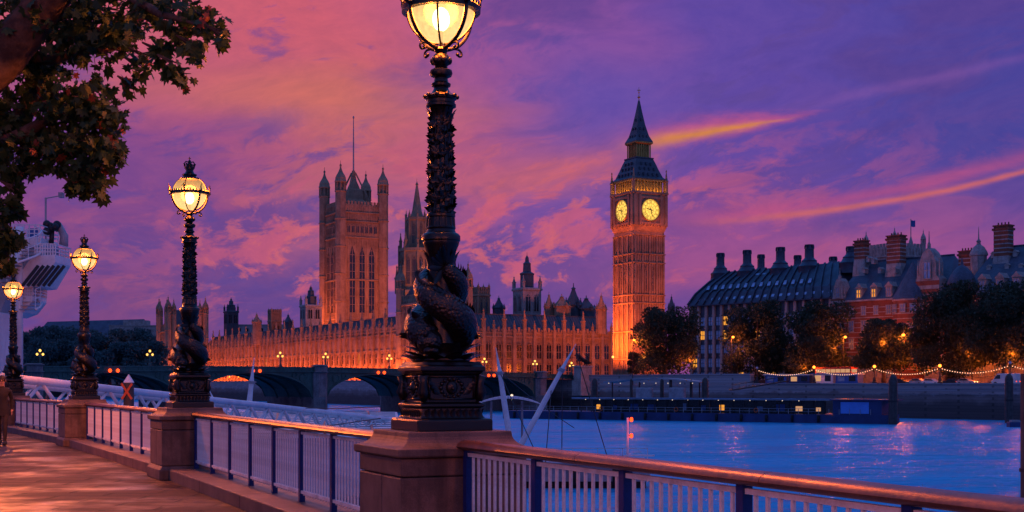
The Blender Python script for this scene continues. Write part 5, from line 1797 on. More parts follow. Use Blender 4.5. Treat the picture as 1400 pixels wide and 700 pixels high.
def red_house(name, label, px0, px1, Y0, eave, ridge, D=20, floors=(), chim=(), dormers=(), bow=None, gables=(), group="striped red brick embankment houses"):
    """banded brick and stone block facing the river; heights are world z"""
    k = (px0 - 700) / 1778
    o = Vector((k * Y0, Y0))
    k1 = (px1 - 700) / 1778
    L = (k1 * o.y - o.x) / (ED.x - k1 * ED.y)
    root = empty(name, (o.x, o.y, 1.3), ER, label, "brick building", group)
    eave -= 1.3; ridge -= 1.3

    def loc(px, y=0.0):
        oo = o + EN * y
        kk = (px - 700) / 1778
        s = (kk * oo.y - oo.x) / (ED.x - kk * ED.y)
        return s, oo.y + ED.y * s

    def zat(py, s, y=0): return EYE + (525 - py) / 1778 * (o.y + EN.y * y + ED.y * s) - 1.3
    b = MB(); b.i = 0
    b.box(0, L, 0, D, 7.5, eave); b.i = 1
    b.box(-0.12, L + 0.12, -0.12, D, 0, 7.499)
    b.i = 1
    z = 8.3
    while z < eave - 0.6:
        b.box(-0.05, L + 0.05, -0.05, -0.002, z, z + 0.20); b.box(-0.05, -0.002, 0, D, z, z + 0.20); z += 1.25
    b.box(-0.5, L + 0.5, -0.55, D + 0.3, eave + 0.001, eave + 0.45)
    b.build("wall", ['brick_red', 'portland'], root)
    r = MB()
    k0 = r.addv([(-0.3, -0.3, eave + 0.46), (L + 0.3, -0.3, eave + 0.46), (L + 0.3, D, eave + 0.46), (-0.3, D, eave + 0.46), (3.5, D / 2, ridge), (L - 3.5, D / 2, ridge)])
    r.face(k0, k0 + 1, k0 + 5, k0 + 4); r.face(k0 + 2, k0 + 3, k0 + 4, k0 + 5); r.face(k0 + 3, k0, k0 + 4); r.face(k0 + 1, k0 + 2, k0 + 5)
    r.tube([(3.5, D / 2, ridge + 0.1), (L - 3.5, D / 2, ridge + 0.1)], 0.22, 6)
    r.build("roof", 'slate', root)

    def win(w_, h_, lit=False):
        q = MB(); q.i = 0; q.box(-w_ / 2, w_ / 2, -0.12, -0.005, 0, h_); q.i = 1
        for x in (-w_ / 2, 0, w_ / 2): q.box(x - 0.11, x + 0.11, -0.24, -0.121, -0.12, h_ + 0.1)
        for z in (0, h_ * 0.5, h_): q.box(-w_ / 2 - 0.2, w_ / 2 + 0.2, -0.26, -0.122, z - 0.1, z + 0.1)
        return q.mesh("window", ['e_warm_window' if lit else 'sky_glass', 'portland'])
    for (z, h_, n_, w_) in floors:
        me = win(w_, h_)
        for i in range(n_): inst(me, "window", root, ((i + 0.5) * L / n_, -0.001 if z > 7 else -0.125, z))
        mes = win(w_, h_)
        for i in range(4): inst(mes, "window", root, (-0.001 if z > 7 else -0.125, D * (i + 0.5) / 4, z), -pi / 2)
    for px, wd, lit in dormers:
        s, yy = loc(px)
        q = MB(); q.i = 0
        q.box(-wd / 2, wd / 2, 0, 3.0, 0, 2.9)
        q.extrude_xz([(-wd / 2 - 0.25, 2.901), (wd / 2 + 0.25, 2.901), (0, 4.2)], -0.2, 4.2)
        d_ = q.build("dormer", 'portland', root, loc=(s, 0.25, eave + 0.5))
        inst(win(wd * 0.66, 2.1, lit), "window", d_, (0, -0.002, 0.45))
    for px, y, ty, by, wd, m_ in chim:
        s, yy = loc(px, y)
        zt = zat(ty, s, y); zb_ = zat(by, s, y)
        q = MB(); q.i = 0
        q.box(-wd / 2, wd / 2, -wd * 0.35, wd * 0.35, zb_ - 4, zt)
        q.i = 1
        z = zb_
        while z < zt - 1.4:
            q.box(-wd / 2 - 0.05, wd / 2 + 0.05, -wd * 0.35 - 0.05, wd * 0.35 + 0.05, z, z + 0.26); z += 1.0
        q.i = 0
        q.box(-wd / 2 - 0.3, wd / 2 + 0.3, -wd * 0.35 - 0.3, wd * 0.35 + 0.3, zt - 1.25, zt - 0.75)
        q.box(-wd / 2 - 0.2, wd / 2 + 0.2, -wd * 0.35 - 0.2, wd * 0.35 + 0.2, zt - 0.3, zt + 0.02)
        q.i = 1
        q.loft([(-wd * .62, -wd * .45), (wd * .62, -wd * .45), (wd * .62, wd * .45), (-wd * .62, wd * .45)], zb_ - 4.2, [(-wd * .52, -wd * .36), (wd * .52, -wd * .36), (wd * .52, wd * .36), (-wd * .52, wd * .36)], zb_ - 0.02)
        c_ = q.build("chimney", ['brick_red', 'portland'], root, loc=(s, y, 0))
        pots = MB()
        for j in range(4): pots.lathe([(0.18, zt + 0.02), (0.16, zt + 0.7)], 8, (-wd * 0.36 + wd * 0.24 * j, 0))
        pots.build("chimney_pots", 'brick_red', c_)
    for px, ty, wd, base in gables:
        s, yy = loc(px)
        zt = zat(ty, s)
        q = MB(); q.i = 1
        h_ = zt - base
        q.extrude_xz([(-wd / 2, base), (wd / 2, base), (wd / 2, base + h_ * 0.42), (wd * 0.36, base + h_ * 0.46), (wd * 0.36, base + h_ * 0.62), (wd * 0.2, base + h_ * 0.74), (0, base + h_ * 0.80), (-wd * 0.2, base + h_ * 0.74), (-wd * 0.36, base + h_ * 0.62), (-wd * 0.36, base + h_ * 0.46), (-wd / 2, base + h_ * 0.42)], -0.35, 3.0)
        q.i = 0
        for z in (0.04, 0.14, 0.24, 0.34): q.box(-wd / 2 - 0.03, wd / 2 + 0.03, -0.40, -0.352, base + h_ * z, base + h_ * (z + 0.055))
        q.i = 1
        for s_ in (-1, 1): q.square([(0.22, base + h_ * 0.42), (0.22, base + h_ * 0.52), (0.05, base + h_ * 0.66)], (s_ * wd * 0.46, 0.3))
        q.square([(0.3, base + h_ * 0.79), (0.3, base + h_ * 0.84), (0.12, base + h_ * 0.87), (0.05, zt)], (0, 0.4))
        g_ = q.build("gable", ['brick_red', 'portland'], root, loc=(s, 0, 0))
        inst(win(wd * 0.3, h_ * 0.2), "window", g_, (0, -0.41, base + h_ * 0.42))
    if bow:
        px, wd, z0, z1, zr = bow
        s, yy = loc(px)
        q = MB(); q.i = 0
        n_ = 10
        arc = [(wd / 2 * cos(pi + pi * j / n_), wd * 0.33 * sin(pi + pi * j / n_)) for j in range(n_ + 1)]
        q.loft(arc, z0, arc, z1)
        q.i = 1
        for z in [z0 + 1.25 * j for j in range(int((z1 - z0) / 1.25))]:
            a2 = [(x * 1.012, y * 1.012) for x, y in arc]
            q.loft(a2, z, a2, z + 0.20)
        a2 = [(x * 1.06, y * 1.06) for x, y in arc]
        q.loft(a2, z1 + 0.001, a2, z1 + 0.4); q.loft(a2, z1 - 3.3, a2, z1 - 3.0)
        bo = q.build("bow_front", ['brick_red', 'portland'], root, loc=(s, -0.01, 0))
        q = MB(); q.loft([(x * 1.08, y * 1.08) for x, y in arc], z1 + 0.41, [(x * 0.05, 1.8 + y * 0.05) for x, y in arc], zr)
        q.build("bow_roof", 'slate', bo)
        me = win(wd * 0.17, 1.9)
        for j in range(5):
            a = pi + pi * (j + 0.5) / 5
            inst(me, "window", bo, (wd / 2 * 1.0 * cos(a), wd * 0.33 * sin(a), z1 - 2.8), atan2(sin(a) * wd / 2, cos(a) * wd * .33) + pi / 2)
            inst(me, "window", bo, (wd / 2 * 1.0 * cos(a), wd * 0.33 * sin(a), z1 - 8.0), atan2(sin(a) * wd / 2, cos(a) * wd * .33) + pi / 2)
    return root, loc, zat, o, L


n1 = red_house("banded_brick_house", "red brick house with white stone bands, lit dormers and striped chimneys beside the chimneyed block", 1140, 1296, 338, 22.6, 33.5, 18,
               floors=((2.0, 2.6, 9, 1.2), (5.0, 1.6, 9, 1.1), (9.2, 2.6, 9, 1.3), (13.6, 2.8, 9, 1.35), (17.8, 2.2, 9, 1.2)),
               chim=((1178, 7, 329, 356, 3.1, 0), (1225.5, 6.5, 322, 362, 3.9, 0)),
               dormers=((1173.5, 1.9, True), (1194, 1.9, True), (1214.5, 1.9, False)),
               gables=((1269, 316, 6.4, 17.5), (1147, 366, 3.6, 17.0)), bow=(1243, 8.4, 0, 20.8, 30.5))
ro, loc_, zat_, o_, L_ = n1
for px, py, y in ((1181, 371, 4.0), (1203, 371, 4.0), (1223, 371, 3.6), (1187, 356, 6.4), (1194, 358, 6.4)):
    s, yy = loc_(px, y)
    q = MB(); q.box(-0.45, 0.45, -0.25, 1.4, -0.5, 0.55); q.extrude_xz([(-0.6, 0.551), (0.6, 0.551), (0, 1.1)], -0.3, 1.5)
    q.build("roof_vent", 'portland', ro, loc=(s, y, zat_(py, s, y)))
n2 = red_house("banded_brick_house", "red brick house with steep slate roof and tall striped chimney at the right edge", 1314, 1500, 306, 22.5, 34.0, 20,
               floors=((2.0, 2.6, 9, 1.2), (5.0, 1.6, 9, 1.1), (9.2, 2.6, 9, 1.3), (13.6, 2.8, 9, 1.35), (17.8, 2.2, 9, 1.2)),
               chim=((1372, 7.5, 308, 352, 3.6, 0), (1322, 9, 343, 366, 3.2, 0)),
               dormers=((1342, 2.0, False), (1366, 2.0, False), (1389, 2.0, False), (1412, 2.0, False)))
ro, loc_, zat_, o_, L_ = n2
for px, py, y in ((1352, 368, 5), (1377, 366, 5), (1396, 366, 5), (1388, 348, 7.5), (1358, 350, 7.5)):
    s, yy = loc_(px, y)
    q = MB(); q.box(-0.5, 0.5, -0.25, 1.4, -0.5, 0.55); q.extrude_xz([(-0.65, 0.551), (0.65, 0.551), (0, 1.1)], -0.3, 1.5)
    q.build("roof_vent", 'portland', ro, loc=(s, y, zat_(py, s, y)))
s, yy = loc_(1338, 8.5)
q = MB(); z0 = zat_(366, s, 8.5); zt = zat_(310, s, 8.5)
H = zt - z0
q.octa([(1.75, z0 - 4), (1.75, z0 + H * 0.28), (2.0, z0 + H * 0.29), (2.0, z0 + H * 0.33), (1.75, z0 + H * 0.40), (1.2, z0 + H * 0.5), (0.5, z0 + H * 0.56), (0.4, z0 + H * 0.62), (0.55, z0 + H * 0.64), (0.15, z0 + H * 0.7), (0.05, zt)])
q.build("roof_turret", 'portland', ro, loc=(s, 8.5, 0))
# corner tourelle between the houses
s, yy = loc_(1317, 1.0)
q = MB(); q.lathe([(2.9, 6), (2.9, 23.5), (3.3, 23.8), (3.2, 24.4), (2.6, 26.0), (1.5, 27.4), (0.4, 28.3), (0.1, 30)], 16)
q.build("corner_tourelle", 'slate', ro, auto=True, loc=(s, 0.4, 0))

# pale gothic towers behind the roofs
gt = square_tower("pale_gothic_tower", "pale grey gothic tower with pinnacles and flagpole rising behind the brick house", "tower", at(1223, 400, 520).x, 520, 15.5, at(1223, 340, 520).z, at(1223, 314, 520).z, 0.95,
                  [(1.6, 40, 50, -3.5, 2, 1), (1.6, 40, 50, 3.5, 2, 1)], mat='portland', bands=(52,), ribs=9)
q = MB(); q.lathe([(0.9, 48), (0.8, at(1250, 330, 520).z - 2), (0.18, at(1250, 322, 520).z - 2), (0.14, at(1250, 298, 520).z - 2)], 8); q.build("flagpole", 'portland', gt, loc=(7.9, -1.0, 0))
q = MB(); fz = at(1250, 300, 520).z - 2
q.addv([(8.0 + 0.25 * j, -1.0 + 0.18 * sin(j * 1.1), fz - 2.6 * i + 0.1 * sin(j)) for j in range(10) for i in (0, 1)])
for j in range(9): q.face(j * 2, j * 2 + 1, j * 2 + 3, j * 2 + 2)
q.build("flag", 'blue_panel', gt)


# ------------------------------------------------------------------ trees of the embankment
def leafy_tree(name, label, cat, px, Y, top, halfw0, foot_z, seed, mat='foliage', n=3600, low=0.07, leaf=0.72, group=None, loc=None, lobes=16):
    halfw = halfw0 * 1.30
    rr = random.Random(seed)
    p = loc or Vector(((px - 700) / 1778 * Y, Y))
    zt = EYE + (525 - top) / 1778 * Y
    H = zt - foot_z
    W = halfw / 1778 * Y
    root = empty(name, (p.x, p.y, foot_z), rr.uniform(0, 6), label, cat, group)
    t = MB()
    trunk_r = 0.028 * H
    pts = [Vector((0, 0, -0.2)), Vector((0.1, 0.05, H * 0.15)), Vector((0.25 * rr.uniform(-1, 1), 0.2, H * 0.32)), Vector((0.5 * rr.uniform(-1, 1), 0.3 * rr.uniform(-1, 1), H * 0.55)), Vector((0.2, 0, H * 0.85))]
    t.tube(pts, [trunk_r * 1.35, trunk_r, trunk_r * 0.85, trunk_r * 0.5, 0.05], 8)
    cl = []
    for i in range(lobes):
        a = rr.uniform(0, 2 * pi); u = rr.random()
        zc_ = H * (low + 0.10 + (0.80 - low) * (i + u) / lobes)
        env = sqrt(max(0.05, 1 - (abs(zc_ / H - 0.45) / 0.60) ** 2.4))
        rad = W * env * sqrt(rr.random()) * 0.78
        cl.append((Vector((rad * cos(a), rad * sin(a), zc_)), W * rr.uniform(0.30, 0.48)))
    for c, r in cl[:9]:
        s0 = pts[2].lerp(pts[3], rr.random())
        t.tube([s0, s0.lerp(c, 0.5) + Vector((0, 0, -0.03 * H)), c], [trunk_r * 0.42, trunk_r * 0.25, 0.04], 6)
    t.build("trunk", 'bark', root, smooth=True)
    m = MB()
    for i in range(int(n * 3.2)):
        c, r = cl[rr.randrange(len(cl))]
        d = Vector((rr.gauss(0, 1), rr.gauss(0, 1), rr.gauss(0, 1))).normalized()
        q = c + Vector((d.x, d.y, d.z * 0.8)) * r * (rr.random() ** 0.33) * rr.uniform(0.85, 1.12)
        if q.z > H * 1.0 or q.z < H * low * 0.9: continue
        a_ = Vector((rr.gauss(0, 1), rr.gauss(0, 1), rr.gauss(0, 0.7))).normalized()
        b_ = a_.orthogonal().normalized()
        b_ = Matrix.Rotation(rr.uniform(0, 6.28), 3, a_) @ b_
        cc = a_.cross(b_)
        s = leaf * rr.uniform(0.55, 1.2)
        k0 = m.addv([q - b_ * s * 0.5, q + cc * s * 0.32 + b_ * s * .1, q + b_ * s * 0.6 + a_ * s * .12, q - cc * s * 0.32 + b_ * s * .1])
        m.face(k0, k0 + 1, k0 + 2, k0 + 3)
    m.build("crown", mat, root)
    return root


G = "plane trees along the embankment"
leafy_tree("plane_tree", "dark bushy tree at the foot of the clock tower, glowing orange from beneath", "tree", 910, 352, 419, 38, 2.6, 1, n=5200, group=G, lobes=30)
leafy_tree("small_tree", "small round dark tree between the two short lamp posts below the clock tower", "tree", 869, 366, 479, 10, 3.4, 2, n=900, leaf=0.5)
leafy_tree("plane_tree", "round dark tree alone in front of the middle of the chimneyed block", "tree", 1036, 338, 409, 35, 1.3, 3, n=5200, group=G, lobes=30)
leafy_tree("plane_tree", "wide dark tree before the right end of the chimneyed block", "tree", 1122, 322, 411, 38, 1.3, 4, n=5200, group=G, lobes=30)
leafy_tree("plane_tree", "lower dark tree before the brick house, branches lit orange by a street lamp", "tree", 1208, 308, 436, 34, 1.3, 5, n=4600, group=G, low=0.22, lobes=26)
leafy_tree("plane_tree", "tall dark tree covering the gap between the two brick houses", "tree", 1296, 296, 383, 42, 1.3, 6, n=6200, group=G, lobes=34)
leafy_tree("plane_tree", "tall dark tree filling the right edge of the picture before the steep slate roof", "tree", 1374, 284, 384, 48, 1.3, 7, n=6200, group=G, low=0.18, lobes=34)
leafy_tree("plane_tree", "dark shrubby tree low beside the stone piers of the chimneyed block", "tree", 1083, 330, 470, 13, 1.3, 8, n=1500, group=G)
# far bank woods and building on the left
rr = random.Random(21)
wood = [(18, 452), (52, 446), (88, 443), (122, 449), (150, 455), (176, 450), (202, 447), (228, 456), (-20, 446), (70, 462), (112, 466), (160, 468), (196, 466)]
wn = ["far blue green tree under the white pier building", "far blue green tree right of the farthest lamp", "far blue green tree behind the third lamp's column", "far blue green tree just right of the third lamp",
      "far tree below the white end of the distant slate roof", "far tree between third and second lamps, second from the pavilion", "far tree touching the left flank of the far pavilion", "far tree partly behind the far pavilion",
      "far tree beyond the left edge, behind the white pier building", "lower front tree left of the third lamp's column", "lower front tree right of the third lamp's column", "lower front tree midway between the third and second lamps", "lower front tree beside the far pavilion"]
for i, ((px, top), note) in enumerate(zip(wood, wn)):
    Y = rr.uniform(690, 760) if i < 9 else 660
    leafy_tree("bank_tree", note, "tree", px, Y, top, 25, 0.5, 40 + i, 'far_foliage', 2200, 0.06, 1.7, "trees on the far bank", lobes=18)
fb = empty("slate_roofed_block", (at(115, 450, 830).x, 830, 1.3), radians(-4), "long distant block with dark slate roof above the far trees, left", "building")
q = MB(); q.box(-32, 38, 0, 20, 0, 30); q.build("wall", 'concrete', fb)
q = MB(); k0 = q.addv([(-33, -1, 30.01), (39, -1, 30.01), (39, 21, 30.01), (-33, 21, 30.01), (-28, 9, 40.5), (36, 9, 42)])
q.face(k0, k0 + 1, k0 + 5, k0 + 4); q.face(k0 + 2, k0 + 3, k0 + 4, k0 + 5); q.face(k0 + 3, k0, k0 + 4); q.face(k0 + 1, k0 + 2, k0 + 5); q.build("roof", 'slate', fb)
q = MB(); q.box(-0.9, 0.9, -0.1, 0.1, 0, 1.8); wm = q.mesh("window", 'dark_glass')
for i in range(18): inst(wm, "window", fb, (-30 + i * 3.9, -0.11, 26))
wb = empty("white_block", (at(181, 450, 800).x, 800, 1.3), radians(5), "pale white flat roofed block at the right end of the distant slate roof", "building")
q = MB(); q.box(-14, 14, 0, 14, 0, 36.5); q.box(-6, 9, 2, 10, 36.51, 39.5); q.box(-14.3, 14.3, -0.3, 14.3, 36.0, 36.505); q.build("wall", 'portland', wb)
for i in range(6): inst(wm, "window", wb, (-11 + i * 4.3, -0.11, 32))
for i in range(6): inst(wm, "window", wb, (-11 + i * 4.3, -0.11, 28))
mb_ = empty("flat_roofed_block", (at(336, 450, 760).x, 760, 1.3), 0, "pale flat roofed building peeping over the river wing beside the slate blue spire", "building")
q = MB(); q.box(-10, 22, 0, 14, 0, 34.5); q.box(-10.4, 22.4, -0.4, 14.4, 34.51, 35.1); q.build("wall", 'concrete', mb_)
for i in range(7): inst(wm, "window", mb_, (-8 + i * 4.3, -0.11, 31))

# ------------------------------------------------------------------ street furniture of the far bank
fl = []


def small_dolphin_lamp(px, y_head, note, on=True):
    s = es(px)
    p = E0 + ED * s
    z0 = 1.75
    zh = EYE + (525 - y_head) / 1778 * p.y
    root = empty("embankment_lamp", (p.x, p.y, z0), ER, note, "lamp post", "small lamps on the embankment parapet")
    h_ = zh - z0
    q = MB(); q.lathe([(0.55, -1.2), (0.55, 0.2), (0.4, 0.3), (0.36, 0.5), (0.42, h_ * 0.2), (0.30, h_ * 0.3), (0.2, h_ * 0.4), (0.13, h_ * 0.45), (0.10, h_ * 0.85), (0.18, h_ * 0.87), (0.1, h_ - 0.3)], 10)
    q.build("lamp_column", 'iron_far', root)
    q = MB(); q.ball((0, 0, h_), 0.34, 12, 8); q.build("globe", 'e_sodium' if on else 'sky_glass', root, smooth=True)
    q = MB(); q.lathe([(0.2, h_ + 0.3), (0.1, h_ + 0.5), (0.14, h_ + 0.6), (0.03, h_ + 0.85)], 8); q.build("cap", 'iron_far', root)
    fl.append(Vector((p.x, p.y, zh - 0.4)))
    if on: point_light("embankment_lamp_glow", (p.x, p.y - 0.7, zh), 220, (1.0, 0.17, 0.02), 0.55)


for px, yh, note, on in ((1035, 503, "unlit embankment lamp where the festoon of bulbs begins, by the blue cabins", False), (1113, 502, "lit embankment lamp over the blue and white cabins", True),
                         (1195.5, 501, "lit embankment lamp just left of the thick mooring pile", True), (1285, 500, "lit embankment lamp beside the parked cars, behind the low wall's middle", True),
                         (1381, 496, "unlit embankment lamp at the right edge beside the white van", False), (1478, 494, "embankment lamp beyond the right edge of the picture", True)):
    small_dolphin_lamp(px, yh, note, on)
bulb_me = MB().ball((0, 0, 0), 0.105, 6, 4).mesh("bulb", 'e_bulb')
fest = ["string of pale bulbs sagging above the blue cabins, first from the left", "string of pale bulbs sagging between the cabins' lamp and the pile's lamp", "string of pale bulbs sagging over the parked cars",
        "string of pale bulbs sagging before the white van", "string of pale bulbs running out at the right edge"]
for a, b_, note in zip(fl[:-1], fl[1:], fest):
    root = empty("festoon_lights", (a.x, a.y, a.z), 0, note, "string lights", "festoon strings along the embankment")
    nn = 27
    pts = []
    for i in range(nn + 1):
        t = i / nn
        q = a.lerp(b_, t); q.z -= 1.35 * 4 * t * (1 - t)
        pts.append(q - a)
    q = MB(); q.tube(pts, 0.03, 4); q.build("cable", 'cable', root)
    for i in range(1, nn): inst(bulb_me, "bulb", root, pts[i] - Vector((0, 0, 0.12)))

tall = [(865, 465, 350, "tall street lamp lit orange before the foot of the clock tower"), (1000, 461, 332, "tall street lamp left of the round tree before the chimneyed block"),
        (1153, 461, 318, "tall street lamp glowing between the wide tree and the lower tree"), (1232, 458, 305, "tall street lamp glowing right of the lower tree"),
        (1329, 466, 296, "street lamp half buried in the foliage of the tall tree")]
for px, yh, Y, note in tall:
    p = at(px, yh, Y)
    root = empty("tall_street_lamp", (p.x, p.y, 1.3), ER, note, "street lamp", "tall lamps along the embankment road")
    h_ = p.z - 1.3
    q = MB(); q.lathe([(0.18, 0), (0.16, 1.2), (0.10, 1.3), (0.07, h_ - 0.2)], 8); q.tube([(0, 0, h_ - 0.3), (0.1, -0.1, h_ + 0.35), (0.5, -0.2, h_ + 0.4), (0.75, -0.25, h_ + 0.2)], 0.05, 6); q.build("lamp_post", 'iron_far', root)
    q = MB(); q.ball((0.75, -0.25, h_), 0.36, 10, 7, (1, 1, 0.8)); q.build("lantern", 'e_sodium', root, smooth=True)
    point_light("street_lamp_glow", (p.x + 0.5, p.y - 1.0, p.z - 0.7), 3600, (1.0, 0.17, 0.02), 0.3)
for px, yh, Y, note in ((838, 488, 368, "short lamp post lit orange left of the small round tree"), (880, 488, 362, "short lamp post lit orange right of the small round tree")):
    p = at(px, yh, Y)
    root = empty("short_lamp_post", (p.x, p.y, 2.6), ER, note, "lamp post", "short lamp posts by the bridge foot")
    h_ = p.z - 2.6
    q = MB(); q.lathe([(0.2, 0), (0.18, 0.8), (0.08, 0.9), (0.06, h_ - 0.2)], 8); q.build("lamp_post", 'iron_far', root)
    q = MB(); q.ball((0, 0, h_), 0.38, 10, 7); q.build("lantern", 'e_globe_far', root, smooth=True)
for px, y_, Y, pw in ((886, 486, 356, 2600), (941, 492, 349, 1500), (1208, 468, 303, 1500), (1320, 474, 290, 1700), (1148, 474, 315, 1500), (1384, 484, 279, 1300), (1322, 484, 286, 420), (1252, 505, 304, 600), (1180, 500, 310, 700), (1050, 506, 345, 900), (985, 506, 352, 900), (1100, 503, 318, 900), (1150, 503, 314, 900), (1235, 504, 300, 1100), (1268, 504, 298, 1100), (1345, 504, 288, 1000), (1392, 504, 282, 900)):
    p = at(px, y_, Y)
    point_light("quay_fill_light", p, pw * 1.5, (1.0, 0.15, 0.014), 0.6)  # added lights without fittings, imitating lamp and car glow under the trees


# vehicles
def car(name, label, cat, px, off, kind, body, seed=0, lights=True, flip=False):
    p = epos(px, off)
    root = empty(name, (p.x, p.y, 1.3), ER + (pi if flip else 0), label, cat, "vehicles on the embankment road")
    if kind == 'car':
        L, Wd, o1 = 4.3, 1.75, [(-2.15, 0.35), (2.1, 0.35), (2.15, 0.75), (1.9, 0.88), (1.0, 0.98), (0.35, 1.42), (-1.1, 1.45), (-1.8, 1.02), (-2.12, 0.95)]
        o2 = [(0.85, 1.0), (0.33, 1.36), (-1.05, 1.38), (-1.6, 1.02)]; wheels = (-1.35, 1.35); wr = 0.32
    elif kind == 'van':
        L, Wd, o1 = 5.6, 2.0, [(-2.8, 0.4), (2.75, 0.4), (2.8, 1.0), (2.3, 1.3), (1.5, 2.35), (1.1, 2.5), (-2.7, 2.5), (-2.8, 2.3)]
        o2 = [(2.1, 1.35), (1.45, 2.2), (0.7, 2.2), (0.7, 1.35)]; wheels = (-1.7, 1.8); wr = 0.36
    else:
        L, Wd, o1 = 10.4, 2.5, [(-5.2, 0.4), (5.1, 0.4), (5.2, 1.6), (5.15, 4.2), (4.9, 4.4), (-5.0, 4.4), (-5.2, 4.2)]
        o2 = None; wheels = (-3.0, 3.4); wr = 0.5
    h_ = Wd / 2
    q = MB(); q.extrude_xz(o1, -h_, h_); q.build("body", body, root, bevel=0.06)
    q = MB()
    if o2: q.extrude_xz(o2, -h_ - 0.012, h_ + 0.012); q.build("window_band", 'dark_glass', root)
    else:
        for z0, z1, nm in ((1.35, 2.15, "lower_window_band"), (3.0, 3.85, "upper_window_band")):
            q = MB(); q.box(-4.9, 4.9, -h_ - 0.015, h_ + 0.015, z0, z1); q.box(5.14, 5.22, -h_ * .85, h_ * .85, z0, z1); q.build(nm, 'e_window_pale' if z0 > 2 else 'e_warm_window', root)
            q = MB()
            for j in range(8): q.box(-4.9 + j * 1.4 - 0.06, -4.9 + j * 1.4 + 0.06, -h_ - 0.03, h_ + 0.03, z0, z1)
            q.build("window_pillar", body, root)
    for x in wheels:
        for s in (-1, 1):
            q = MB(); q.tube([(x, s * (h_ - 0.22), wr), (x, s * (h_ + 0.02), wr)], wr, 14); wq_ = q.build("wheel", 'tyre', root)
            q = MB(); q.tube([(x, s * (h_ + 0.021), wr), (x, s * (h_ + 0.03), wr)], wr * 0.55, 10); q.build("rim", 'steel', wq_)
    if lights:
        for s in (-1, 1):
            q = MB(); q.ball((o1[2][0] - 0.02, s * h_ * 0.72, 0.72), 0.13, 8, 6); q.build("headlight", 'e_head', root)
            q = MB(); q.box(o1[0][0] - 0.03, o1[0][0] + 0.05, s * h_ * 0.75 - 0.15, s * h_ * 0.75 + 0.15, 0.72, 0.88); q.build("tail_light", 'e_red', root)


M['silver'] = stone("silver_paint", (0.45, 0.45, 0.46), None, 1, 0.35, 0, 0.3)
M['dark_car'] = stone("dark_paint", (0.03, 0.03, 0.035), None, 1, 0.3, 0)
car("tour_bus", "red double decker bus with lit windows behind the cabins, under the wide tree", "bus", 1143, 11, 'bus', 'red_paint')
car("parked_car", "dark car with bright headlights right of the mooring pile, first in the row", "car", 1233, 7, 'car', 'dark_car')
car("parked_car", "silver car parked second right of the mooring pile", "car", 1252, 7, 'car', 'silver', flip=True)
car("parked_car", "white car parked left of the middle embankment lamp", "car", 1274, 7, 'car', 'white')
car("parked_car", "dark car just right of the middle embankment lamp", "car", 1302, 7, 'car', 'dark_car', flip=True)
car("parked_car", "pale car with headlights glowing under the tall tree, left of the van", "car", 1322, 6, 'car', 'silver')
car("white_van", "white panel van parked at the right edge behind the low wall", "van", 1375, 6, 'van', 'white', lights=True, flip=True)

# cabins on the quay behind the parapet
for px0, px1, hgt, mt, note in ((1050, 1078, 2.7, 'blue_panel', "long dark blue ticket cabin with a white roof strip, first of three on the quay"),
                                (1082, 1110, 2.6, 'hull', "dark blue cabin with lit opening, middle of three on the quay"),
                                (1115, 1142, 2.9, 'white', "pale white cabin beneath the first lit lamp, on the quay"), (1146, 1176, 2.7, 'blue_panel', "bright blue cabin under the bus, rightmost on the quay")):
    a = epos(px0, 2.6); b_ = epos(px1, 2.6)
    root = empty("quay_cabin", (a.x, a.y, 1.3), ER, note, "cabin", "ticket cabins on the quay")
    L = (b_ - a).length
    q = MB(); q.box(0, L, -1.0, 1.2, 0, hgt - 0.25); q.build("wall", mt, root)
    q = MB(); q.box(-0.3, L + 0.3, -1.5, 1.4, hgt - 0.249, hgt - 0.05); q.build("roof", 'white' if mt != 'white' else 'blue_panel', root)
    q = MB(); q.box(L * 0.1, L * 0.4, -1.03, -1.002, 0.9, hgt - 0.6); q.build("hatch", 'e_window_pale' if mt != 'blue_panel' else 'sky_glass', root)
    q = MB(); q.box(L * 0.6, L * 0.9, -1.03, -1.002, 0.9, hgt - 0.6); q.build("window", 'dark_glass', root)

M['sky_panel'] = stone("bright_blue_panel", (0.10, 0.30, 0.75), (0.07, 0.22, 0.6), 0.3, 0.4, 0)
# landing stage on the far side
PA = Vector((-2.0, 286)); PB = Vector((70.5, 244))
pd = (PB - PA).normalized(); PLn = (PB - PA).length
pr = atan2(pd.y, pd.x)
stg = empty("landing_stage", (PA.x, PA.y, -6), pr, "long low blue floating landing stage with lit glazed shelter on the far side", "pier")
q = MB(); q.box(0, PLn, 0, 9, -0.6, 1.7); q.build("hull", 'hull', stg)
q = MB(); q.box(18, PLn - 12, 0.4, 8.6, 4.45, 4.62); q.box(17, PLn - 11, 0.1, 0.4, 4.35, 4.70); q.build("roof", 'steel', stg)
q = MB(); q.box(17, PLn - 11, -0.06, 0.097, 4.6, 4.74); q.build("roof_edge", 'sky_glass', stg)
pm_ = MB().box(-0.09, 0.09, -0.09, 0.09, 1.7, 4.45).mesh("roof_post", 'iron_far')
for i in range(22): inst(pm_, "roof_post", stg, (19 + i * (PLn - 33) / 21, 0.6, 0))
q = MB(); q.box(20, PLn - 13, 4.0, 4.2, 1.7, 4.44); q.build("glazed_wall", 'dark_glass', stg)
rr = random.Random(31)
for i in range(13):
    x = 21 + i * (PLn - 36) / 12
    if rr.random() < 0.9:
        q = MB(); q.box(x, x + rr.uniform(0.7, 2.2), 3.9, 3.99, 2.2, 2.2 + rr.uniform(0.7, 1.4)); q.build("lit_panel", rr.choice(['e_warm_window', 'blue_panel', 'e_window_pale', 'sky_glass']), stg)
for i in range(16):
    x = 20 + i * (PLn - 34) / 15
    q = MB(); q.ball((x, 0.7, 4.3), 0.10, 6, 4); q.build("ceiling_lamp", 'e_white', stg)
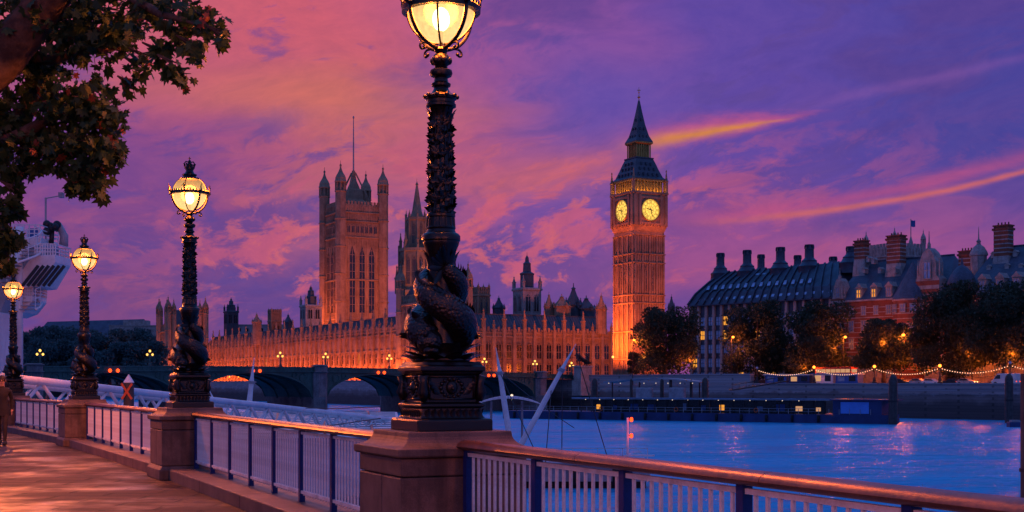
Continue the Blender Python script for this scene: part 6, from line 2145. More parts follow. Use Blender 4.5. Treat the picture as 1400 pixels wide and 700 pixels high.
q = MB()
for i in range(int(PLn / 2)): q.box(i * 2 + 0.5, i * 2 + 0.58, 0.15, 0.23, 1.7, 2.75)
q.box(0.3, PLn - 13, 0.16, 0.22, 2.72, 2.78); q.box(0.3, PLn - 13, 0.16, 0.22, 2.2, 2.25); q.build("railing", 'steel', stg)
for i in range(14):
    q = MB(); q.tube([(3 + i * 5.2, -0.22, 0.2), (3 + i * 5.2, -0.22, 1.5)], 0.26, 10); q.build("fender", 'tyre', stg, smooth=True)
for i in range(3):
    x = 24 + i * 17
    q = MB(); q.tube([(x + 0.38 * cos(j * pi / 8), 0.02, 2.35 + 0.38 * sin(j * pi / 8)) for j in range(17)], 0.09, 6, False); q.build("life_ring", 'orange_paint', stg, smooth=True)
q = MB(); q.box(PLn - 10.5, PLn - 1.2, 0.3, 8, 1.701, 4.4); q.box(PLn - 11, PLn + 0.8, -0.2, 8.4, 4.401, 4.65); q.build("end_cabin", 'hull', stg)
q = MB(); q.box(PLn - 9, PLn - 3.6, 0.24, 0.297, 1.9, 4.1); q.build("end_panel", 'sky_panel', stg)
for px, top, bot, wd, Y, note in ((813, 517, 545, 8, 296, "thick dark mooring pile, leftmost behind the landing stage"), (863, 518, 545, 4, 292, "thin pile left of the first grey drum"), (905, 518, 545, 5, 290, "thin pile between the two grey drums"),
                                  (917, 518, 545, 4, 290, "thin pile close beside the second grey drum"), (945, 519, 545, 4, 288, "thin pile right of the second grey drum"), (964, 516, 545, 9, 286, "thick dark mooring pile right of the drums"),
                                  (1221, 512, 577, 12, 243, "massive mooring pile at the right end of the landing stage"), (1379.5, 511, 580, 11, 252, "massive mooring pile near the right edge with a floating box at its foot")):
    p = at(px, top, Y); r = wd / 2 / 1778 * Y
    root = empty("mooring_pile", (p.x, p.y, -7), 0, note, "mooring pile", "mooring piles by the far landing stage")
    h_ = p.z + 7
    q = MB(); q.lathe([(r, 0), (r, h_ - r * 1.4), (r * 0.8, h_ - r * 0.6), (r * 0.3, h_)], 14); q.build("pile_shaft", 'wood_pile', root, auto=True)
    q = MB(); q.lathe([(r * 1.06, h_ * 0.5), (r * 1.06, h_ * 0.53)], 14); q.build("pile_band", 'iron_far', root)
for px, y0, y1, Y, note in ((881, 530, 547, 290, "big grey round drum, left of two above the landing stage"), (926, 530, 547, 288, "big grey round drum, right of two above the landing stage")):
    p = at(px, y0, Y)
    root = empty("steel_drum", (p.x, p.y, -6), 0, note, "drum", "steel drums at the landing stage")
    h_ = p.z + 6
    q = MB(); q.lathe([(1.9, 1.5), (1.9, h_ - 0.15), (1.75, h_)], 20); q.build("drum_shell", 'steel', root, auto=True)
    q = MB()
    for z in (2.5, 4): q.lathe([(1.93, z), (1.93, z + 0.15)], 20)
    q.build("drum_hoop", 'iron_far', root)
a = at(832, 521, 300); b_ = at(962, 518, 288)
root = empty("pier_canopy", (a.x, a.y, 0), atan2((b_ - a).y, (b_ - a).x), "curved dark pier canopy with small lights over the two grey drums", "canopy")
L = (b_ - a).xy.length
q = MB()
for i in range(12):
    f = lambda t: a.z + 0.9 * sin(pi * t) - 0.3
    q.beam((L * i / 12, 0, f(i / 12)), (L * (i + 1) / 12, 0, f((i + 1) / 12)), 6.0, 0.3)
q.build("canopy_roof", 'steel', root)
q = MB()
for i in (0.5, 4, 8, 11.5): q.box(L * i / 12 - 0.12, L * i / 12 + 0.12, -0.1, 0.1, -6, a.z - 0.2)
q.build("canopy_post", 'iron_far', root)
for i in range(8):
    q = MB(); q.ball((L * (i + 0.5) / 8, -2.8, a.z - 0.5), 0.10, 6, 4); q.build("canopy_lamp", 'e_white', root)
g1 = at(1000, 526, 296); g0 = at(1075, 521, 300)
root = empty("gangway", (g1.x, g1.y, 0), 0, "dark sloping gangway from the quay down to the landing stage", "gangway")
q = MB(); A_ = Vector((0, 0, g1.z - 1.2)); B_ = Vector((g0.x - g1.x, g0.y - g1.y, g0.z))
q.beam(A_, B_, 2.4, 0.25)
for s in (-1.1, 1.1): q.beam(A_ + Vector((0, s, 1.1)), B_ + Vector((0, s, 1.1)), 0.1)
for i in range(9): q.beam(A_.lerp(B_, i / 8) + Vector((0, -1.1, 0)), A_.lerp(B_, i / 8) + Vector((0, -1.1, 1.1)), 0.08)
q.build("walkway", 'iron_far', root)
fbx = at(1387, 586, 228)
root = empty("floating_box", (fbx.x, fbx.y, -6), 0, "small dark blue floating box beside the rightmost pile", "float")
q = MB(); q.box(-1.1, 1.1, -0.9, 0.9, -0.4, 0.9); q.build("box_hull", 'hull', root, bevel=0.1)
q = MB(); q.box(-0.7, 0.7, -0.6, 0.6, 0.9, 1.25); q.build("box_lid", 'steel', root)
# signal pole and small shelter light on the wall
p = at(1191, 540, 262)
# ------------------------------------------------------------------ observation wheel landing building, left
Y0 = 62.0
pb = empty("pier_building", (at(30, 520, Y0).x, Y0, 0), 0, "white steel boarding platform tower with stacked decks and spiral stair, at the left edge", "pier building")
OX = at(30, 520, Y0).x


def pl(px, py, dy=0.0, yy=0.0):
    v = at(px, py, Y0 + yy)
    return Vector((v.x - OX, dy, v.z))


q = MB()
P = lambda *pts, yy=0.0: [(pl(a, b, 0, yy).x, pl(a, b, 0, yy).z) for a, b in pts]
q.extrude_xz(P((-60, 640), (14, 640), (22, 470), (24, 430), (-60, 430), yy=4.0)[::-1], 0.5, 4.0)
q.build("tower_leg", 'white', pb, bevel=0.05)
q = MB(); q.extrude_xz(P((-60, 445), (22, 445), (38, 400), (52, 345), (-60, 345), yy=4.5)[::-1], 2.0, 4.5); q.build("machine_room", 'steel', pb)


def deck(pts, y0, y1, rail_y, x0, x1, panels=()):
    d = MB(); d.extrude_xz(P(*pts, yy=y1)[::-1], y0, y1)
    o = d.build("deck", 'white', pb, bevel=0.03)
    r = MB()
    a, b = pl(x0, rail_y[0], 0, y1), pl(x1, rail_y[0], 0, y1)
    zb_ = pl(x0, rail_y[1], 0, y1).z
    for yy in (y0 + 0.05, y1 - 0.05):
        for t in (1.0, 0.62, 0.3): r.beam((a.x, yy, zb_ + (a.z - zb_) * t), (b.x, yy, zb_ + (a.z - zb_) * t), 0.045)
        n_ = 8
        for i in range(n_ + 1):
            x = a.x + (b.x - a.x) * i / n_
            r.beam((x, yy, zb_), (x, yy, a.z), 0.05)
    for x in (a.x, b.x):
        for t in (1.0, 0.62, 0.3): r.beam((x, y0, zb_ + (a.z - zb_) * t), (x, y1, zb_ + (a.z - zb_) * t), 0.045)
    r.build("railing", 'white', o)
    for px0, px1, py0, py1, mt in panels:
        u, v = pl(px0, py1, 0, y1), pl(px1, py0, 0, y1)
        g_ = MB(); g_.box(u.x, v.x, y0 + 0.5, y0 + 0.7, u.z, v.z); g_.build("screen_panel", mt, o)


deck(((22, 332), (80, 332), (80, 342), (68, 345), (46, 385), (38, 385), (22, 345)), 0.0, 2.6, (316, 332), 24, 80, ((36, 49, 317, 331, 'orange_paint'), (60, 71, 319, 332, 'blue_panel'), (30, 36, 318, 331, 'steel')))
deck(((66, 356), (97, 354), (97, 364), (78, 396), (40, 400), (50, 380)), -0.6, 1.6, (340, 355), 70, 97, ((78, 95, 342, 355, 'sky_glass'),))
deck(((40, 408), (64, 408), (64, 415), (52, 430), (36, 436), (34, 420)), -0.5, 1.4, (396, 408), 46, 64, ((48, 58, 398, 407, 'orange_paint'),))
# soffit ribs and dark ports under the lower deck
q = MB()
for i in range(6):
    a = pl(52 + i * 7, 366 + i * 0); q.beam((a.x + 0.4, -1.06, a.z), (a.x - 0.35, -1.06, a.z - 0.95), 0.12)
q.build("soffit_rib", 'iron_far', pb)
ss = MB()
c = pl(33, 430)
ss.tube([(c.x, -0.6, pl(33, 520).z), (c.x, -0.6, pl(33, 312).z)], 0.17, 12)
st_ = ss.build("spiral_stair", 'white', pb, smooth=True)
tm_ = MB(); tm_.extrude_xz([(0.12, 0), (0.95, 0), (0.95, 0.05), (0.12, 0.05)], -0.16, 0.16); tme = tm_.mesh("tread", 'steel')
z0, z1 = pl(33, 425).z, pl(33, 335).z
nst = 17
for i in range(nst):
    a = -0.4 + 2 * pi * 1.25 * i / nst
    inst(tme, "tread", st_, (c.x, -0.6, z0 + (z1 - z0) * i / nst), a)
for hgt, rd in ((0.0, 0.06), (0.5, 0.022), (0.95, 0.03)):
    q = MB()
    q.tube([(c.x + 0.97 * cos(-0.4 + 2 * pi * 1.25 * i / 48), -0.6 + 0.97 * sin(-0.4 + 2 * pi * 1.25 * i / 48), z0 + (z1 - z0) * i / 48 + hgt) for i in range(49)], rd, 6)
    q.build("stringer" if hgt == 0 else "stair_rail", 'white', st_, smooth=True)
q = MB()
for i in range(16):
    a = -0.4 + 2 * pi * 1.25 * i / 16
    x, y, z = c.x + 0.97 * cos(a), -0.6 + 0.97 * sin(a), z0 + (z1 - z0) * i / 16
    q.beam((x, y, z), (x, y, z + 0.95), 0.03)
q.build("stair_baluster", 'white', st_)
q = MB()
a = pl(72, 332); b = pl(66, 303); d = pl(60, 310)
q.tube([(a.x, 1.5, a.z), (pl(73, 318).x, 1.5, pl(73, 318).z), (b.x, 1.5, b.z), (d.x, 1.5, d.z)], [0.22, 0.2, 0.17, 0.14], 10)
q.build("lifting_arm", 'steel', pb, smooth=True)
q = MB()
rr = random.Random(4)
for i in range(10): q.ball((pl(58, 308).x + rr.uniform(-.28, .28), 1.3 + rr.uniform(-.2, .2), pl(58, 308).z + rr.uniform(-.25, .25)), rr.uniform(0.12, 0.22), 8, 6)
q.tube([(pl(57, 330).x, 1.3, pl(57, 330).z), (pl(58, 310).x, 1.3, pl(58, 310).z)], 0.12, 8)
q.build("lamp_cluster", 'iron_far', pb, smooth=True)
q = MB(); q.tube([(pl(42, 332).x, 2.0, pl(42, 332).z), (pl(42, 262).x, 2.0, pl(42, 262).z)], 0.05, 6); q.tube([(pl(42, 263).x, 2.0, pl(42, 263).z), (pl(64, 259).x, 2.0, pl(64, 259).z)], 0.03, 6)
ms = q.build("camera_mast", 'steel', pb)
q = MB(); q.box(pl(61, 260).x, pl(67, 260).x, 1.85, 2.15, pl(64, 262).z, pl(64, 255).z); q.build("camera_housing", 'steel', ms)

# ------------------------------------------------------------------ gangway truss, pontoon and masts of the near pier
A_ = at(-30, 516, 44); C_ = at(545, 576, 98)
gd = (C_ - A_).normalized(); gs = gd.cross(Vector((0, 0, 1))).normalized()
gw = empty("truss_gangway", A_, 0, "white tubular truss gangway sloping down to the near pontoon behind the railings", "gangway")
GL = (C_ - A_).length
for nm, off, dz_, r in (("top_chord", -0.9, 0.0, 0.15), ("top_chord", 0.9, 0.0, 0.15), ("bottom_chord", -0.9, -0.95, 0.09), ("bottom_chord", 0.9, -0.95, 0.09)):
    q = MB(); q.tube([gs * off + Vector((0, 0, dz_)) + gd * t * GL / 10 for t in range(11)], r, 12); q.build(nm, 'white', gw, smooth=True)
nseg = 22
for off in (-0.9, 0.9):
    q = MB()
    for i in range(nseg):
        a = gd * (GL * i / nseg); b = gd * (GL * (i + 0.5) / nseg); c = gd * (GL * (i + 1) / nseg)
        o = gs * off
        q.tube([a + o + Vector((0, 0, -0.05)), b + o + Vector((0, 0, -0.9))], 0.07, 8); q.tube([b + o + Vector((0, 0, -0.9)), c + o + Vector((0, 0, -0.05))], 0.065, 8)
    q.build("bracing", 'white', gw, smooth=True)
q = MB(); q.beam(Vector((0, 0, -1.0)), gd * GL + Vector((0, 0, -1.0)), 1.5, 0.06)
q.build("walkway_deck", 'steel', gw)

# white roofed pontoon shelter
wr_ = empty("pontoon_shelter", (-14, 95, -6), 0, "white flat roofed pontoon shelter with red lines, beyond the truss gangway", "shelter")
cor = [Vector((-16.5, 70)), Vector((-6.2, 74)), Vector((-11.6, 132)), Vector((-29.5, 130))]
lo = [(v.x + 14, v.y - 95) for v in cor]
q = MB(); q.loft(lo, 4.55, [(x * 0.985, y * 0.985) for x, y in lo], 4.72); q.build("roof", 'white', wr_)
q = MB()
for i in range(13):
    t = (i + 0.5) / 13
    a = Vector(lo[0]).lerp(Vector(lo[3]), t); b = Vector(lo[1]).lerp(Vector(lo[2]), t + 0.02)
    q.beam((a.x + 0.3, a.y, 4.75), (b.x - 0.3, b.y, 4.75), 0.12, 0.06)
q.build("roof_seam", 'steel', wr_)
q = MB()
for i in range(4):
    t = (i + 0.35) / 4
    a = Vector(lo[0]).lerp(Vector(lo[1]), t); b = Vector(lo[3]).lerp(Vector(lo[2]), t)
    q.beam((a.x, a.y + 0.3, 4.79), (b.x, b.y - 0.3, 4.79), 0.16, 0.05)
q.build("red_line", 'red_paint', wr_)
lo2 = [(x * 0.93, y * 0.97) for x, y in lo]
q = MB(); q.loft(lo2, 1.2, lo2, 4.549); q.build("glazed_wall", 'sky_glass', wr_)
q = MB(); q.loft([(x * 1.08, y * 1.02) for x, y in lo], -0.7, [(x * 1.08, y * 1.02) for x, y in lo], 1.199); q.build("pontoon_hull", 'hull', wr_)

# outer pontoon with leaning masts
op = empty("outer_pontoon", (0, 97, -6), 0, "low blue grey floating pontoon seen through the near railing, carrying the leaning masts", "pontoon")
q = MB(); q.box(-3, 10, -3, 3.5, 0.5, 1.75); q.box(-3.2, 10.2, -3.2, 3.7, 1.7, 1.85); q.build("pontoon_deck", 'steel', op)
q = MB(); q.box(-2.7, 9.7, -2.8, 3.3, -0.7, 0.499); q.build("pontoon_hull", 'black', op)
q = MB()
for i in range(8):
    q.beam((-2.8 + i * 1.8, -2.9, 1.85), (-2.8 + i * 1.8, -2.9, 2.9), 0.05)
for z in (2.35, 2.9): q.beam((-2.8, -2.9, z), (9.8, -2.9, z), 0.05)
q.build("railing", 'white', op)
for i in range(3):
    q = MB(); q.tube([(1.5 + i * 3, -3.35, 0.3), (1.5 + i * 3, -3.35, 1.6)], 0.28, 10); q.build("fender", 'tyre', op, smooth=True)
mast_data = [((702, 642), (678, 475), 97, 0.23, "white tapered mast leaning left, just right of the nearest lamp base"), ((699, 643), (787.5, 470), 97, 0.22, "long white tapered mast leaning right across the river, with rigging wires"),
             ((331, 640), (347.5, 489), 90, 0.22, "white tapered mast leaning slightly right before the lit bridge arch"), ((336, 640), (286, 533), 88, 0.20, "short white mast stub leaning left just right of the second lamp's base")]
tips = []
for (bx, by), (tx, ty), Y, r, note in mast_data:
    a = at(bx, by, Y); a.z = -4.3; b = at(tx, ty, Y)
    root = empty("leaning_mast", a, 0, note, "mast", "leaning white masts of the near pier")
    d = b - a
    q = MB(); q.tube([d * t for t in (0, 0.1, 0.55, 0.74, 0.75, 0.80, 0.81, 0.97, 1.0)], [r * 0.75, r, r * 0.95, r * 0.72, r * 0.8, r * 0.75, r * 0.6, r * 0.14, 0.02], 14); q.build("mast_shaft", 'white', root, smooth=True)
    q = MB(); q.tube([d * 0.765, d * 0.79], r * 1.12, 12)
    q.beam(d * 0.78 + Vector((-r * 1.5, 0, 0)), d * 0.78 + Vector((r * 1.5, 0, 0)), 0.10)
    q.build("collar", 'steel', root)
    q = MB(); q.box(-0.6, 0.6, -0.6, 0.6, -0.2, 0.05); q.build("foot_plate", 'steel', root)
    tips.append((a, b))
wires = [(tips[1], 0.62, at(745, 640, 90), "rigging wire from the right leaning mast, leftmost over the water"), (tips[1], 0.98, at(838, 650, 96), "rigging wire from the tip of the right leaning mast, slanting down right"),
         (tips[1], 0.79, at(768, 640, 97), "near vertical rigging wire below the right leaning mast"), (tips[0], 0.79, at(733, 620, 92), "rigging wire from the left leaning mast past the pier cap"),
         (tips[0], 0.79, at(785, 585, 120), "thin wire from the left leaning mast towards the far landing stage"), (tips[2], 0.6, at(520, 556, 60), "thin wire from the mast before the lit arch, sagging to the right"), (tips[2], 0.4, at(520, 572, 52), "lower thin wire from the mast before the lit arch")]
for (a, b), t, e, note in wires:
    s_ = a.lerp(b, t)
    q = MB()
    q.tube([(e - s_) * u + Vector((0, 0, -0.10 * (e - s_).length * 0.3 * u * (1 - u))) for u in (0, 0.25, 0.5, 0.75, 1)], 0.035 if e.y > 80 else 0.022, 5)
    o = q.build("rigging_wire", 'cable', None, loc=s_)
    tag(o, note, "wire", "rigging wires of the near pier")
# arched canopy
a = at(648, 554, 100); b = at(742, 553, 100)
root = empty("arched_canopy", (a.x, a.y, -6), 0, "thin white arched canopy over the water right of the nearest lamp base", "canopy")
L = b.x - a.x
q = MB()
N = 14
for i in range(N):
    f = lambda t: a.z + 6 + 0.62 * sin(pi * min(1, t * 1.0)) ** 0.8
    t0, t1 = i / N, (i + 1) / N
    th = 0.05 + 0.14 * sin(pi * (t0 + t1) / 2)
    q.beam((L * t0, 0, f(t0)), (L * t1 + 0.02, 0, f(t1)), 3.0, th)
q.build("canopy_sheet", 'white', root, smooth=False)
q = MB()
for t in (0.25, 0.7): q.tube([(L * t, 0, 0), (L * t, 0, a.z + 6 + 0.3)], 0.09, 8)
q.box(L * 0.1, L * 0.85, -1.5, 1.5, -0.5, 0.9)
q.build("canopy_post", 'steel', root)
q = MB(); q.ball((L * 0.55, -1.4, a.z + 6.75), 0.11, 8, 6); q.tube([(L * 0.55, -1.4, a.z + 6.4), (L * 0.55, -1.4, a.z + 6.7)], 0.03, 5); q.build("mast_light", 'e_white', root)
# red signal pole
p = at(858, 571, 97)
root = empty("signal_pole", (p.x, p.y, -4.15), 0, "thin white pole with two red signal lights above the pontoon", "signal pole")
h_ = p.z + 4.15
q = MB(); q.tube([(0, 0, 0), (0, 0, h_)], 0.09, 8); q.box(-0.1, 2.0, -0.1, 0.1, 0.30, 0.42); q.build("pole", 'white', root)
for py in (573, 595):
    z = at(858, py, 97).z + 4.15
    q = MB(); q.box(0.08, 0.3, -0.05, 0.05, z - 0.06, z + 0.02); bk_ = q.build("lamp_bracket", 'iron_far', root)
    q = MB(); q.lathe([(0.09, z - 0.2), (0.12, z - 0.13), (0.12, z + 0.07), (0.05, z + 0.14)], 10, (0.28, -0.1)); q.build("red_lamp", 'e_red', root, smooth=True)
    point_light("signal_glow", (p.x + 0.28, p.y - 0.6, at(858, py, 97).z), 14, (1.0, 0.08, 0.01), 0.15)
# pile with red cross board
p = at(176, 512, 50)
root = empty("marker_pile", (p.x, p.y, -7), 0, "dark pile with white pointed cap and red cross boards behind the railing", "marker pile")
h_ = p.z + 7
q = MB(); q.lathe([(0.20, 0), (0.20, h_ - 0.32)], 14); q.build("pile_shaft", 'wood_pile', root, auto=True)
q = MB(); q.lathe([(0.20, h_ - 0.319), (0.21, h_ - 0.30), (0.015, h_)], 14); q.build("pile_cap", 'white', root, auto=True)
q = MB()
z = at(176, 535, 50).z + 7
q.beam((-0.2, -0.23, z - 0.30), (0.2, -0.23, z + 0.30), 0.03, 0.085, (1, 0, -1)); q.beam((0.2, -0.265, z - 0.30), (-0.2, -0.265, z + 0.30), 0.03, 0.085, (1, 0, 1))
q.build("cross_board", 'orange_paint', root)
# dark timber post at the right edge
p = at(1399.5, 511, 30)
root = empty("timber_post", (p.x, p.y, -7), 0, "tall dark timber post at the extreme right edge", "post")
q = MB(); q.lathe([(0.07, 0), (0.07, p.z + 7)], 10); q.build("post_shaft", 'wood_pile', root, auto=True)
q = MB(); q.lathe([(0.10, at(1399, 645, 30).z + 7), (0.10, at(1399, 640, 30).z + 7)], 10); q.build("post_collar", 'iron_far', root)

# ------------------------------------------------------------------ the plane tree over the promenade
pt = empty("plane_tree", (-8.4, 11.5, 0), 0, "plane tree overhanging the promenade, big lobed leaves across the upper left", "tree")
T0_ = Vector((-8.4, 11.5, 0))
q = MB()


def limb(pts, r):
    q.tube([Vector(p_) - T0_ for p_ in pts], r, 12)


base = Vector((-7.7, 11.5, 4.0))
q.tube([Vector((0, 0, -0.2)), Vector((0.05, 0, 1.5)), Vector((0.3, 0, 3.0)), base - T0_ + Vector((0.1, 0, 0.2))], [0.42, 0.33, 0.29, 0.27], 14)
limb([base, at(-60, 150, 11.4), at(5, 78, 11.3), at(70, -5, 11.2), at(150, -110, 11.0), at(200, -240, 10.8)], [0.26, 0.20, 0.185, 0.16, 0.12, 0.06])
limb([base + Vector((0.1, 0.1, -0.3)), at(-40, 240, 11.6), at(12, 185, 11.8), at(50, 130, 12.0), at(74, 85, 12.2), at(120, 62, 12.3)], [0.16, 0.12, 0.10, 0.075, 0.05, 0.02])
limb([at(-40, 230, 11.6), at(0, 200, 11.5), at(40, 178, 11.4), at(90, 150, 11.4), at(120, 142, 11.4)], [0.10, 0.07, 0.055, 0.03, 0.012])
limb([at(20, 78, 11.8), at(70, 82, 11.7), at(110, 72, 11.6), at(165, 66, 11.4)], [0.06, 0.05, 0.035, 0.012])
limb([at(100, -40, 11.1), at(170, -10, 10.6), at(220, 20, 10.2), at(262, 30, 10.0), at(300, 45, 9.8)], [0.06, 0.045, 0.03, 0.018, 0.008])
limb([at(60, 110, 12.1), at(90, 150, 11.8), at(120, 200, 11.5), at(130, 235, 11.3)], [0.04, 0.03, 0.018, 0.008])
limb([base, at(-120, 120, 11.6), at(-180, -40, 12.2), at(-150, -250, 12.8)], [0.22, 0.2, 0.16, 0.05])
limb([at(-120, 120, 11.6), at(-260, 0, 10.0), at(-420, -120, 9.0)], [0.14, 0.1, 0.04])
limb([at(-50, 200, 11.5), at(-20, 260, 11.3), at(5, 320, 11.2), at(12, 370, 11.2)], [0.05, 0.035, 0.02, 0.01])
q.build("trunk", 'bark', pt, smooth=True)
LEAF = []
for ang, rad in ((-90, 0.10), (-62, 0.34), (-38, 0.46), (-22, 0.30), (2, 0.56), (16, 0.42), (32, 0.40), (52, 0.62), (68, 0.42), (90, 0.78)):
    LEAF.append((rad * cos(radians(ang)), rad * sin(radians(ang)) + 0.1))
LEAF = LEAF + [(-x, y) for x, y in LEAF[-2:0:-1]]
lf = MB()
rr = random.Random(77)


def leaf_at(c, size, droop=0.6):
    """one lobed leaf hanging from c, folded a little along its midrib"""
    nz = Vector((rr.gauss(0, 1), rr.gauss(0, 1) - 0.5, rr.gauss(0, 0.8) + 0.35)).normalized()
    dn = Vector((rr.gauss(0, 0.8), rr.gauss(0, 0.8), -droop)).normalized()
    yv = (dn - nz * dn.dot(nz))
    if yv.length < 0.1: return
    yv.normalize(); xv = yv.cross(nz)
    fold = rr.uniform(0.05, 0.45); curl = rr.uniform(-0.1, 0.35)
    k0 = len(lf.v)
    lf.v.append(tuple(c - T0_))
    for x, y in LEAF:
        lf.v.append(tuple(c - T0_ + xv * x * size + yv * y * size - nz * (abs(x) * fold + curl * y * y) * size))
    n_ = len(LEAF)
    for j in range(n_): lf.face(k0, k0 + 1 + j, k0 + 1 + (j + 1) % n_)


CL = [(28, 40, 62, 11.6, 80), (95, 30, 55, 11.4, 80), (150, 25, 45, 11.2, 62), (205, 15, 36, 10.6, 40), (250, 20, 30, 10.2, 30), (285, 30, 24, 9.9, 18), (303, 52, 16, 9.7, 7), (240, 55, 26, 10.3, 16), (215, 75, 16, 10.4, 7), (262, 66, 20, 10.1, 11),
      (248, 108, 18, 10.2, 11), (236, 92, 11, 10.2, 4), (190, 95, 18, 10.8, 10), (180, 120, 14, 11.0, 7), (196, 82, 14, 10.8, 6),
      (20, 110, 50, 11.9, 50), (70, 100, 40, 12, 42), (125, 55, 40, 11.7, 40), (40, 165, 46, 11.8, 65), (95, 150, 42, 11.5, 60), (130, 140, 36, 11.4, 46), (150, 165, 24, 11.3, 26), (85, 205, 44, 11.4, 62), (130, 200, 36, 11.3, 50), (155, 210, 20, 11.2, 20),
      (120, 240, 28, 11.3, 32), (105, 258, 18, 11.3, 14), (135, 258, 14, 11.2, 9), (45, 210, 34, 11.6, 34), (12, 235, 22, 11.3, 22), (8, 285, 22, 11.2, 28), (12, 330, 20, 11.2, 26), (4, 365, 14, 11.2, 14), (18, 262, 14, 11.2, 8), (18, 205, 30, 11.3, 26), (165, 55, 22, 11.4, 14),
      (-60, 40, 80, 11.8, 110), (-50, 180, 70, 11.6, 90), (-120, 250, 70, 11.4, 70), (60, -60, 80, 11.4, 90), (180, -60, 70, 10.8, 70), (-160, -40, 110, 11.8, 140), (-60, -160, 110, 12, 120), (120, -180, 110, 11.2, 120), (-280, 40, 110, 10, 110), (-320, -160, 120, 9.5, 110), (-150, 140, 90, 11.5, 90)]
for px, py, rp, Y, n_ in CL:
    c = at(px, py, Y); r = rp / 1778 * Y
    n_ = int(n_ * (2.7 if n_ > 12 else 1.6))
    for i in range(n_):
        d = Vector((rr.gauss(0, 1), rr.gauss(0, 1), rr.gauss(0, 1))).normalized() * r * rr.random() ** 0.42
        leaf_at(c + Vector((d.x, d.y * 1.6, d.z)), rr.uniform(0.055, 0.130) * (1.0 if n_ > 14 else 1.15), 0.55)
lf.build("crown", 'plane_leaf', pt)
tw = MB()
for px, py, rp, Y, n_ in CL[:36]:
    c = at(px, py, Y) - T0_; r = rp / 1778 * Y
    for i in range(9):
        d = Vector((rr.gauss(0, 1), rr.gauss(0, 1), rr.gauss(0, 1))).normalized() * r
        tw.tube([c + d * 0.9, c + d * 0.3 + Vector((0, 0, 0.03)), c - Vector((0.12, 0, -0.10))], [0.003, 0.005, 0.008], 5)
tw.build("twig", 'bark', pt)


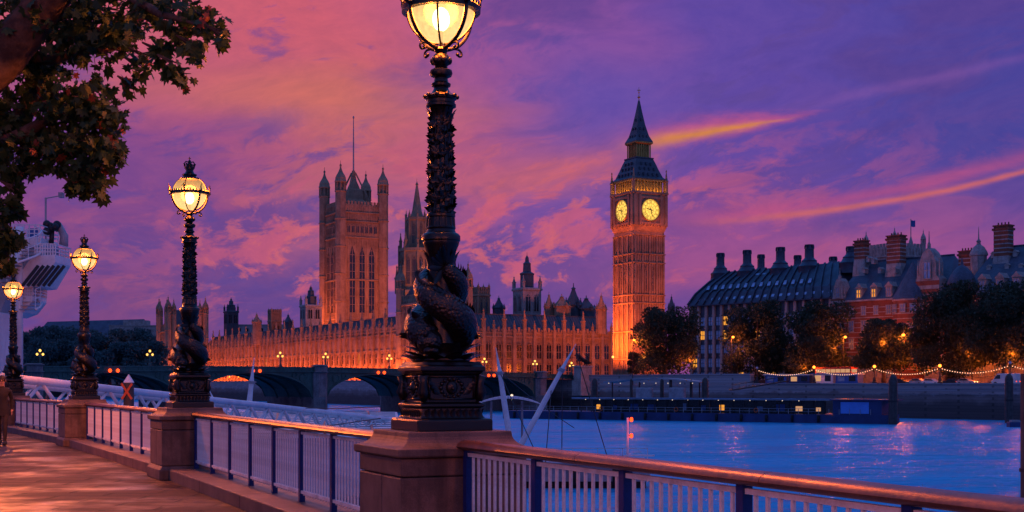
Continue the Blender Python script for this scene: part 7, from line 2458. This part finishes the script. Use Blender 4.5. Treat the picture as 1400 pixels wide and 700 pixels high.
# ------------------------------------------------------------------ the walker at the left edge
def person(loc, face, label):
    root = empty("person", loc, face, label, "person")
    V_ = [  # joint positions, radius; figure faces +x, left is +y, walking
        ((0, 0, 0.93), 0.135), ((0, 0, 1.05), 0.130), ((0.01, 0, 1.22), 0.150), ((0.02, 0, 1.38), 0.150), ((0.02, 0, 1.47), 0.075), ((0.04, 0, 1.54), 0.060), ((0.06, 0, 1.63), 0.092), ((0.07, 0, 1.70), 0.072),
        ((0.02, 0.17, 1.40), 0.070), ((-0.10, 0.22, 1.16), 0.052), ((-0.06, 0.23, 0.93), 0.040), ((-0.03, 0.23, 0.85), 0.035),
        ((0.02, -0.17, 1.40), 0.070), ((0.08, -0.22, 1.15), 0.052), ((0.22, -0.22, 0.96), 0.040), ((0.27, -0.21, 0.90), 0.035),
        ((0.02, 0.09, 0.86), 0.100), ((0.20, 0.09, 0.48), 0.066), ((0.24, 0.09, 0.10), 0.045), ((0.26, 0.09, 0.045), 0.045), ((0.40, 0.10, 0.035), 0.032),
        ((-0.02, -0.09, 0.86), 0.100), ((-0.06, -0.09, 0.46), 0.066), ((-0.32, -0.09, 0.16), 0.045), ((-0.35, -0.09, 0.10), 0.045), ((-0.24, -0.10, 0.035), 0.032)]
    E_l = [(0, 1), (1, 2), (2, 3), (3, 4), (4, 5), (5, 6), (6, 7), (3, 8), (8, 9), (9, 10), (10, 11), (3, 12), (12, 13), (13, 14), (14, 15), (0, 16), (16, 17), (17, 18), (18, 19), (19, 20), (0, 21), (21, 22), (22, 23), (23, 24), (24, 25)]
    for wrist, palm, dirv, sd in ((10, 11, Vector((0.02, 0, -0.1)), 1), (14, 15, Vector((0.06, 0, -0.08)), 1)):
        pp = Vector(V_[palm][0])
        for j in range(4):
            a = len(V_)
            ln = (0.075, 0.085, 0.08, 0.062)[j]
            d = dirv.normalized()
            off = Vector((0.028 - 0.018 * j, 0, 0)) if sd else Vector()
            V_.append((tuple(pp + off * 0.8 + d * 0.03), 0.010)); V_.append((tuple(pp + off + d * (0.03 + ln * 0.5) + Vector((0.006, 0, 0))), 0.009)); V_.append((tuple(pp + off + d * (0.03 + ln * .85) + Vector((0.02, 0, 0))), 0.008))
            E_l.extend([(palm, a), (a, a + 1), (a + 1, a + 2)])
        a = len(V_)
        V_.append((tuple(pp + Vector((0.035, 0, 0.01))), 0.011)); V_.append((tuple(pp + Vector((0.055, 0, -0.03))), 0.009))
        E_l.extend([(palm, a), (a, a + 1)])
    me = bpy.data.meshes.new("body")
    me.from_pydata([v for v, r in V_], E_l, [])
    me.materials.append(M['coat']); me.materials.append(M['skin']); me.materials.append(M['trousers'])
    o = bpy.data.objects.new("body", me); COL.objects.link(o); o.parent = root
    sk_ = o.modifiers.new("skin", 'SKIN'); sk_.use_smooth_shade = True
    bm = bmesh.new(); bm.from_mesh(me)
    ly = bm.verts.layers.skin.verify()
    bm.verts.ensure_lookup_table()
    for v_, (p_, r_) in zip(bm.verts, V_): v_[ly].radius = (r_, r_); v_[ly].use_root = (v_.index == 0)
    bm.to_mesh(me); bm.free()
    ss_ = o.modifiers.new("subdivision", 'SUBSURF'); ss_.levels = 1; ss_.render_levels = 1
    dg = bpy.context.evaluated_depsgraph_get()
    ev = o.evaluated_get(dg)
    m2 = bpy.data.meshes.new_from_object(ev)
    o.modifiers.clear(); o.data = m2
    m2.materials.clear()
    for nm in ('coat', 'skin', 'trousers'): m2.materials.append(M[nm])
    for f in m2.polygons:
        z = f.center.z; y = abs(f.center.y)
        f.material_index = 1 if (z > 1.49 or (y > 0.18 and z < 0.90)) else (2 if z < 0.88 else 0)
        f.use_smooth = True
    fc = MB()
    fc.tube([(0.145, 0, 1.655), (0.175, 0, 1.62), (0.155, 0, 1.61)], [0.010, 0.016, 0.012], 8)
    for s in (-1, 1): fc.ball((0.135, s * 0.035, 1.658), 0.012, 8, 6); fc.ball((0.05, s * 0.092, 1.64), 0.028, 8, 6, (0.8, 0.4, 1.2))
    fc.tube([(0.143, -0.025, 1.578), (0.150, 0, 1.576), (0.143, 0.025, 1.578)], 0.007, 6)
    fc.build("face", 'skin', o, smooth=True)
    hr = MB(); hr.ball((0.045, 0, 1.675), 0.108, 16, 10, (1, 0.92, 0.95)); hr.ball((0.01, 0, 1.61), 0.085, 12, 8, (0.8, 1, 1.1)); hr.build("hair", 'hair', root, smooth=True)
    ct_ = MB(); ct_.lathe([(0.185, 0.74), (0.175, 0.95), (0.165, 1.05)], 16, (0, 0), 0, False, 1.05); ct_.build("coat_skirt", 'coat', root, smooth=True)
    for x, y, z, tilt in ((0.26, 0.095, 0.0, 0), (-0.36, -0.095, 0.02, 0.5)):
        s_ = MB(); s_.tube([(x - 0.07, y, z + 0.055), (x + 0.03, y, z + 0.05 + 0.02 * tilt), (x + 0.13, y, z + 0.035 - 0.03 * tilt), (x + 0.19, y, z + 0.03 - 0.03 * tilt)], [0.052, 0.055, 0.045, 0.026], 10); s_.build("shoe", 'tyre', root, smooth=True)


M['coat'] = stone("dark_coat", (0.02, 0.018, 0.024), None, 8, 0.9, 0)
M['trousers'] = stone("dark_trousers", (0.03, 0.022, 0.022), None, 8, 0.9, 0)
M['skin'] = stone("skin_tone", (0.42, 0.24, 0.17), (0.36, 0.2, 0.14), 8, 0.55, 0)
M['hair'] = stone("dark_hair", (0.02, 0.014, 0.01), None, 20, 0.6, 0)
pp = at(3, 608, 33.2)
person((pp.x, pp.y, 0.0), radians(-75), "person in a dark coat walking along the promenade at the left edge")
# lamps of the promenade trees beyond the left edge keep that side of the pavement lit
